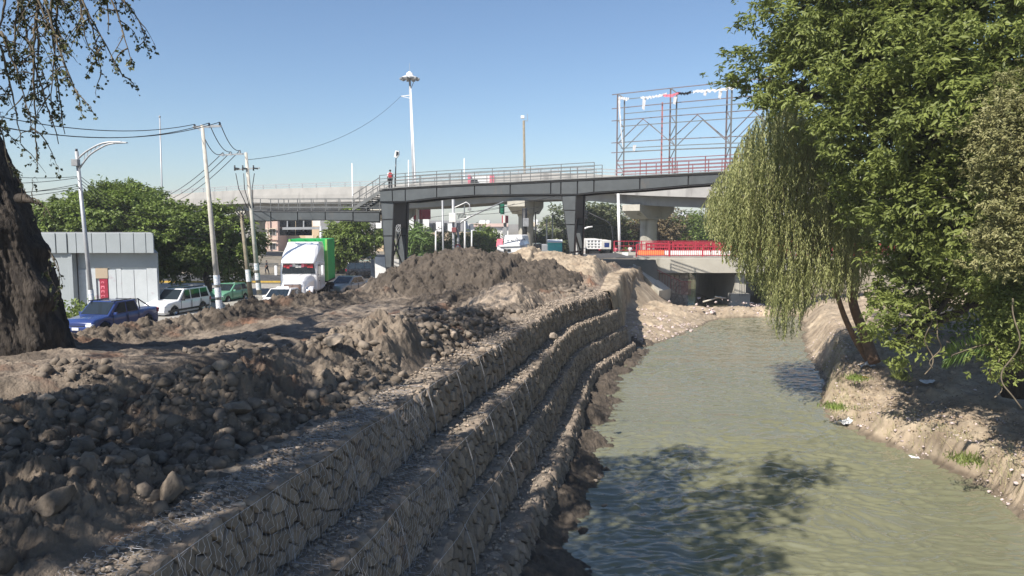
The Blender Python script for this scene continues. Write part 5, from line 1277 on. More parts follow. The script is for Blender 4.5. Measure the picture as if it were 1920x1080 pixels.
box_thing('box_truck', 'pale box truck with a blue rear door next to the cage truck', 'truck', 1129.5, 1146, 451, 0, 90, 6, 3.95, 'dwhite', plainbox)
def faded(t_, a, b, zb, zt_, y, dy):
    q = MB(); q.box((a + (b - a) * .3, y - .015, (zb + zt_) / 2), ((b - a) * .04, .03, (zt_ - zb) * .9)); q.build('door_post', M['grey'], t_)
    q = MB(); q.box(((a + b) / 2, y - .015, zb + (zt_ - zb) * .55), ((b - a) * .8, .03, .12)); q.build('trim', M['grey'], t_)
box_thing('van_box', 'faded white van box seen just right of the footbridge leg', 'van', 1087, 1098, 450, 0, 79, 5, 3.4, 'dwhite', faded)
def lorrybox(t_, a, b, zb, zt_, y, dy):
    q = MB(); q.box(((a + b) / 2, y - .02, zt_ - .2), (b - a, .04, .12)); q.build('trim', M['galv'], t_)
    q = MB(); q.box((a + .5, y - .02, (zb + zt_) / 2), (.5, .04, .3)); q.build('emblem', M['cardark'], t_)
    for x in (a + .8, b - .8): wheel_y(t_, x, y + .6, zb - .3, .5)
box_thing('box_truck', 'grey blue box truck beyond the red railings under the far overpass', 'truck', 1237, 1263, 444, 0, 120, 3, 4.3, 'tealdark', lorrybox)
box_thing('bus', 'white bus roof glimpsed above the left end of the red railing', 'bus', 1197, 1213, 454, 0, 105, 8, 2.6, 'dwhite', lambda t_, a, b, zb, zt_, y, dy: (lambda q: (q.box(((a + b) / 2, y - .02, zt_ - .9), (b - a - .2, .04, .7)), q.build('windscreen', M['glass'], t_)))(MB()))
# white boards / site sheds by the left footbridge leg
for (u0, u1, v0, v1, y, m_, lb) in [(703, 731, 482, 531, 66, 'white', 'tall white board leaning by the left footbridge leg'), (695, 703, 486, 530, 67.5, 'grey', 'narrow grey board left of the tall white board'),
                                    (739, 764, 486, 531, 70, 'dwhite', 'pale grey board right of the left footbridge leg')]:
    a = P(u0, v0, y); b = P(u1, v1, y); q = MB(); q.box(((a.x + b.x) / 2, y, (a.z + 1.0) / 2), (b.x - a.x, .12, a.z - 1.0)); o = q.build('site_board', M[m_], bevel=.01); tag(o, lb, 'board')
def shed():
    a = P(765, 486, 66); b = P(822, 486, 66); t_ = thing('site_shed', 'low white site shed with a window and dark roof edge behind the dark soil mound', 'shed', ((a.x + b.x) / 2, 67, 1.0))
    q = MB(); q.box(((a.x + b.x) / 2, 67.6, (a.z + 1) / 2), (b.x - a.x, 3, a.z - 1)); q.build('wall', M['white'], t_)
    q = MB(); q.box(((a.x + b.x) / 2, 67.5, a.z + .06), (b.x - a.x + .5, 3.5, .14)); q.build('roof', M['grey'], t_)
    q = MB(); q.box((a.x + 1.0, 66.07, a.z - 1.25), (1.5, .06, .8)); q.build('window', M['lamp'], t_)
    q = MB(); q.box((a.x + 1.05, 66.06, (a.z + 1) / 2), (.06, .07, a.z - 1)); q.box(((a.x + b.x) / 2, 66.06, (a.z + 1) / 2), (.06, .07, a.z - 1)); q.build('frame', M['grey'], t_)
shed()

# ================================================================ POLES, LAMPS, SIGNALS, CABLES
def pole(name, label, cat, top, base, r0, r1, m, parts=None, n_=12, group=None):
    t_ = thing(name, label, cat, base, 0, group); q = MB(); q.tube([base, top], [r0, r1], n_); q.build('pole', M[m], t_)
    if parts: parts(t_)
    return t_
def b_at(u, Y, z=1.0): p = P(u, 500, Y); return V3((p.x, p.y, z))
# pale concrete power pole with crossarm
T1 = P(379, 234, 47); B1 = P(408.5, 545, 47); B1 = T1 + (B1 - T1) * ((T1.z - 1.0) / (T1.z - B1.z))
INS1 = [P(365, 233, 47), P(392, 230.5, 47), P(412, 229, 47)]
def p1(t_):
    a = P(362, 238.5, 47); b = P(415, 236, 47); q = MB(); q.bar(a, b, .12, .14); q.build('crossarm', M['galv'], t_)
    q = MB(); q.bar(P(369, 240, 47), P(379.5, 247, 47), .05, .05); q.build('brace', M['galv'], t_)
    for p in INS1: q = MB(); q.lathe(p - V3((0, 0, .22)), [(.02, -.1), (.05, .0), (.09, .05), (.05, .1), (.08, .15), (.04, .22)], 8); q.build('insulator', M['cardark'], t_)
    for k in range(3): q = MB(); c_ = lerp(T1, B1, .80 + .065 * k); q.tube([lerp(T1, B1, .77 + .065 * k), lerp(T1, B1, .82 + .065 * k)], [.197 + .004 * k, .2 + .004 * k], 12, cap=False); q.build('poster', M['paper'], t_)
pole('power_pole', 'pale concrete power pole with a crossarm, second pole from the left', 'power pole', T1, B1, .2, .1, 'woodpole', p1, group='power poles beside the road')
T2 = P(461, 286, 58); B2 = P(486, 551, 58)
def p2(t_):
    a = P(411, 291, 58); b = P(457, 288.5, 58); q = MB(); q.bar(a, b, .1, .1); q.build('crossarm', M['galv'], t_)
    a = P(441, 318, 58); b = P(487, 315, 58); q = MB(); q.bar(a, b, .1, .1); q.build('crossarm', M['galv'], t_)
    for u in (442, 457, 477):
        q = MB(); p = P(u, 318, 58); q.tube([p - V3((0, .2, .1)), p + V3((0, -.2, .32))], .06, 8); q.bar(p + V3((0, -.2, .1)), p + V3((.35, -.2, .05)), .1, .12); q.build('fuse_switch', M['cardark'], t_)
        q = MB(); p = P(u, 325, 57.7); e = P(470 + (u - 460) * .3, 390, 57.8); q.tube([p, lerp(p, e, .4) + V3((-.15, 0, -.1)), e], .03, 6); q.build('lead_wire', M['cable'], t_)
    for k in range(3): q = MB(); q.tube([lerp(T2, B2, .78 + .07 * k), lerp(T2, B2, .83 + .07 * k)], [.195 + .004 * k, .198 + .004 * k], 12, cap=False); q.build('poster', M['paper'], t_)
    for p in INS2: q = MB(); q.lathe(p - V3((0, 0, .22)), [(.02, -.1), (.05, .0), (.09, .05), (.05, .1), (.08, .15), (.04, .22)], 8); q.build('insulator', M['galv'], t_)
INS2 = [P(418, 286, 58), P(433, 284.5, 58), P(450, 282, 58)]
pole('power_pole', 'pale power pole with two crossarms and hanging fuse switches, third pole from the left', 'power pole', T2, B2, .2, .11, 'woodpole', p2, group='power poles beside the road')
T3 = P(452, 398, 56); B3 = P(470.5, 560, 56)
def p3(t_):
    q = MB(); q.tube([lerp(T3, B3, .66), lerp(T3, B3, .80)], [.19, .2], 12, cap=False); q.build('poster', M['paper'], t_)
    for k in range(5):
        q = MB(); c_ = P(449 + k * 1.5, 395 + 6 * (k % 3), 55.9); q.tube([c_ + V3((.25 * math.cos(a_ * .9 + k), 0, .3 * math.sin(a_ * .9))) for a_ in range(8)], .03, 5); q.build('cable_coil', M['cable'], t_)
pole('power_pole', 'short brown weathered pole with cable coils between the two pale power poles', 'power pole', T3, B3, .19, .13, 'brownpole', p3, group='power poles beside the road')
# curved arm street lamp on the left
TL = P(143.5, 284, 42); BL = P(176, 600, 42); BL = TL + (BL - TL) * ((TL.z - 1.0) / (TL.z - BL.z))
def pl(t_):
    up_ = [P(147, 297, 42), P(158, 287, 42), P(172, 278, 42), P(190, 269.5, 42), P(208, 266.5, 42), P(228, 266.5, 42)]
    lo_ = [P(149, 316, 42), P(158, 303, 42), P(168, 291, 42), P(182, 281, 42), P(200, 271.5, 42), P(215, 268.5, 42)]
    q = MB(); q.tube(sm(up_, 4), .055, 8); q.build('arm', M['galv'], t_); q = MB(); q.tube(sm(lo_, 4), .05, 8); q.build('lower_arm', M['galv'], t_)
    for k in (1, 2, 3): 
        for s_ in (0, .5): q = MB(); q.bar(poly_at(up_, (k + s_) / 5), poly_at(lo_, (k + s_) / 5), .03, .03); q.build('strut', M['galv'], t_)
    q = MB(); a = P(216, 267.5, 42); b = P(239, 267.5, 42); q.bar(a, b, .32, .12, w1=.2, h1=.05); q.build('lamp_head', M['galv'], t_, bevel=.03)
    q = MB(); q.box(P(142, 305, 41.85), (.36, .3, .38)); q.build('control_box', M['grey'], t_, bevel=.02)
    q = MB(); q.tube([TL - V3((0, 0, .0)), TL + V3((0, 0, .15))], .07, 8); q.build('photocell', M['cardark'], t_)
    q = MB(); c_ = lerp(TL, BL, .80); q.tube([lerp(TL, BL, .77), lerp(TL, BL, .96)], [.14, .145], 12, cap=False); q.build('poster', M['paper'], t_)
pole('street_lamp', 'grey street lamp with a curved ladder arm by the white building', 'street lamp', TL, BL, .125, .1, 'galv', pl)
tp = P(299.5, 220, 80); pole('flag_pole', 'slim pale pole rising behind the dense trees on the left', 'pole', tp, b_at(308, 80), .11, .06, 'galv', lambda t_: (lambda q: (q.lathe(tp, [(.1, 0), (.12, .1), (.02, .2)], 8), q.build('finial', M['grey'], t_)))(MB()))
# high mast floodlight, crown of lamps
TM = P(768, 142, 122); BM = b_at(781.5, 122, 1.5)
def pm(t_):
    q = MB(); q.lathe(TM - V3((0, 0, .5)), [(.5, 0), (1.3, .05), (1.3, .25), (.6, .5), (.5, .9), (.1, 1.2)], 16); q.build('head_frame', M['white'], t_)
    for k in range(10):
        a_ = 2 * math.pi * k / 10; c_ = TM + V3((1.25 * math.cos(a_), 1.25 * math.sin(a_), -.45)); q = MB(); q.box(c_, (.75, .55, .3), a_, 0, Matrix.Rotation(math.radians(18), 3, 'Y')); q.build('floodlight', M['grey'], t_, bevel=.04)
    q = MB(); q.bar(TM, TM + V3((0, 0, 2.0)), .04, .04); q.build('lightning_rod', M['galv'], t_)
pole('high_mast_light', 'tall grey high mast with a crown of floodlights on top', 'light mast', TM, BM, .3, .17, 'galv', pm, 16)
TA = P(770.5, 166, 112); BA = b_at(786, 112, 1.5)
def pa(t_):
    q = MB(); q.bar(TA + V3((0, 0, 0)), TA + V3((.45, 0, 1.0)), .08, .08); q.build('antenna', M['cardark'], t_)
    q = MB(); q.bar(P(752, 180.5, 112), P(772, 178, 112), .12, .12); q.bar(P(752, 180.5, 112), P(772, 185, 112), .08, .08); q.build('bracket_arm', M['white'], t_)
pole('slim_mast', 'slender white mast just right of the floodlight mast', 'mast', TA, BA, .2, .06, 'white', pa)
TC = P(982, 226, 100); BC = b_at(986.5, 100, 2)
def pc(t_):
    q = MB(); q.box(P(980, 219.5, 100), (.5, .35, .4)); q.build('camera_housing', M['white'], t_, bevel=.05)
    q = MB(); q.bar(P(982, 226, 100), P(989.5, 227, 100), .06, .06); q.bar(P(989, 227, 100), P(988.5, 213, 100), .06, .06); q.build('antenna', M['grey'], t_)
pole('camera_pole', 'brownish pole with a white camera and small antenna above the footbridge', 'camera pole', TC, BC, .17, .15, 'brownpole', pc)
for (u, v, ub, Y, lb) in [(660, 306, 664, 100, 'short white pole near the top of the stairs, left one'), (870.5, 297, 871, 103, 'thin white pole above the overpass beyond the footbridge'), (766, 300, 766, 100, 'thin white pole just left of the floodlight mast')]:
    t_ = P(u, v, Y); pole('thin_pole', lb, 'pole', t_, b_at(ub, Y, 1), .1, .07, 'white', group='thin white poles along the overpass')
pole('tall_post', 'tall white post standing by the right overpass column', 'post', P(1159, 362, 77), P(1162.5, 490.5, 77), .16, .14, 'white')
pole('traffic_pole', 'grey post under the overpass between footbridge legs, left one', 'post', P(829.5, 375, 70), b_at(832, 70, 1), .09, .08, 'galv')
# signal pole with box, mast arm and green signal
def sig():
    b = b_at(851.5, 68, 1); t_ = thing('signal_pole', 'grey signal pole with a long mast arm and a green signal head under the overpass', 'traffic signal', b)
    q = MB(); q.tube([P(849.5, 374, 68), b], .13, 10); q.build('pole', M['galv'], t_)
    q = MB(); q.tube([b_at(859, 68, 1), P(859, 440, 68), P(857, 425, 68), P(865, 416, 68), P(880, 407, 68), P(944, 378, 68)], [.13, .12, .1, .09, .08, .05], 9); q.build('mast_arm', M['galv'], t_)
    q = MB(); q.box(P(848.5, 408, 67.7), (.62, .4, .85)); q.build('control_box', M['white'], t_, bevel=.02)
    q = MB(); q.box(P(851.5, 431, 67.7), (.42, .35, .45)); q.build('small_box', M['redrail'], t_, bevel=.02)
    q = MB(); q.tube([P(850, 390, 68), P(864, 384, 68), P(874, 379, 68), P(880, 383, 68), P(881, 390, 68)], .05, 7); q.build('lamp_arm', M['white'], t_)
    q = MB(); q.box(P(880, 392, 68), (.35, .25, .25)); q.build('lamp_head', M['galv'], t_, bevel=.04)
    q = MB(); q.bar(P(856, 399, 68), P(876, 399.5, 68), .05, .05); q.bar(P(858, 410, 68), P(876, 410.5, 68), .05, .05); q.bar(P(877, 399, 68), P(877, 411, 68), .06, .06); q.build('rack_frame', M['white'], t_)
    for k in range(6): q = MB(); q.bar(P(858 + k * 2.6, 400, 68), P(860.5 + k * 2.6, 409, 68), .06, .06); q.build('rack_bar', M['cardark'], t_)
    q = MB(); q.box(P(942, 392, 67.8), (.38, .4, .95)); q.build('signal_head', M['siggreen'], t_, bevel=.02)
    q = MB(); q.box(P(938, 391.5, 67.9), (.2, .36, .8)); q.build('backplate', M['black'], t_)
    for k in range(3): q = MB(); c_ = P(942, 386 + k * 6, 67.58); q.tube([c_, c_ + V3((0, -.12, 0))], .12, 10); q.build('visor', M['siggreen'], t_)
sig()
def sig2():
    t_ = thing('signal_pole', 'black curved arm signal pole right of the right footbridge leg', 'traffic signal', P(1148, 475, 84))
    q = MB(); q.tube([P(1149, 478, 84), P(1149, 440, 84), P(1147, 425, 84), P(1140, 416, 84), P(1098, 396, 84)], [.12, .1, .09, .08, .05], 9); q.build('mast_arm', M['black'], t_)
    q = MB(); q.box(P(1099, 403, 84), (.35, .35, .95)); q.build('signal_head', M['cardark'], t_, bevel=.03)
    for k in range(3): q = MB(); c_ = P(1099, 397.5 + k * 5.5, 83.8); q.tube([c_, c_ + V3((0, -.12, 0))], .11, 10); q.build('visor', M['black'], t_)
sig2()
def ped():
    t_ = thing('signal_pole', 'dark pole with a grey box signal beside the left overpass column', 'traffic signal', b_at(983, 84, 2))
    q = MB(); q.tube([P(984, 390, 84), P(983.5, 470, 84)], .3, 10); q.build('pole', M['black'], t_)
    q = MB(); q.box(P(986, 417, 83.6), (.65, .5, .95)); q.build('signal_box', M['grey'], t_, bevel=.03)
ped()
for (u, v, ub, vb, Y, m_, lb) in [(817, 433, 817, 472, 95, 'white', 'short white lamp post by the green trees'), (871.5, 410, 872, 465, 95, 'white', 'white lamp post right of the signal pole'), (884.5, 432, 884.5, 462, 100, 'white', 'smaller white post beside the bushes'), (1004, 398, 1004.5, 458, 100, 'black', 'black lamp post between the left column and the turquoise toilet'), (1025, 410, 1025, 452, 105, 'white', 'pale lamp post left of the turquoise cabin'), (1036, 403, 1036, 452, 105, 'galv', 'thin grey post behind the turquoise cabin')]:
    pole('lamp_post', lb, 'lamp post', P(u, v, Y), P(ub, vb + 12, Y), .13, .08, m_, lambda t_, u=u, v=v, Y=Y, m_=m_: (lambda q: (q.bar(P(u, v, Y), P(u + 5, v - 1, Y), .12, .1), q.build('lamp_arm', M[m_], t_)))(MB()))
def l2():
    t_ = thing('street_lamp', 'white double street lamp right of the right footbridge leg', 'street lamp', P(1092, 470, 88)); q = MB(); q.tube([P(1091, 478, 88), P(1092, 425, 88)], .14, 9); q.build('post', M['white'], t_)
    for du in (18,): q = MB(); q.tube([P(1092, 430, 88), P(1102, 426, 88), P(1111, 425, 88)], .09, 8); q.build('lamp_arm', M['white'], t_)
l2()
def sg():
    t_ = thing('road_sign', 'small round red and white road sign above the dark soil mound', 'road sign', P(858, 478, 66)); q = MB(); q.tube([P(858.5, 495, 66), P(858.5, 462, 66)], .05, 8); q.build('post', M['white'], t_)
    c_ = P(858.5, 463, 65.9); q = MB(); q.tube([c_, c_ + V3((0, -.04, 0))], .26, 16); q.build('sign_face', M['red'], t_); q = MB(); q.tube([c_ + V3((0, -.041, 0)), c_ + V3((0, -.05, 0))], .15, 16); q.build('sign_disc', M['white'], t_)
sg()
# red advertising box on a pole and its twin further right
def adv(label, u0, u1, us, v0, v1, Y, white_u):
    t_ = thing('advert_sign', label, 'advertising sign', P((u0 + u1) / 2, v1, Y)); a = P(u0, v0, Y); b = P(us, v1, Y)
    q = MB(); q.box(((a.x + b.x) / 2, Y, (a.z + b.z) / 2), (b.x - a.x, .4, a.z - b.z)); q.build('front_panel', M['red'], t_)
    c_ = P(us, v0, Y); d_ = P(u1, v1, Y); q = MB(); q.prism([(c_.x + .02, Y - .2, c_.z), (d_.x, Y + 2.5, c_.z), (d_.x, Y + 2.5, d_.z), (c_.x + .02, Y - .2, d_.z)], (0, .3, 0)); q.build('side_panel', M['clred'], t_)
    e = P(white_u, v0, Y - .25); q = MB(); q.box((e.x, Y - .23, (a.z + b.z) / 2), (.35, .04, a.z - b.z)); q.build('white_stripe', M['white'], t_)
    q = MB(); q.bar(P((u0 + u1) / 2, v1, Y + .5), b_at((u0 + u1) / 2, Y + .5, 1), .5, .5); q.build('post', M['galv'], t_)
adv('red advertising box with a white stripe left of centre under the overpass', 775, 804, 791, 388, 411, 120, 784)
adv('small red advertising panel peeking out left of the column', 941, 953, 948, 404, 418, 120, 945)
# sign gantry seen from the back
def gantry():
    Y = 84; t_ = thing('road_sign', 'dark back of a large overhead road sign on a cantilever gantry', 'road sign', b_at(602, Y, 1))
    q = MB(); q.tube([b_at(602, Y, 1), P(602, 424, Y)], .2, 12); q.build('post', M['galv'], t_)
    q = MB(); q.bar(P(530, 428.5, Y), P(616, 427.5, Y), .25, .28); q.build('beam', M['galv'], t_)
    for k, (ua, ub) in enumerate([(524, 554), (554.6, 585)]):
        for (va, vb) in ((413, 427), (427.6, 441.5)):
            a = P(ua, va, Y + .5); b = P(ub, vb, Y + .5); q = MB(); q.box(((a.x + b.x) / 2, Y + .5, (a.z + b.z) / 2), (b.x - a.x, .08, a.z - b.z)); q.build('sign_panel', M['cardark'], t_)
    for u in (539, 569.5): q = MB(); q.bar(P(u, 413, Y + .3), P(u, 434, Y + .3), .14, .14); q.build('bracket', M['galv'], t_)
gantry()
# billboard frame, empty, with torn white canvas
def billboard():
    Y0 = 90; t_ = thing('billboard_frame', 'empty rusty billboard lattice frame with torn white canvas strips behind the footbridge', 'billboard frame', P(1158, 340, Y0))
    OV = lambda u: float(np.interp(u, [1026, 1200, 1385, 1640], [OT[5].z, OT[6].z, OT[7].z, OT[8].z])) - 1.75
    posts = [(1158, 1171, 176.5, 184), (1257.5, 1269, 165.5, 174), (1364, 1372.5, 154.5, 163), (1470, 1477, 143, 152)]
    yy = [90.5, 86.2, 80.8, 75.5]
    YB = lambda u: float(np.interp(u, [1158, 1257, 1364, 1470], yy))
    FT = []; BT = []
    for (uf, ub, vf, vb), y in zip(posts, yy):
        a = P(uf, vf, y); b = P(ub, vb, y - 1.8); FT.append(a); BT.append(b)
        for p, m_ in ((a, 'rust'), (b, 'rail')):
            q = MB(); q.bar(p, V3((p.x, p.y, OV(uf))), .15, .15); q.build('post', M[m_], t_)
        q = MB(); q.bar(a, b, .1, .1)
        n_ = 8; zz_ = [a.z - 3.0 - k * 1.3 for k in range(n_)]
        for k in range(n_ - 1):
            p = V3((a.x, a.y, zz_[k])) if k % 2 == 0 else V3((b.x, b.y, zz_[k])); r_ = V3((b.x, b.y, zz_[k + 1])) if k % 2 == 0 else V3((a.x, a.y, zz_[k + 1])); q.bar(p, r_, .075, .075)
        q.build('lattice', M['rail'], t_)
    e0 = (FT[0] - FT[1]) * .11; e1 = (BT[0] - BT[1]) * .06
    tot = FT[0].z - P(1158, 286, 90.5).z
    for k, fr in enumerate((0, .24, .45, .47, .83, .84, 1.0)):
        L = FT if k in (0, 1, 2, 4, 6) else BT
        q = MB(); pts = [L[0] + (e0 if L is FT else e1)] + L
        for a, b in zip(pts[:-1], pts[1:]): q.bar(a - V3((0, 0, tot * fr)), b - V3((0, 0, tot * fr)), .085, .09)
        q.build('purlin', M['rust' if L is FT else 'rail'], t_)
    q = MB(); pts = BT
    for a, b in zip(pts[:-1], pts[1:]):
        for fr in (.02, .26, .9): q.bar(a - V3((0, 0, tot * fr)), b - V3((0, 0, tot * fr)), .075, .08)
    q.build('purlin', M['rail'], t_)
    for L, m_ in ((FT, 'rust'), (BT, 'rail')):
        for a, b in zip(L[:-1], L[1:]):
            for s_ in (0, 1):
                c_ = lerp(a, b, .5) - V3((0, 0, tot * .46)); e = (a if s_ == 0 else b) - V3((0, 0, tot * .86)); q = MB(); q.bar(c_, e, .08, .08); q.build('diagonal_brace', M[m_], t_)
    pr = P(1242, 192, 88.5); q = MB(); q.bar(pr, V3((pr.x, pr.y, OV(1242))), .16, .16); q.build('red_post', M['palered'], t_)
    g_ = random.Random(4)
    def strip(a, b, w_, sag, hang, m_='clwhite'):
        n_ = 26; vs = []; fs = []
        for k in range(n_ + 1):
            p = lerp(a, b, k / n_); s_ = sag * math.sin(math.pi * k / n_) + .08 * math.sin(k * 1.9) * g_.random(); ww = 1.4 * w_ * (.5 + .9 * g_.random()); yo = .07 * math.sin(k * 1.1)
            vs += [p + V3((0, yo, -s_ + .06)), p + V3((0, yo + .05, -s_ - ww))]
        for k in range(n_): fs.append((2 * k, 2 * k + 1, 2 * k + 3, 2 * k + 2))
        q = MB(); q.add(vs, fs); o = q.build('canvas_strip', M[m_], t_); so = o.modifiers.new('s', 'SOLIDIFY'); so.thickness = .015
    f = lambda u, v, y: P(u, v, YB(u) - 1.8)
    strip(f(1201, 182, 64), f(1250, 175, 63.3), .14, .12, 0); strip(f(1244, 178, 63.3), f(1275, 173, 62), .16, .1, 0, 'clpink'); strip(f(1270, 173, 62), f(1296, 171, 61.5), .14, .15, 0, 'rubble'); strip(f(1300, 170.5, 61.5), f(1378, 163.5, 59.6), .16, .05, 0)
    strip(f(1160, 182, 65), f(1179, 184, 64.6), .18, 0, 0)
    vs = []; fs = []
    for k in range(24):
        v = 183 + k * 4; c_ = 1160.5 + (k / 23) ** 1.5 * 7; ww = 2.4 * (1 - .6 * k / 23) * (.7 + .5 * g_.random()); vs += [P(c_ - ww * .6, v, 89), P(c_ + ww, v, 89)]
    for k in range(23): fs.append((2 * k, 2 * k + 1, 2 * k + 3, 2 * k + 2))
    q = MB(); q.add(vs, fs); o = q.build('canvas_strip', M['clwhite'], t_); so = o.modifiers.new('s', 'SOLIDIFY'); so.thickness = .015
    for (u, v, y, l_) in ((1205, 184, 64, 1.0), (1348, 168, 60.5, .7), (1320, 170, 61, .4), (1187, 272, 64.5, .5), (1263, 182, 63, .6)):
        l_ *= 1.4; p = P(u, v, YB(u) - 1.9); q = MB(); q.add([p, p + V3((.4, 0, .03)), p + V3((.22, .05, -l_)), p + V3((-.05, .05, -l_ * .85))], [(0, 1, 2, 3)]); o = q.build('canvas_strip', M['clwhite'], t_); so = o.modifiers.new('s', 'SOLIDIFY'); so.thickness = .015
billboard()
# printed banner and poster panels on the overpass side, seen through the footbridge railing
def banner():
    Y = 99; t_ = thing('banner', 'white banner between two red faced bags, leaning at the overpass parapet', 'banner', P(905, 348, Y))
    a = P(881, 328, Y - 1); b = P(921, 346, Y - 1); q = MB(); q.box(((a.x + b.x) / 2, Y - 1, (a.z + b.z) / 2), (b.x - a.x, .12, a.z - b.z)); q.build('sheet', M['white'], t_)
    for (u0, u1) in ((877, 883), (918, 927)):
        a = P(u0, 328, Y - 1.2); b = P(u1, 346, Y - 1.2); q = MB(); q.box(((a.x + b.x) / 2, Y - 1.2, (a.z + b.z) / 2), (b.x - a.x, .2, a.z - b.z)); q.build('side_panel', M['clpink'], t_, bevel=.06)
    a = P(882, 337, Y - 1.3); b = P(896, 345, Y - 1.3); q = MB(); q.box(((a.x + b.x) / 2, Y - 1.3, (a.z + b.z) / 2), (b.x - a.x, .2, a.z - b.z)); q.build('dark_print', M['cardark'], t_, bevel=.1)
banner()
# cables
def cable(label, pts_, sag, r=.022, m='cable', name='power_cable', group=None):
    out = []
    for a, b in zip(pts_[:-1], pts_[1:]):
        n_ = 18; L_ = (V3(b) - V3(a)).length
        for k in range(n_ + (b is pts_[-1])): t = k / n_; out.append(lerp(a, b, t) - V3((0, 0, sag * 4 * t * (1 - t))))
    q = MB(); q.tube(out, r, 5); o = q.build(name, M[m]); return tag(o, label, 'cable', group)
left_far = [P(-260, 195, 26), P(-260, 205, 26), P(-260, 208, 26)]
for i, (lb, l0) in enumerate([('upper power cable from the crossarm to the left edge, over the lamp', P(-140, 186, 28)), ('middle power cable from the crossarm to the left edge', P(-140, 205, 28.5)), ('lowest power cable from the crossarm to the left edge', P(-140, 208, 29))]):
    cable(lb, [l0, INS1[i]], 1.0 if i else .75, group='cables to the crossarm pole')
for i in range(3):
    cable(['short cable between the pale poles, left one', 'short cable between the pale poles, middle one', 'short cable between the pale poles, right one'][i], [INS1[i] if i else P(382, 256, 47), INS2[i]], .55, .028, group='cables between the two pale poles')
    cable(['cable going down left behind the crossarm pole, upper', 'cable going down left behind the crossarm pole, middle', 'cable going down left behind the crossarm pole, lower'][i], [INS2[i], P(300 + 12 * i, 372 + 4 * i, 90)], .5, .03, group='cables descending behind the crossarm pole')
cable('thin cable rising right to the slender white mast', [P(461, 300, 58), P(752, 180, 112)], 1.8, .02)
for i, (ua, va, ub, vb) in enumerate([(-20, 329, 146, 331), (-20, 344, 147, 333), (-20, 366, 147, 345), (-20, 362, 150, 349), (-20, 372, 152, 352)]):
    cable(['top horizontal cable left of the curved lamp', 'second cable left of the curved lamp', 'third cable left of the curved lamp', 'fourth cable left of the curved lamp', 'lowest cable left of the curved lamp'][i], [P(ua, va, 36), P(ub, vb, 42)], .1, .016, group='cables at the curved lamp')
    cable(['top cable crossing in front of the dense trees', 'second cable crossing in front of the dense trees', 'third cable crossing in front of the dense trees', 'fourth cable crossing in front of the dense trees', 'lowest cable crossing in front of the dense trees'][i], [P(150, 330 + i * 6, 42), P(330, 405 + i * 9, 50), P(452, 400 + i * 3, 55.8)], .7, .016, group='cables in front of the dense trees')
for i, (ua, va, ub, vb) in enumerate([(804, 408, 1075, 360), (870, 402, 1010, 388), (880, 396, 965, 382)]):
    cable(['long cable under the overpass from the signal pole to the leg', 'short cable under the overpass, lower', 'short cable under the overpass, upper'][i], [P(ua, va, 68), P(ub, vb, 66)], .2, .02, group='cables under the overpass')
q = MB(); c0 = P(785, 408 + 14, 60.5)
for k in range(3): pass
t_ = MB()
for k in range(3):
    t_.tube([P(740 + 7 + 4.5 * math.cos(a_ * .8 + k), 428 + 7 * math.sin(a_ * .8), 60.6) for a_ in range(9)], .03, 5)
o = t_.build('cable_coil', M['grey']); tag(o, 'loose grey cable coil hanging on the left footbridge leg', 'cable coil')
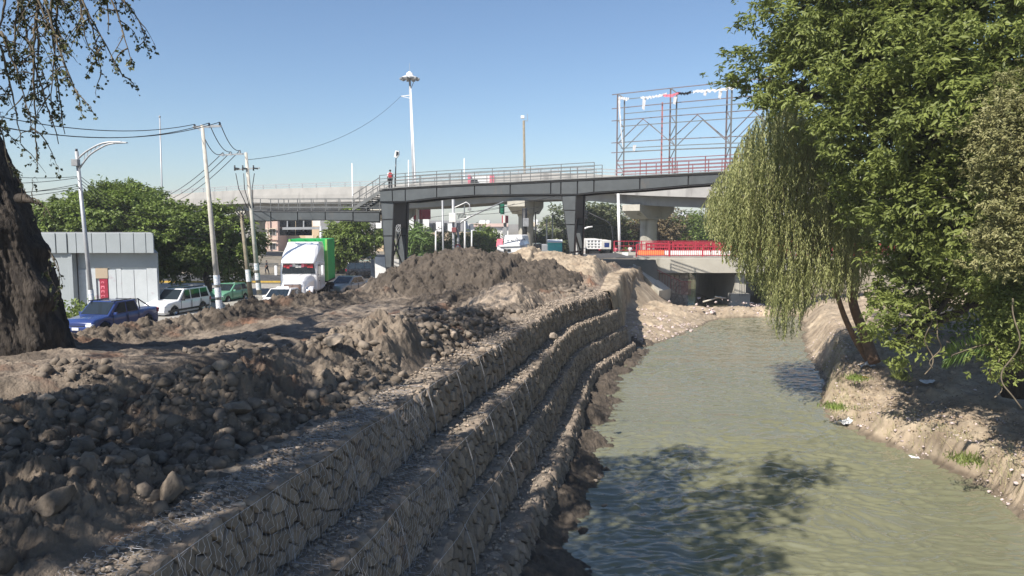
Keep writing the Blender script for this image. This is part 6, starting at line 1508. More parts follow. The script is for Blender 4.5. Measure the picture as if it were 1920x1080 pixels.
# ================================================================ BUILDINGS
def wall_building():
    Y = 48.0; a = P(133, 437, Y); b = P(293, 437, Y); zt = a.z; zf = P(200, 474, Y).z; x0_, x1_ = a.x, b.x
    t_ = thing('shop_building', 'low white shop building with grey cladding fascia and flaking boarded wall', 'building', ((x0_ + x1_) / 2, Y, 1.0))
    xl_ = P(-60, 437, Y - .5).x
    def skew(xa, xb, ya, dp, za, zb_, nm, mm):
        q = MB(); q.prism([(xa, ya, za), (xb, ya, za), (xb - dp * .52, ya + dp, za), (xa - dp * .52, ya + dp, za)], (0, 0, zb_ - za)); q.build(nm, mm, t_)
    skew(x0_ + .1, x1_ - .15, Y + .4, 9.2, 1, zf, 'wall', M['facadew'])
    skew(xl_, x0_, Y - .2, 9, 1, zf, 'wall', M['facade'])
    skew(xl_, x1_ - .03, Y - .27, 10.4, zf + .02, zt - .06, 'fascia_core', M['grey'])
    us = [133, 149, 178, 204.5, 231, 256, 278.5, 293]
    for k in range(len(us) - 1):
        ua = P(us[k], 450, Y).x + .02; ub = P(us[k + 1], 450, Y).x - .02; q = MB(); q.box(((ua + ub) / 2, Y - .33, (zt + zf) / 2), (ub - ua, .1, zt - zf)); q.build('fascia_panel', M['facade'], t_, bevel=.015)
    for (ua, ub) in ((-60, 30), (31, 63), (64, 111), (112, 132)):
        ua = P(ua, 450, Y).x; ub = P(ub, 450, Y).x; q = MB(); q.box(((ua + ub) / 2, Y - .37, (zt + zf) / 2), (ub - ua - .04, .1, zt - zf)); q.build('fascia_panel', M['facade'], t_, bevel=.015)
    # side fascia right
    q = MB(); q.box((P(136, 500, Y).x, Y + .0, (1 + zf) / 2), (.28, .5, zf - 1)); q.build('pilaster', M['facade'], t_, bevel=.02)
    zb_ = P(200, 503, Y).z   # band above the boards
    fy = Y + .36
    q = MB(); q.box(((P(140, 500, Y).x + x1_) / 2, fy, (zf + zb_) / 2), (x1_ - P(140, 500, Y).x - .3, .1, zf - zb_ - .03)); q.build('lintel_panel', M['facade'], t_)
    us = [140, 158, 174, 197, 212, 222, 246, 270, 290]
    g_ = random.Random(8)
    for k in range(len(us) - 1):
        if k == 2: continue
        ua = P(us[k], 500, Y).x; ub = P(us[k + 1], 500, Y).x; dz = g_.uniform(-.12, .0); q = MB(); q.box(((ua + ub) / 2, fy - .02 * (k % 2), (1 + zb_ + dz) / 2 - .02), (ub - ua - .03, .08, zb_ + dz - 1)); q.build('wall_board', M['facadew'], t_)
    ua = P(174, 500, Y).x; ub = P(197, 500, Y).x; q = MB(); q.box(((ua + ub) / 2, fy - .05, P(0, 513, Y).z), (ub - ua, .1, P(0, 504, Y).z - P(0, 523, Y).z)); q.build('patch_board', M['ltan'], t_)
    ua = P(180.5, 500, Y).x; ub = P(195.5, 500, Y).x; z1 = P(0, 523, Y).z; z0 = P(0, 566, Y).z; q = MB(); q.box(((ua + ub) / 2, fy - .04, (z1 + z0) / 2), (ub - ua, .06, z1 - z0)); q.build('red_banner', M['banner'], t_)
    for k, (wd, hh_) in enumerate([(.2, .12), (.24, .2), (.22, .16), (.24, .1), (.24, .08)]):
        z = z1 - .22 - k * .3; q = MB(); q.box(((ua + ub) / 2 - .06, fy - .08, z), (wd, .012, hh_ * .4)); q.box(((ua + ub) / 2 - .06 - wd * .4, fy - .08, z - hh_ * .45), (wd * .25, .012, hh_ * .6)); q.box(((ua + ub) / 2 - .06 + wd * .4, fy - .08, z - hh_ * .45), (wd * .25, .012, hh_ * .6)); q.build('banner_lettering', M['clpink'], t_)
wall_building()

def block(label, u0, u1, vtop, Y, depth, m, zb=1.0, wins=(), extras=None, cat='apartment block', name='apartment_block', roofm=None, group=None):
    a = P(u0, vtop, Y); b = P(u1, vtop, Y); t_ = thing(name, label, cat, ((a.x + b.x) / 2, Y, zb), 0, group)
    q = MB(); q.box(((a.x + b.x) / 2, Y + depth / 2, (a.z + zb) / 2), (b.x - a.x, depth, a.z - zb)); q.build('wall', M[m], t_)
    for (ua, va, ub, vb) in wins:
        p = P(ua, va, Y); r = P(ub, vb, Y); w_ = r.x - p.x; h_ = p.z - r.z; cx_ = (p.x + r.x) / 2; cz = (p.z + r.z) / 2
        q = MB(); q.box((cx_, Y - .03, cz), (w_ + .16, .1, h_ + .16)); fr = q.build('window', M['white'], t_)
        q = MB(); q.box((cx_ - w_ / 4, Y - .09, cz), (w_ / 2 - .05, .04, h_)); q.box((cx_ + w_ / 4, Y - .09, cz), (w_ / 2 - .05, .04, h_)); q.build('pane', M['wglass'], fr)
    if extras: extras(t_, a, b, Y)
    return t_
def slab(t_, u0, v0, u1, v1, Y, th, m, nm='panel'):
    a = P(u0, v0, Y); b = P(u1, v1, Y); q = MB(); q.box(((a.x + b.x) / 2, Y - th / 2, (a.z + b.z) / 2), (b.x - a.x, th, a.z - b.z)); q.build(nm, M[m], t_)
def ex1(t_, a, b, Y):
    for v in (428.5, 446.5, 454, 472, 481): slab(t_, 492, v - .7, 519.5, v + .7, Y - .3, .25, 'cream', 'band')
    for u in (503.5,): slab(t_, u - .8, 408, u + .8, 492, Y - .35, .3, 'cream', 'pilaster')
    slab(t_, 493, 429.5, 503, 446, Y, .12, 'whiter'); slab(t_, 493, 482, 502, 491, Y, .12, 'clpink'); slab(t_, 505, 482, 519, 491, Y, .12, 'whiter')
block('pink and cream apartment block seen between the pole and the lorry', 491, 520, 405, 150, 14, 'pink', wins=[(505.5, 429, 517, 440.5), (506, 456, 517, 467)], extras=ex1)
def ex2(t_, a, b, Y):
    slab(t_, 587, 404, 602, 424, Y, .5, 'whiter'); slab(t_, 589, 424, 602, 452, Y, .5, 'beige'); slab(t_, 573, 440, 588, 452, Y, .12, 'cream'); slab(t_, 521, 434, 533, 447, Y, .3, 'greyr'); slab(t_, 521, 447, 533, 500, Y, .3, 'pink')
block('beige apartment block directly behind the white lorry fairing', 520.5, 602, 404, 156, 14, 'beige', wins=[(540, 448, 548, 455)], extras=ex2)
def ex3(t_, a, b, Y):
    slab(t_, 616, 404, 622, 490, Y, .6, 'greyr'); slab(t_, 602, 404, 615, 430, Y, .3, 'greyr', 'balcony_panel')
    for u0, u1 in ((675, 685), (705, 716)): slab(t_, u0, 404, u1, 424 if u0 < 690 else 428, Y - .3, .4, 'white', 'water_tank_screen')
    slab(t_, 686, 434, 700, 482, Y, .5, 'ltan'); slab(t_, 706, 434, 720, 482, Y, .5, 'beige'); slab(t_, 700, 420, 704, 490, Y, .6, 'greyr', 'stair_shaft')
block('grey striped apartment block behind the small trees, left of the footbridge leg', 602.5, 738, 404, 150, 16, 'greyr', wins=[(617, 430, 621, 434), (617, 438, 621, 442), (700.5, 430, 704, 436), (700.5, 446, 704, 452), (700.5, 462, 704, 468)], extras=ex3)
def ex4(t_, a, b, Y):
    slab(t_, 764, 435, 883, 490, Y, .5, 'ltan', 'lower_wall')
    for k, (u0, u1, v0, v1) in enumerate([(766, 779, 411, 431), (794, 805, 411, 429), (818, 828, 416, 434), (840, 850, 419, 434)]): slab(t_, u0, v0, u1, v1, Y - .6, .6, 'white', 'parapet_screen')
    for u in (783, 811, 833, 856): slab(t_, u, 418, u + 5, 436, Y - .1, .2, 'wglass', 'window_strip')
    slab(t_, 783, 436, 790, 490, Y - .6, .4, 'beige', 'pilaster'); slab(t_, 798, 436, 812, 490, Y - .6, .4, 'ltan', 'pilaster')
block('long grey and tan apartment block right of the footbridge leg, with white screens', 739, 868, 413.5, 160, 16, 'greyr', wins=[(835, 422, 839, 430)], extras=ex4)
def ex5(t_, a, b, Y):
    slab(t_, 862, 420, 880, 440, Y - .5, .5, 'white', 'end_wall'); slab(t_, 872, 420, 882, 458, Y, .4, 'greyr')
block('narrow white and grey block at the end of the long apartment block', 862, 882, 419.5, 170, 14, 'whiter', wins=[], extras=ex5)
def ex6(t_, a, b, Y):
    slab(t_, 882, 419, 953, 425, Y - .2, .5, 'pink', 'parapet'); slab(t_, 942, 425, 948, 446, Y - .1, .3, 'greyr', 'recess')
    for u in (902.5, 907, 915.5):
        p = P(u, 418, Y); q = MB(); q.lathe(p, [(.55, -.6), (.6, .3), (.3, .7)], 10); q.build('water_tank', M['white'], t_)
block('low white building with pink parapet and roof tanks left of the column', 882, 953, 420, 190, 16, 'whiter', wins=[(884, 430, 887.5, 436)], extras=ex6)
def ex7(t_, a, b, Y):
    slab(t_, 989, 417, 1004, 425, Y - .2, .4, 'cream', 'parapet'); slab(t_, 1012, 417, 1034, 432, Y - .2, .4, 'cream'); slab(t_, 1012, 420, 1017, 432, Y - .7, .2, 'greyr')
    slab(t_, 1007, 425, 1012, 448, Y - .2, .6, 'whiter', 'stair_tower')
    for u in (999, 1006): 
        p = P(u, 417, Y); q = MB(); q.lathe(p, [(.5, -.6), (.55, .3), (.3, .7)], 10); q.build('water_tank', M['white'], t_)
block('white and cream flats between the left column and the turquoise toilet', 988, 1034, 420, 185, 16, 'whiter', wins=[(996, 430, 999, 441), (1009, 428, 1011.5, 433), (1023, 424, 1027, 434), (1010, 436, 1012, 440)], extras=ex7)
block('small grey building far behind the black signal arm', 1146, 1164, 421, 180, 12, 'greyr', wins=[(1150, 428, 1154, 433), (1157, 428, 1161, 433), (1150, 440, 1154, 445)])
block('pale house far away under the far overpass', 1040, 1062, 436, 210, 10, 'cream', wins=[(1046, 442, 1050, 448)])
def shedroof(u0, u1, v0, v1, Y, m, lb):
    a = P(u0, v0, Y); b = P(u1, v1, Y); q = MB(); q.box(((a.x + b.x) / 2, Y + 1.5, (a.z + 2) / 2), (b.x - a.x, 3, a.z - 2)); o = q.build('container_box', M[m], bevel=.04); tag(o, lb, 'container')
shedroof(1000, 1016, 457, 470, 74, 'cardark', 'dark grey container left of the turquoise toilet'); shedroof(1017, 1027, 459, 470, 72, 'grey', 'small grey skip right against the turquoise toilet')

# striped concrete barriers along the far road
g_ = random.Random(2)
for k in range(11):
    u = 454 + k * 8.3; Y = 92; p = P(u, 532, Y); a = P(u, 515, Y)
    t_ = thing('striped_barrier', ['leftmost', 'second', 'third', 'fourth', 'fifth', 'sixth', 'seventh', 'eighth', 'ninth', 'tenth', 'rightmost'][k] + ' black and white striped concrete barrier by the far road', 'barrier', (p.x, Y, 1.0), 0, 'striped barriers along the far road')
    w_ = .5; h_ = a.z - 1.0
    q = MB(); q.prism([(p.x - .27, Y - .25, 1.0), (p.x + .27, Y - .25, 1.0), (p.x + .27, Y - .1, 1 + h_), (p.x - .27, Y - .1, 1 + h_)], (0, .4, 0)); q.build('block', M['white'], t_)
    q = MB(); q.prism([(p.x - .25, Y - .28, 1.1), (p.x - .02, Y - .28, 1.1), (p.x + .27, Y - .13, h_ + .95), (p.x + .06, Y - .13, h_ + .95)], (0, .02, 0)); q.build('stripe', M['barblk'], t_)
# metal fence and gate behind the barriers, pale green fence right
def mfence(label, u0, u1, v0, v1, Y, m, n_, hb=3):
    a = P(u0, v0, Y); b = P(u1, v1, Y); t_ = thing('metal_fence', label, 'fence', ((a.x + b.x) / 2, Y, 1.0)); z1, z0 = a.z, b.z
    for k in range(hb): z = z0 + (z1 - z0) * k / (hb - 1); q = MB(); q.box(((a.x + b.x) / 2, Y, z), (b.x - a.x, .07, .08)); q.build('rail', M[m], t_)
    for k in range(n_ + 1): x = a.x + (b.x - a.x) * k / n_; q = MB(); q.box((x, Y + .08, (1 + z1) / 2), (.08, .08, z1 - 1)); q.build('picket', M[m], t_)
mfence('dark metal fence behind the striped barriers, left of the lorry', 462, 521, 494, 508, 96, 'rail', 26, 3)
mfence('pale green pipe fence right of the lorry, along the far road', 610, 706, 488, 498, 97, 'lgreenfence', 11, 4)
mfence('small white picket fence between the footbridge leg and the shed', 757, 790, 469, 486, 100, 'white', 12, 2)
person('person in dark clothes walking past the striped barriers', (P(500, 500, 88).x, 88, 1.01), 1.68, math.radians(180), 'cldark', 'cldark', 'walk')
person('pedestrian dressed in pale top waiting behind the left footbridge leg', (P(731, 500, 67.8).x, 67.3, 1.01), 1.65, math.radians(-90), 'clwhite', 'cldark')
# small stall frame and white board by the far right people, pipe rail
a = P(1164, 478, 74); q = MB(); q.box((a.x, 74, a.z), (.6, .05, .55)); q.box((a.x - .27, 74, a.z - .45), (.04, .04, .7)); q.box((a.x + .27, 74, a.z - .45), (.04, .04, .7)); o = q.build('notice_stand', M['white']); o.location.x += P(1172, 478, 74).x - a.x; tag(o, 'white board stand in front of the person in white by the bridge end', 'stand')

# ================================================================ PLANTS
def leaves(P_, D_, L_, W_, seed=0, droop=.0, up=.35, NB=None):
    """folded diamond leaves; P_ base points, D_ directions"""
    g2 = np.random.default_rng(seed); n = len(P_); D_ = D_ / (np.linalg.norm(D_, axis=1, keepdims=True) + 1e-9)
    N_ = g2.normal(size=(n, 3)) * (.8 if NB is None else .42) + (np.array([0, 0, up * 2]) if NB is None else NB); Sd = np.cross(D_, N_); Sd /= np.linalg.norm(Sd, axis=1, keepdims=True) + 1e-9; Nn = np.cross(Sd, D_)
    L_ = np.broadcast_to(L_, n)[:, None]; W_ = np.broadcast_to(W_, n)[:, None]
    tip = P_ + D_ * L_ - Nn * L_ * .12; mid = P_ + D_ * L_ * .45
    a = mid + Sd * W_ / 2 + Nn * W_ * .22; b = mid - Sd * W_ / 2 + Nn * W_ * .22
    V = np.stack([P_, a, tip, b], 1).reshape(-1, 3); i = np.arange(n)[:, None] * 4
    return V, np.concatenate([i + [0, 1, 2], i + [0, 2, 3]], 1).reshape(-1, 3)
def whorls(C, k, L_, W_, seed, spread=1.0, down=-.15, jit=.25, OUT=None):
    """k leaves round each twig end C"""
    g2 = np.random.default_rng(seed); n = len(C); D_ = g2.normal(size=(n, k, 3)) * np.array([1, 1, .55]) + np.array([0, 0, down])
    NBk = None
    if OUT is not None: D_ = D_ + OUT[:, None, :] * .6 + np.array([0, 0, -.25]); NBk = (np.repeat(OUT, k, 0) * .75 + np.array([0, 0, .65]))
    sz = .7 + .6 * g2.random((n, k)); P_ = C[:, None, :] + g2.normal(size=(n, k, 3)) * L_ * jit
    return leaves(P_.reshape(-1, 3), D_.reshape(-1, 3), (L_ * sz).ravel(), (W_ * sz).ravel(), seed + 1, NB=NBk)
def limb(mb, a, b, r0, r1, g2, seg=6, wob=.08):
    a = V3(a); b = V3(b); L_ = (b - a).length; pts = [a]
    for k in range(1, seg + 1): t = k / seg; pts.append(lerp(a, b, t) + V3((g2.uniform(-1, 1), g2.uniform(-1, 1), g2.uniform(-1, 1))) * L_ * wob * math.sin(math.pi * t) + V3((0, 0, L_ * .08 * math.sin(math.pi * t))))
    mb.tube(pts, [r0 + (r1 - r0) * k / seg for k in range(seg + 1)], 8); return pts
def tree(name, label, base, trunk_top, r0, lobes, nclus, leafL, leafW, lm, bm, seed, kpc=6, tw=14, group=None, cat='tree', cl=.55, shell=.45, twigs=True, thr=0.0, extra_dark=0):
    g2 = random.Random(seed); g3 = np.random.default_rng(seed)
    t_ = thing(name, label, cat, base, 0, group); mb = MB(); trunk_top = V3(trunk_top); base = V3(base)
    pts = limb(mb, base, trunk_top, r0, r0 * .6, g2, 6, .05)
    n_l = len(lobes); tot = sum(l[3] for l in lobes)
    for (x, y, z, r, *_) in lobes:
        c = V3((x, y, z)); st = pts[g2.randint(3, len(pts) - 1)]; lp = limb(mb, st, c, r0 * .42, r0 * .12, g2, 5, .10)
        for k in range(4 if twigs else 2):
            e = c + V3((g2.uniform(-1, 1), g2.uniform(-1, 1), g2.uniform(-.5, 1))) * r * .75; limb(mb, lp[g2.randint(2, 5)], e, r0 * .14, r0 * .03, g2, 4, .1)
    mb.build('trunk', M[bm] if isinstance(bm, str) else bm, t_)
    CC = []; TT = []; OO = []
    for (x, y, z, r, *rest) in lobes:
        sq = rest[0] if rest else .8; n_ = max(3, int(nclus * (r * r) / sum(l[3] ** 2 for l in lobes)))
        d = g3.normal(size=(n_, 3)); d /= np.linalg.norm(d, axis=1, keepdims=True); rr_ = r * (shell + (1.12 - shell) * g3.random(n_) ** .6)
        cc = np.array([x, y, z]) + d * rr_[:, None] * np.array([1, 1, sq]); CC.append(cc); TT.append(.15 + .7 * g3.random(n_) ); OO.append(d)
    CC = np.concatenate(CC); TT = np.concatenate(TT); OO = np.concatenate(OO)
    crad = cl * (.5 + .9 * g3.random(len(CC)))
    tws = CC[:, None, :] + g3.normal(size=(len(CC), tw, 3)) * crad[:, None, None] * np.array([.55, .55, .34])
    tone = np.clip(TT[:, None] + .35 * (g3.random((len(CC), tw)) - .5), 0, 1)
    V, Q = whorls(tws.reshape(-1, 3), kpc, leafL, leafW, seed + 5, OUT=np.repeat(OO, tw, 0)); tn = np.repeat(np.repeat(tone.ravel(), kpc) + .18 * (g3.random(tone.size * kpc) - .5), 4)
    link_mesh('crown', np_mesh('crown', V, Q, lm, False, {'tone': np.clip(tn, 0, 1)}), t_)
    return t_
def L3(u, v, Y, r, sq=.85): p = P(u, v, Y); return (p.x, p.y, p.z, r, sq)

# --- big near tree on the left (trunk) with hanging poplar-like twigs
def bigtree():
    base = V3((-12.3, 18.2, 3.3)); t_ = thing('poplar_tree', 'huge old tree at the left edge with dark knotted trunk and hanging leafy twigs', 'tree', base)
    n_a = 170; rows = []; zs_ = np.linspace(3.2, 14, 380); g3 = np.random.default_rng(4); V = []
    def cen(z): t = (z - 3.3); return np.array([-12.2 - .24 * t + .0 * t * t, 18.3 + .05 * t])
    def rad(z): return np.interp(z, [3.2, 3.7, 4.6, 6, 7.5, 9.5, 12, 14], [1.45, 1.05, .95, 1.0, .85, .62, .55, .5])
    A_ = np.linspace(0, 2 * math.pi, n_a, endpoint=False); AA, ZZ = np.meshgrid(A_, zs_)
    R_ = rad(ZZ) * (1 + .10 * np.sin(AA * 5 + ZZ * .7) * np.interp(ZZ, [3, 6, 14], [1, .5, .3]) + .05 * np.sin(AA * 9 - ZZ * 1.1))
    tw_ = AA + ZZ * .12
    furrow = fbm(tw_ * 5, ZZ * .8, 3, 31) * .22 - np.abs(fbm(tw_ * 11, ZZ * 1.1, 4, 33)) * .42 + fbm(tw_ * 26, ZZ * 2.4, 3, 37) * .10 + .05
    # seam-free: blend at the wrap
    wr = np.minimum(1, np.minimum(AA, 2 * math.pi - AA) / .4); furrow = furrow * wr
    bur = 0
    for (a0, z0, rr_, hh_) in ((-.25, 5.4, .38, .42), (.1, 6.55, .25, .3), (-.9, 4.3, .5, .25), (-.6, 7.2, .4, .2), (-1.5, 5.2, .6, .2), (-.1, 4.6, .3, .22)):
        da = np.angle(np.exp(1j * (AA - a0))) * rad(z0); bur = bur + hh_ * np.exp(-(da ** 2 + (ZZ - z0) ** 2) / rr_ ** 2)
    R_ = R_ + furrow * rad(ZZ) * .75 + bur * .8 + .03 * vn(AA * 30, ZZ * 12, 3)
    C_ = np.array([cen(z) for z in zs_]); X_ = C_[:, 0:1] + R_ * np.cos(AA); Y_ = C_[:, 1:2] + R_ * np.sin(AA)
    idx = np.arange(len(zs_) * n_a).reshape(len(zs_), n_a); Q = np.stack([idx[:-1], np.roll(idx, -1, 1)[:-1], np.roll(idx, -1, 1)[1:], idx[1:]], -1).reshape(-1, 4)
    link_mesh('trunk', np_mesh('trunk', np.stack([X_.ravel(), Y_.ravel(), ZZ.ravel()], 1), Q, M['bark'], True), t_)
    g2 = random.Random(9); mb = MB(); hubs = []
    tt_ = V3((C_[-1][0], C_[-1][1], 13.6))
    for (x, y, z) in ((-15, 16, 18), (-9.5, 15, 17.5), (-11, 20, 19), (-17, 21, 18), (-8, 12.5, 15), (-13, 12, 16), (-14, 9, 15.5)): limb(mb, tt_ - V3((0, 0, g2.uniform(0, 2))), (x, y, z), .4, .1, g2, 7, .08); hubs.append((x, y, z))
    mb.build('limb', M['bark'], t_)
    # crown above the picture
    lob = [(-15, 17, 18, 3.2), (-10, 15.5, 17, 2.6), (-12, 20, 19, 3.2), (-17, 22, 17.5, 3.5), (-15, 10.5, 15.5, 2.6), (-12, 13, 19, 3)]
    CC = []
    for x, y, z, r in lob:
        n_ = 70; d = g3.normal(size=(n_, 3)); d /= np.linalg.norm(d, axis=1, keepdims=True); CC.append(np.array([x, y, z]) + d * (r * (.5 + .5 * g3.random((n_, 1)))) * np.array([1, 1, .7]))
    CC = np.concatenate(CC); tws = (CC[:, None] + g3.normal(size=(len(CC), 12, 3)) * .35).reshape(-1, 3)
    V, Q = whorls(tws, 5, .12, .1, 12); link_mesh('crown', np_mesh('crown', V, Q, L_pop, False, {'tone': g3.random(len(V)) * .6}), t_)
    # hanging twigs in view
    tb = MB(); LP = []; LD = []
    def hang(a, b, r0, depth, dens):
        a = V3(a); b = V3(b); L_ = (b - a).length; n_ = max(4, int(L_ / .16)); pts = []
        sway = V3((g2.uniform(-1, 1), g2.uniform(-1, 1), 0)) * L_ * .09
        for k in range(n_ + 1):
            t = k / n_; pts.append(lerp(a, b, t) + sway * math.sin(math.pi * t) + V3((g2.uniform(-1, 1), g2.uniform(-1, 1), g2.uniform(-1, 1))) * .02 + V3((0, 0, .12 * L_ * math.sin(math.pi * t))))
        tb.tube(pts, [r0 * (1 - .75 * k / n_) for k in range(n_ + 1)], 4 if depth else 6)
        for k in range(1, n_ + 1):
            if depth > 0 and g2.random() < .62:
                l_ = L_ * g2.uniform(.14, .36); an = g2.uniform(0, 6.28); hang(pts[k], pts[k] + V3((math.cos(an) * .55, math.sin(an) * .5, -g2.uniform(.1, 1.0))) * l_, r0 * .45, depth - 1, dens)
            if g2.random() < dens * (.85 if depth < 2 else .25):
                for _ in range(g2.choice((1, 1, 2, 3))):
                    LP.append(tuple(pts[k] + V3((g2.uniform(-.03, .03), g2.uniform(-.03, .03), g2.uniform(-.05, 0))))); LD.append((g2.uniform(-.7, .7), g2.uniform(-.7, .7), -g2.uniform(.3, 1.2)))
    Yt = 15.5
    main = [((60, -60), (72, 200), 15.5), ((72, 0), (68, 285), 15), ((20, -50), (-10, 240), 15), ((100, -50), (122, 250), 16), ((150, -60), (165, 90), 15), ((130, -80), (232, 145), 15.5), ((160, -60), (245, 110), 15), ((150, -40), (275, 66), 15.8),
            ((-20, 40), (40, 270), 16), ((20, -60), (130, 150), 15), ((80, -60), (150, 190), 14.6), ((0, 60), (60, 240), 14.5), ((170, -80), (205, 60), 15.2), ((110, -60), (190, 130), 15.4), ((-40, 150), (20, 330), 16), ((40, 0), (110, 270), 15), ((190, -90), (235, 20), 15.4), ((60, -50), (30, 160), 15.6), ((110, -30), (95, 200), 15.1)]
    for (u0, v0), (u1, v1), y in main: hang(P(u0, v0, y), P(u1, v1, y - .3), .035, 2, .85)
    hang(P(60, 370, 17), P(105, 420, 16.6), .02, 1, .6)
    for (u0, v0, u1, v1) in ((92, 470, 112, 560), (98, 480, 118, 530), (90, 500, 108, 545)): hang(P(u0, v0, 16.4), P(u1, v1, 16.3), .015, 1, 1.0)
    for (u0, v0, u1, v1) in ((38, 380, 35, 320), (62, 380, 64, 330), (50, 370, 20, 318)): hang(P(u0, v0, 16.8), P(u1, v1, 16.8), .012, 1, .12)
    tb.build('hanging_twig', M['twig'], t_)['kind'] = 'stuff'
    LP = np.array(LP); LD = np.array(LD); V, Q = leaves(LP, LD, .066 * (.7 + .6 * g3.random(len(LP))), .058, 5); tn = np.repeat(np.where(g3.random(len(LP)) < .16, .9, .1 + .25 * g3.random(len(LP))), 4)  # shade put into leaf tone: most dark, a few as if sunlit
    o = link_mesh('twig_leaves', np_mesh('twig_leaves', V, Q, L_pop, False, {'tone': tn}), t_); o['kind'] = 'stuff'
    mb = MB(); p0 = V3((-14.0, 17.4, 8.2)); mb.tube([P(34, 372, 18.2), P(46, 372, 18.1), P(60, 377, 18), P(76, 383, 17.9)], [.12, .13, .05, .03], 8); mb.build('branch_stub', M['bark'], t_)
bigtree()

# --- trees behind the camera on the left bank: they shade the foreground as in the photograph
tree('ash_tree', 'tall leafy tree on the left bank shading the near levee', (-13, 1.5, 3), (-11.5, 2.5, 9.5), .4,
     [(-9.5, 4.5, 13, 2.6), (-7.0, 3.0, 13.6, 2.3), (-11.5, 7.5, 13, 2.4), (-9.5, .5, 12.0, 2.4), (-6.0, 6.4, 13.4, 1.7), (-12.5, 4, 12, 2.6), (-4.6, 5.8, 13.6, 1.7), (-3.0, 8.6, 14.2, 1.5), (-1.2, 10.6, 14.8, 1.1), (-5.5, 9.4, 13.6, 1.4), (-5.6, 6.6, 12.4, 1.5), (-4.4, 9.8, 12.9, 1.4), (-3.6, 12.4, 13.4, 1.3), (-6.0, 11.6, 12.8, 1.3), (-4.9, 4.2, 12.3, 1.4)], 1050, .15, .07, L_ash, 'bark', 91, kpc=6, tw=12)

# --- the large ash on the right bank
ASH = [L3(1500, 60, 25, 2.0), L3(1440, 150, 25, 1.25), L3(1560, 150, 24, 1.8), L3(1620, 20, 24, 2.4), L3(1700, 120, 22, 2.2), L3(1600, 230, 23, 1.5), L3(1505, 15, 25.5, 1.3), L3(1750, 220, 21, 2.0), L3(1690, 300, 22, 1.6), L3(1840, 60, 20, 2.4),
       L3(1850, 200, 19, 1.8), L3(1730, 380, 21.5, 1.6), L3(1640, 350, 24.5, 1.4), L3(1810, 400, 20, 1.5), L3(1900, 330, 19.5, 1.6), L3(1760, -60, 22, 2.6), L3(1610, -80, 25, 2.4), L3(1900, -80, 21, 2.8), L3(2000, 150, 20, 2.6), L3(1690, 450, 23.5, 1.2), L3(1860, 500, 22, 1.5), L3(1980, 420, 21, 1.8),
       L3(1700, 540, 22.5, .95), L3(1690, 610, 22, .85), L3(1710, 480, 22.5, .95), L3(1690, 660, 21.8, .5), L3(1740, 590, 22.5, .65)]
tree('ash_tree', 'large dense green tree filling the upper right, its lowest bough trailing to the bank', (16.8, 24.0, 1.4), (15.8, 23.5, 7.5), .42, ASH, 1250, .20, .075, L_ash, 'bark', 23, kpc=7, tw=14, cl=.5)
# back layer that darkens the gaps, further along the bank
tree('ash_tree', 'dark leafy tree further back on the right bank behind the big crown', (20.5, 31, 1.6), (20.5, 31, 6), .35,
     [L3(1750, 470, 31, 2.2), L3(1850, 560, 30, 1.9), L3(1790, 350, 31, 2.6), L3(1900, 440, 30, 2.6), L3(1700, 200, 31, 3.0), L3(1850, 180, 31, 3.4), L3(1950, 560, 31, 2.2), L3(1660, 90, 32, 3.0)], 420, .22, .09, L_dark, 'bark', 29, kpc=6, tw=14, cl=.9)
# near overhanging foliage on the right edge: dry vines over a shrub tree
tree('vine_covered_tree', 'tree smothered in dry brownish vines at the right edge', (15.4, 17.2, 1.0), (14.6, 17.5, 5.5), .22,
     [L3(1900, 240, 17, .85), L3(1905, 310, 17, .8), L3(1885, 370, 17, .65), L3(1905, 410, 17, .75), L3(1915, 190, 17, .75), L3(1868, 440, 17.3, .45), L3(1940, 300, 17, 1.2), L3(1880, 480, 17.2, .55), L3(1945, 440, 17, 1.0)], 300, .085, .035, L_vine, 'twig', 37, kpc=7, tw=16, cl=.4)
tree('ash_tree', 'near leafy bough at the lower right edge beside the palm frond', (16.4, 18.5, 1.2), (15.6, 18.6, 3.4), .12,
     [L3(1900, 560, 18.5, .7), L3(1890, 640, 18.5, .5), L3(1880, 690, 18, .32), L3(1930, 600, 18, .8), L3(1860, 520, 19, .5), L3(1850, 650, 19.5, .28)], 110, .12, .05, L_ash, 'twig', 39, kpc=6, tw=14, cl=.35)
tree('ash_tree', 'leafy tree leaning over the nearest right bank, beyond the picture edge', (14.6, 9.5, .9), (13.6, 10, 5.5), .25,
     [(12.2, 12.2, 8.3, 1.7), (13.8, 9.5, 10.0, 2.1), (14.6, 13.2, 9.2, 1.8), (11.4, 9.6, 10.8, 1.3), (16.5, 10, 10, 2.2), (9.5, 7.0, 12.6, 1.0)], 240, .15, .06, L_ash, 'bark', 41, kpc=6, tw=13)
# loose vine stems hanging at the right
g2 = random.Random(31)
for k, (u, v, l_, Y) in enumerate([(1745, 560, 2.2, 21), (1760, 600, 1.4, 21), (1905, 560, 2.6, 17), (1870, 640, 1.4, 18), (1610, 150, 1.0, 23)]):
    p = P(u, v, Y); q = MB(); pts = [p + V3((.22 * math.sin(k * 2 + i * 1.1) * (i / 8), .1 * math.cos(i), -l_ * i / 9)) for i in range(10)]; q.tube(sm(pts, 3), .018, 5)
    o = q.build('hanging_vine', M['twig']); tag(o, ['long pale vine stem hanging from the low bough towards the bank', 'shorter pale vine stem right of the longest one', 'curved dry vine stem at the right edge', 'thin vine stem beside the palm frond', 'curled bare twig high in the big crown'][k], 'vine')

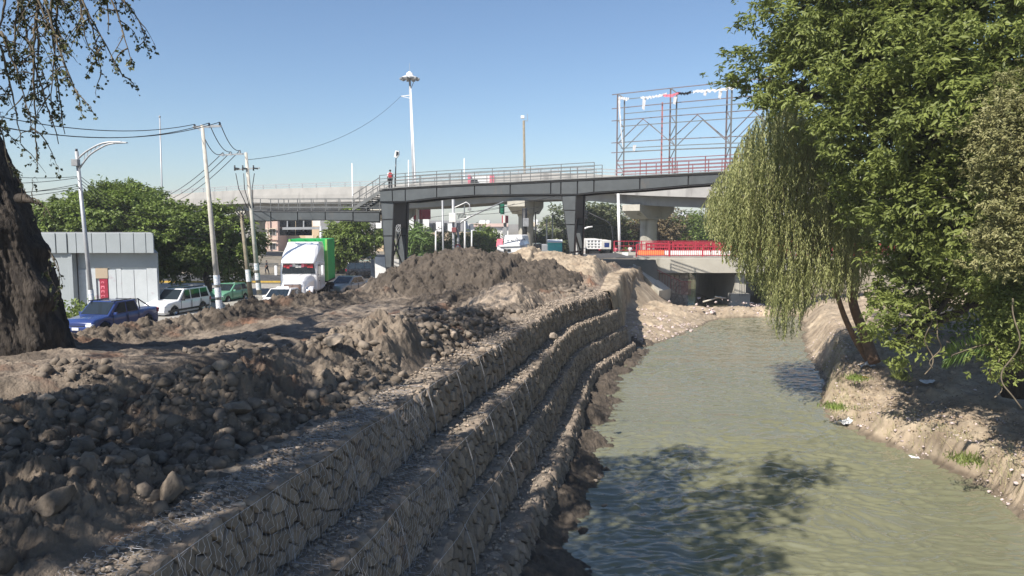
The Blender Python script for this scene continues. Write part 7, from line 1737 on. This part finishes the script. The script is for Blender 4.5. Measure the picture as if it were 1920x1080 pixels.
# --- weeping willow
def willow():
    base = G(1640, 680, 1.5); t_ = thing('willow_tree', 'weeping willow leaning over the river with curtains of yellow green strands', 'tree', base); g2 = random.Random(3); g3 = np.random.default_rng(3)
    mb = MB(); top = P(1560, 330, 30); hub = P(1585, 480, 30)
    q1 = [base, P(1618, 620, 30.2), P(1600, 570, 30.1), P(1592, 500, 30), P(1580, 420, 29.8), P(1560, 330, 29.5), P(1520, 270, 29.3)]
    mb.tube(sm(q1, 4), list(np.linspace(.24, .07, len(sm(q1, 4)))), 10); mb.build('trunk', M['bark2'], t_)
    mb = MB(); q2 = [P(1634, 684, 30.6), P(1606, 640, 30.2), P(1582, 590, 30), P(1560, 520, 29.6), P(1530, 430, 29.4), P(1490, 350, 29.2)]; mb.tube(sm(q2, 4), list(np.linspace(.15, .05, len(sm(q2, 4)))), 9); mb.build('trunk', M['bark2'], t_)
    mb = MB()
    hubs = []
    for (u, v, Y) in [(1450, 215, 29), (1490, 190, 28.6), (1540, 215, 29.5), (1580, 260, 30), (1420, 300, 28.8), (1385, 370, 28.5), (1440, 330, 28), (1500, 300, 28), (1560, 320, 28.6), (1590, 400, 29), (1350, 420, 28.8), (1600, 330, 31), (1470, 260, 30.5), (1410, 360, 30)]:
        e = P(u, v, Y); limb(mb, sm(q1, 4)[g2.randint(12, 22)], e, .06, .02, g2, 6, .08); hubs.append(e)
    mb.build('branch', M['bark2'], t_)
    LP = []; LD = []; LT = []; sb = MB()
    # envelope: lowest reach of strands by column
    eu = [1325, 1345, 1370, 1400, 1440, 1465, 1490, 1530, 1560, 1600, 1640]; lo = [400, 440, 480, 520, 560, 640, 620, 560, 555, 560, 500]; hi = [360, 330, 300, 240, 190, 175, 180, 200, 235, 280, 330]
    for k in range(2900):
        u = g2.triangular(1325, 1645, 1480) if g2.random() < .6 else g2.uniform(1330, 1640); Y = g2.uniform(26.4, 31.5)
        h_ = np.interp(u, eu, hi); l_ = np.interp(u, eu, lo); v0 = h_ + (l_ - h_) * g2.random() ** 1.25 * .85; ln = g2.uniform(.7, 2.6)
        v1 = min(v0 + ln * F / Y, l_ + g2.uniform(-25, 12)); 
        if v1 - v0 < 18: continue
        a = P(u, v0, Y); b = P(u + g2.uniform(-14, 4) * (1 if u < 1480 else .5), v1, Y); n_ = max(6, int((b - a).length / .07)); tn = g2.uniform(.05, 1) ** 1.1; brown = g2.random() < .12
        out = V3((g2.uniform(-.25, .25), g2.uniform(-.25, .25), 0)); ph = g2.uniform(0, 6)
        prev = []
        for i in range(n_ + 1):
            t = i / n_; p = lerp(a, b, t) + out * (math.sin(math.pi * t * .8)) + V3((.03 * math.sin(ph + t * 7), .03 * math.cos(ph + t * 6), 0)); prev.append(p)
            for s_ in (0, 1):
                if g2.random() < .2: continue
                LP.append((p.x, p.y, p.z)); LD.append((g2.uniform(-.6, .6), g2.uniform(-.6, .6), -1.0)); LT.append(min(1, max(0, tn + g2.uniform(-.15, .15))))
        if k % 5 == 0: sb.tube(prev[::4] + [prev[-1]], .006, 3, cap=False)
    sb.build('strand', M['twig'], t_)
    LP = np.array(LP); LD = np.array(LD); V, Q = leaves(LP, LD, .13 * (.7 + .6 * g3.random(len(LP))), .038, 6, up=.1); link_mesh('crown', np_mesh('crown', V, Q, L_will, False, {'tone': np.repeat(LT, 4)}), t_)
willow()
# sparse green top strands of a pepper tree behind the willow are part of its crown; small saplings and grass on the right bank
def tuft(label, u, v, Y, n_, h_, w_, lm, seed, name='grass_tuft'):
    g3 = np.random.default_rng(seed); p = P(u, v, Y); C = np.array(p[:])[None] + g3.normal(size=(n_, 3)) * np.array([w_, w_, .02]); D_ = g3.normal(size=(n_, 3)) * .45 + np.array([0, 0, 1]); V, Q = leaves(C, D_, h_ * (.5 + .7 * g3.random(n_)), .03, seed)
    o = link_mesh(name, np_mesh(name, V, Q, lm, False, {'tone': np.repeat(g3.random(n_), 4)})); tag(o, label, 'plant', kind='stuff')
for i, (u, v, zz, lb) in enumerate([(1605, 712, 1.1, 'bright green grass tuft on the bank lip left of the willow base'), (1565, 765, .7, 'grass tuft at the tip of the right bank by the water'), (1690, 712, 1.4, 'small leafy sapling below the trailing bough'), (1812, 865, .9, 'grass tuft above the hollow in the right bank')]):
    p = G(u, v, zz); tuft(lb, u, v, p.y, 220 if i != 2 else 120, .22 if i != 2 else .4, .22 if i != 2 else .12, L_grass if i < 2 else L_ash, 60 + i)
# palm frond
def palm():
    a = P(1925, 672, 18.6); b = P(1792, 660, 18.6); t_ = thing('palm_frond', 'bright green palm frond arching out of the shade above the right bank', 'palm', a)
    mid = lerp(a, b, .5) + V3((0, 0, .28)); pts = sm([a, mid, b - V3((0, 0, .05)), b + V3((-.1, 0, -.14))], 10); q = MB(); q.tube(pts, list(np.linspace(.025, .008, len(pts))), 6); q.build('midrib', M['twig'], t_)
    LP = []; LD = []; LL = []
    for k, p in enumerate(pts):
        for j in range(3):
            for s_ in (-1, 1):
                t = k / len(pts); l_ = .42 * math.sin(math.pi * (.15 + .8 * t)) + .1; LP.append(tuple(p + V3((-.02 * j, 0, 0)))); LD.append((-.55 - .8 * (t > .9), -.25 * s_ - .1, .75 if s_ > 0 else -.95)); LL.append(l_)
    V, Q = leaves(np.array(LP), np.array(LD) + .08 * np.random.default_rng(2).normal(size=(len(LP), 3)), np.array(LL), .03, 8, up=.6); o = link_mesh('leaflet', np_mesh('leaflet', V, Q, L_palm, False, {'tone': np.random.default_rng(1).random(len(V))}), t_); o['kind'] = 'stuff'
palm()

# --- mid distance trees on the left
DT = [(dict(label='rounded dense tree behind the white building, tallest of the group', base=(-36, 68, 1), tt=(-36, 68, 6), lobes=[L3(215, 393, 68, 2.7), L3(262, 372, 69, 1.9), L3(165, 405, 67, 2.2), L3(225, 370, 70, 1.7), L3(284, 382, 68, 1.6), L3(185, 378, 69, 1.4)]), 1),
      (dict(label='low spreading tree at the left, behind the building fascia', base=(-42, 62, 1), tt=(-42, 62, 4), lobes=[L3(115, 415, 62, 2.2), L3(160, 412, 61, 2.4), L3(90, 425, 62, 1.8), L3(200, 410, 60, 2.6)]), 2),
      (dict(label='bright green topped dense tree right of the building', base=(-31, 60, 1), tt=(-31, 60, 5), lobes=[L3(250, 405, 60, 2.5), L3(298, 428, 60, 2.6), L3(330, 452, 60, 2.9), L3(300, 470, 61, 2.6), L3(270, 440, 61, 2.4)]), 3),
      (dict(label='dense dark tree behind the crossarm pole', base=(-25.5, 61, 1), tt=(-25.5, 61, 5), lobes=[L3(365, 425, 61, 2.2), L3(418, 422, 62, 1.9), L3(395, 450, 61, 2.8), L3(355, 470, 61, 2.4), L3(438, 442, 62, 1.8), L3(430, 480, 62, 2.2), L3(460, 455, 63, 1.5), L3(330, 500, 61, 1.6), L3(385, 505, 61, 1.5)]), 4)]
for d, s_ in DT: tree('dense_tree', d['label'], d['base'], d['tt'], .3, d['lobes'], 260, .30, .16, L_dark, 'bark', 100 + s_, kpc=5, tw=18, cl=.7, group='dense trees behind the building')
def hedge(label, u0, u1, v, Y, lm=L_grass):
    g3 = np.random.default_rng(int(u0)); n_ = 1400; a = P(u0, v, Y); b = P(u1, v, Y); t = g3.random(n_); C = np.stack([a.x + (b.x - a.x) * t, Y + g3.normal(size=n_) * .4, np.clip(g3.normal(size=n_) * .5 + a.z * .55, 1.0, a.z) ], 1); V, Q = leaves(C, g3.normal(size=(n_, 3)) + [0, 0, .6], .28, .12, 3)
    o = link_mesh('hedge', np_mesh('hedge', V, Q, lm, False, {'tone': np.repeat(g3.random(n_), 4)})); tag(o, label, 'hedge')
hedge('bright green clipped hedge in front of the flaking white wall', 118, 236, 565, 44.5); hedge('small bright shrub behind the green hatchback', 432, 458, 539, 62)
tree('street_tree', 'medium tree with a whitewashed trunk right of the lorry', b_at(667, 84, 1), P(667, 470, 84), .25, [L3(650, 425, 84, 1.9), L3(668, 450, 84, 2.4), L3(640, 452, 84, 1.9), L3(688, 440, 84, 1.8), L3(655, 470, 84, 1.7), L3(632, 472, 85, 1.4), L3(660, 408, 84, 1.3)], 190, .42, .16, L_dark, 'bark', 120, kpc=5, tw=12, cl=.8)
tree('street_tree', 'smaller yellow green tree left of the whitewashed trunk, behind the container', b_at(634, 90, 1), P(634, 480, 90), .15, [L3(630, 440, 90, 1.3), L3(632, 482, 90, 1.6)], 60, .42, .16, L_grass, 'bark', 121, kpc=5, tw=10, cl=.8)
m_ = MB(); m_.tube([P(668, 478, 83.6), P(668, 500, 83.6)], .3, 10); o = m_.build('painted_trunk_guard', M['dwhite']); tag(o, 'whitewashed trunk guard around the medium street tree', 'tree guard')
for i, (u, v, Y, r, lb, lm_) in enumerate([(835, 462, 120, 2.4, 'low green tree behind the dark mound, leftmost', L_dark), (860, 468, 118, 2.2, 'bushy tree behind the dark mound by the round sign', L_dark), (890, 458, 120, 2.6, 'taller bushy tree between sign and white lorry', L_dark), (905, 446, 125, 2.2, 'round topped tree in front of the white building', L_dark), (925, 466, 118, 2.0, 'small bush left of the LUNA lorry', L_dark), (812, 472, 118, 1.6, 'yellow green bush at the left foot of the dark mound', L_far), (993, 452, 120, 1.6, 'small tree right of the left overpass column', L_far), (1015, 455, 115, 1.8, 'pale green tree above the grey containers', L_far), (1050, 428, 120, 3.8, 'bright tree between the turquoise toilet and the footbridge leg', L_far), (1047, 458, 118, 3.0, 'lower pale tree behind the turquoise toilet', L_far)]):
    tree('city_tree', lb, (P(u, v, Y).x, Y, 1), P(u, v + 6, Y), .2, [L3(u, v, Y, r), L3(u + 6, v + 6, Y, r * .7), L3(u - 7, v + 5, Y + 1, r * .7)], 60, .55, .25, lm_, 'bark', 140 + i, kpc=4, tw=12, cl=1.0, group='trees beyond the soil mounds', twigs=False)
tree('willow_like_tree', 'large grey green tree behind the black signal arm', (P(1118, 480, 112).x, 112, 2), P(1118, 440, 112), .4, [L3(1100, 420, 112, 3.4), L3(1125, 415, 112, 3.8), L3(1142, 432, 113, 3.0), L3(1110, 440, 111, 3.2), L3(1138, 450, 112, 2.6)], 260, .6, .2, L_far, 'bark', 160, kpc=4, tw=14, cl=1.3)
tree('autumn_tree', 'brownish thinning tree right of the right overpass column', (P(1242, 480, 108).x, 108, 3), P(1235, 440, 108), .3, [L3(1212, 425, 108, 2.8), L3(1235, 415, 108, 3.0), L3(1255, 425, 108, 2.4), L3(1225, 445, 108, 2.6), L3(1250, 448, 109, 2.2)], 170, .45, .16, leafmat('autumn_leaf', (.15, .12, .07), (.27, .21, .12), .25), 'twig', 161, kpc=4, tw=12, cl=1.1)
for i, (u, v, Y, r) in enumerate([(1290, 448, 150, 5.5), (1320, 445, 140, 5.5), (1345, 440, 135, 5.5), (1380, 440, 130, 6), (1430, 440, 125, 6), (1500, 440, 120, 7), (1600, 430, 110, 8), (1300, 462, 128, 3.5), (1700, 430, 105, 8)]):
    tree('city_tree', ['hazy tree right of the far pier, leftmost', 'second hazy tree right of the far pier', 'third hazy tree right of the far pier, by the willow', 'hazy tree hidden mostly by the willow edge', 'large tree behind the middle of the willow', 'large tree behind the willow trunk', 'large tree far behind the leaning trunk', 'low hazy bush above the middle of the red railing', 'large tree behind the right bank crown'][i], (P(u, v, Y).x, Y, 2), P(u, v + 8, Y), .3, [L3(u, v, Y, r), L3(u + 9, v + 9, Y, r * .75), L3(u - 10, v + 8, Y, r * .7)], 120, .6, .25, L_far, 'bark', 170 + i, kpc=4, tw=14, cl=1.4, group='hazy trees beyond the road bridge', twigs=False)
# bushes on the upstream banks (they show green in the water under the bridge)
for i in range(8):
    x = 28 + (i % 2) * 2; y = 86 + i * 12; tree('bank_bush', ['nearest', 'second', 'third', 'fourth', 'fifth', 'sixth', 'seventh', 'farthest'][i] + ' dense bush on the upstream bank beyond the road bridge', (x, y, .5), (x, y, 3), .2, [(x, y, 4.5, 4.2), (x - 2, y + 3, 2.6, 3.0)], 90, .5, .22, L_dark, 'bark', 190 + i, kpc=4, tw=12, cl=1.2, group='bushes on the upstream bank', twigs=False)
p = P(787, 450, 100)
tree('palm_tree', 'small bushy palm right of the left footbridge leg', (p.x, 100, 1), (p.x, 100, 5), .3, [L3(787, 455, 100, 1.9), L3(800, 468, 100, 1.6), L3(776, 470, 100, 1.6), L3(783, 440, 100, 1.2)], 70, 1.1, .16, L_palm, 'twig', 210, kpc=9, tw=3, cl=.6)
# palm tree trunk-high crown left part; litter on the right bank
for i, (u, v, zz, l_, lb, m_) in enumerate([(1625, 676, 1.5, .3, 'white plastic bag caught at the foot of the willow', 'clwhite'), (1583, 748, 1.0, .26, 'torn white sheet scrap on the tip of the right bank', 'clwhite'), (1622, 690, 1.4, .1, 'small orange scrap below the white bag', 'orange'), (1740, 702, 1.4, .25, 'pale litter scrap in the shade of the right bank', 'clwhite'), (1715, 843, .3, .14, 'small white litter lump at the water line of the right bank', 'clwhite')]):
    p = G(u, v, zz); A, B = np.meshgrid(np.linspace(-l_, l_, 10), np.linspace(-l_ * .6, l_ * .6, 8)); zq = right_z(p.x + A, p.y + B) + .10 + .25 * l_ + l_ * .9 * fbm(A * 7 + i, B * 7, 3, 3)
    o = link_mesh('litter', gridmesh('litter', p.x + A, p.y + B, zq, M[m_])); tag(o, lb, 'litter')
# dry twigs on the right bank edge roots
q = MB(); g2 = random.Random(12)
for k in range(420):
    y = g2.uniform(13.5, 40); x = float(WR(y)) + g2.uniform(.0, .5); z = float(right_z(np.array([x]), np.array([y]))[0]); p = V3((x, y, z)); q.tube([p, p + V3((-g2.uniform(.0, .2), g2.uniform(-.15, .15), -g2.uniform(.05, .4)))], [.008, .004], 3, cap=False)
o = q.build('exposed_roots', M['twig']); tag(o, kind='stuff')

# ---- thin even haze over the whole place
hz = MB(); hz.box((0, 340, 15.2), (900, 760, 36)); o = hz.build('haze', M['white']); o.data.materials.clear()
hm = bpy.data.materials.new('haze_air'); hm.use_nodes = True; t = hm.node_tree; t.nodes.remove(t.nodes['Principled BSDF'])
pv = t.nodes.new('ShaderNodeVolumePrincipled'); pv.inputs['Density'].default_value = .0005; pv.inputs['Color'].default_value = (.93, .96, 1, 1); t.links.new(pv.outputs[0], t.nodes['Material Output'].inputs['Volume'])
o.data.materials.append(hm); tag(o, kind='stuff')
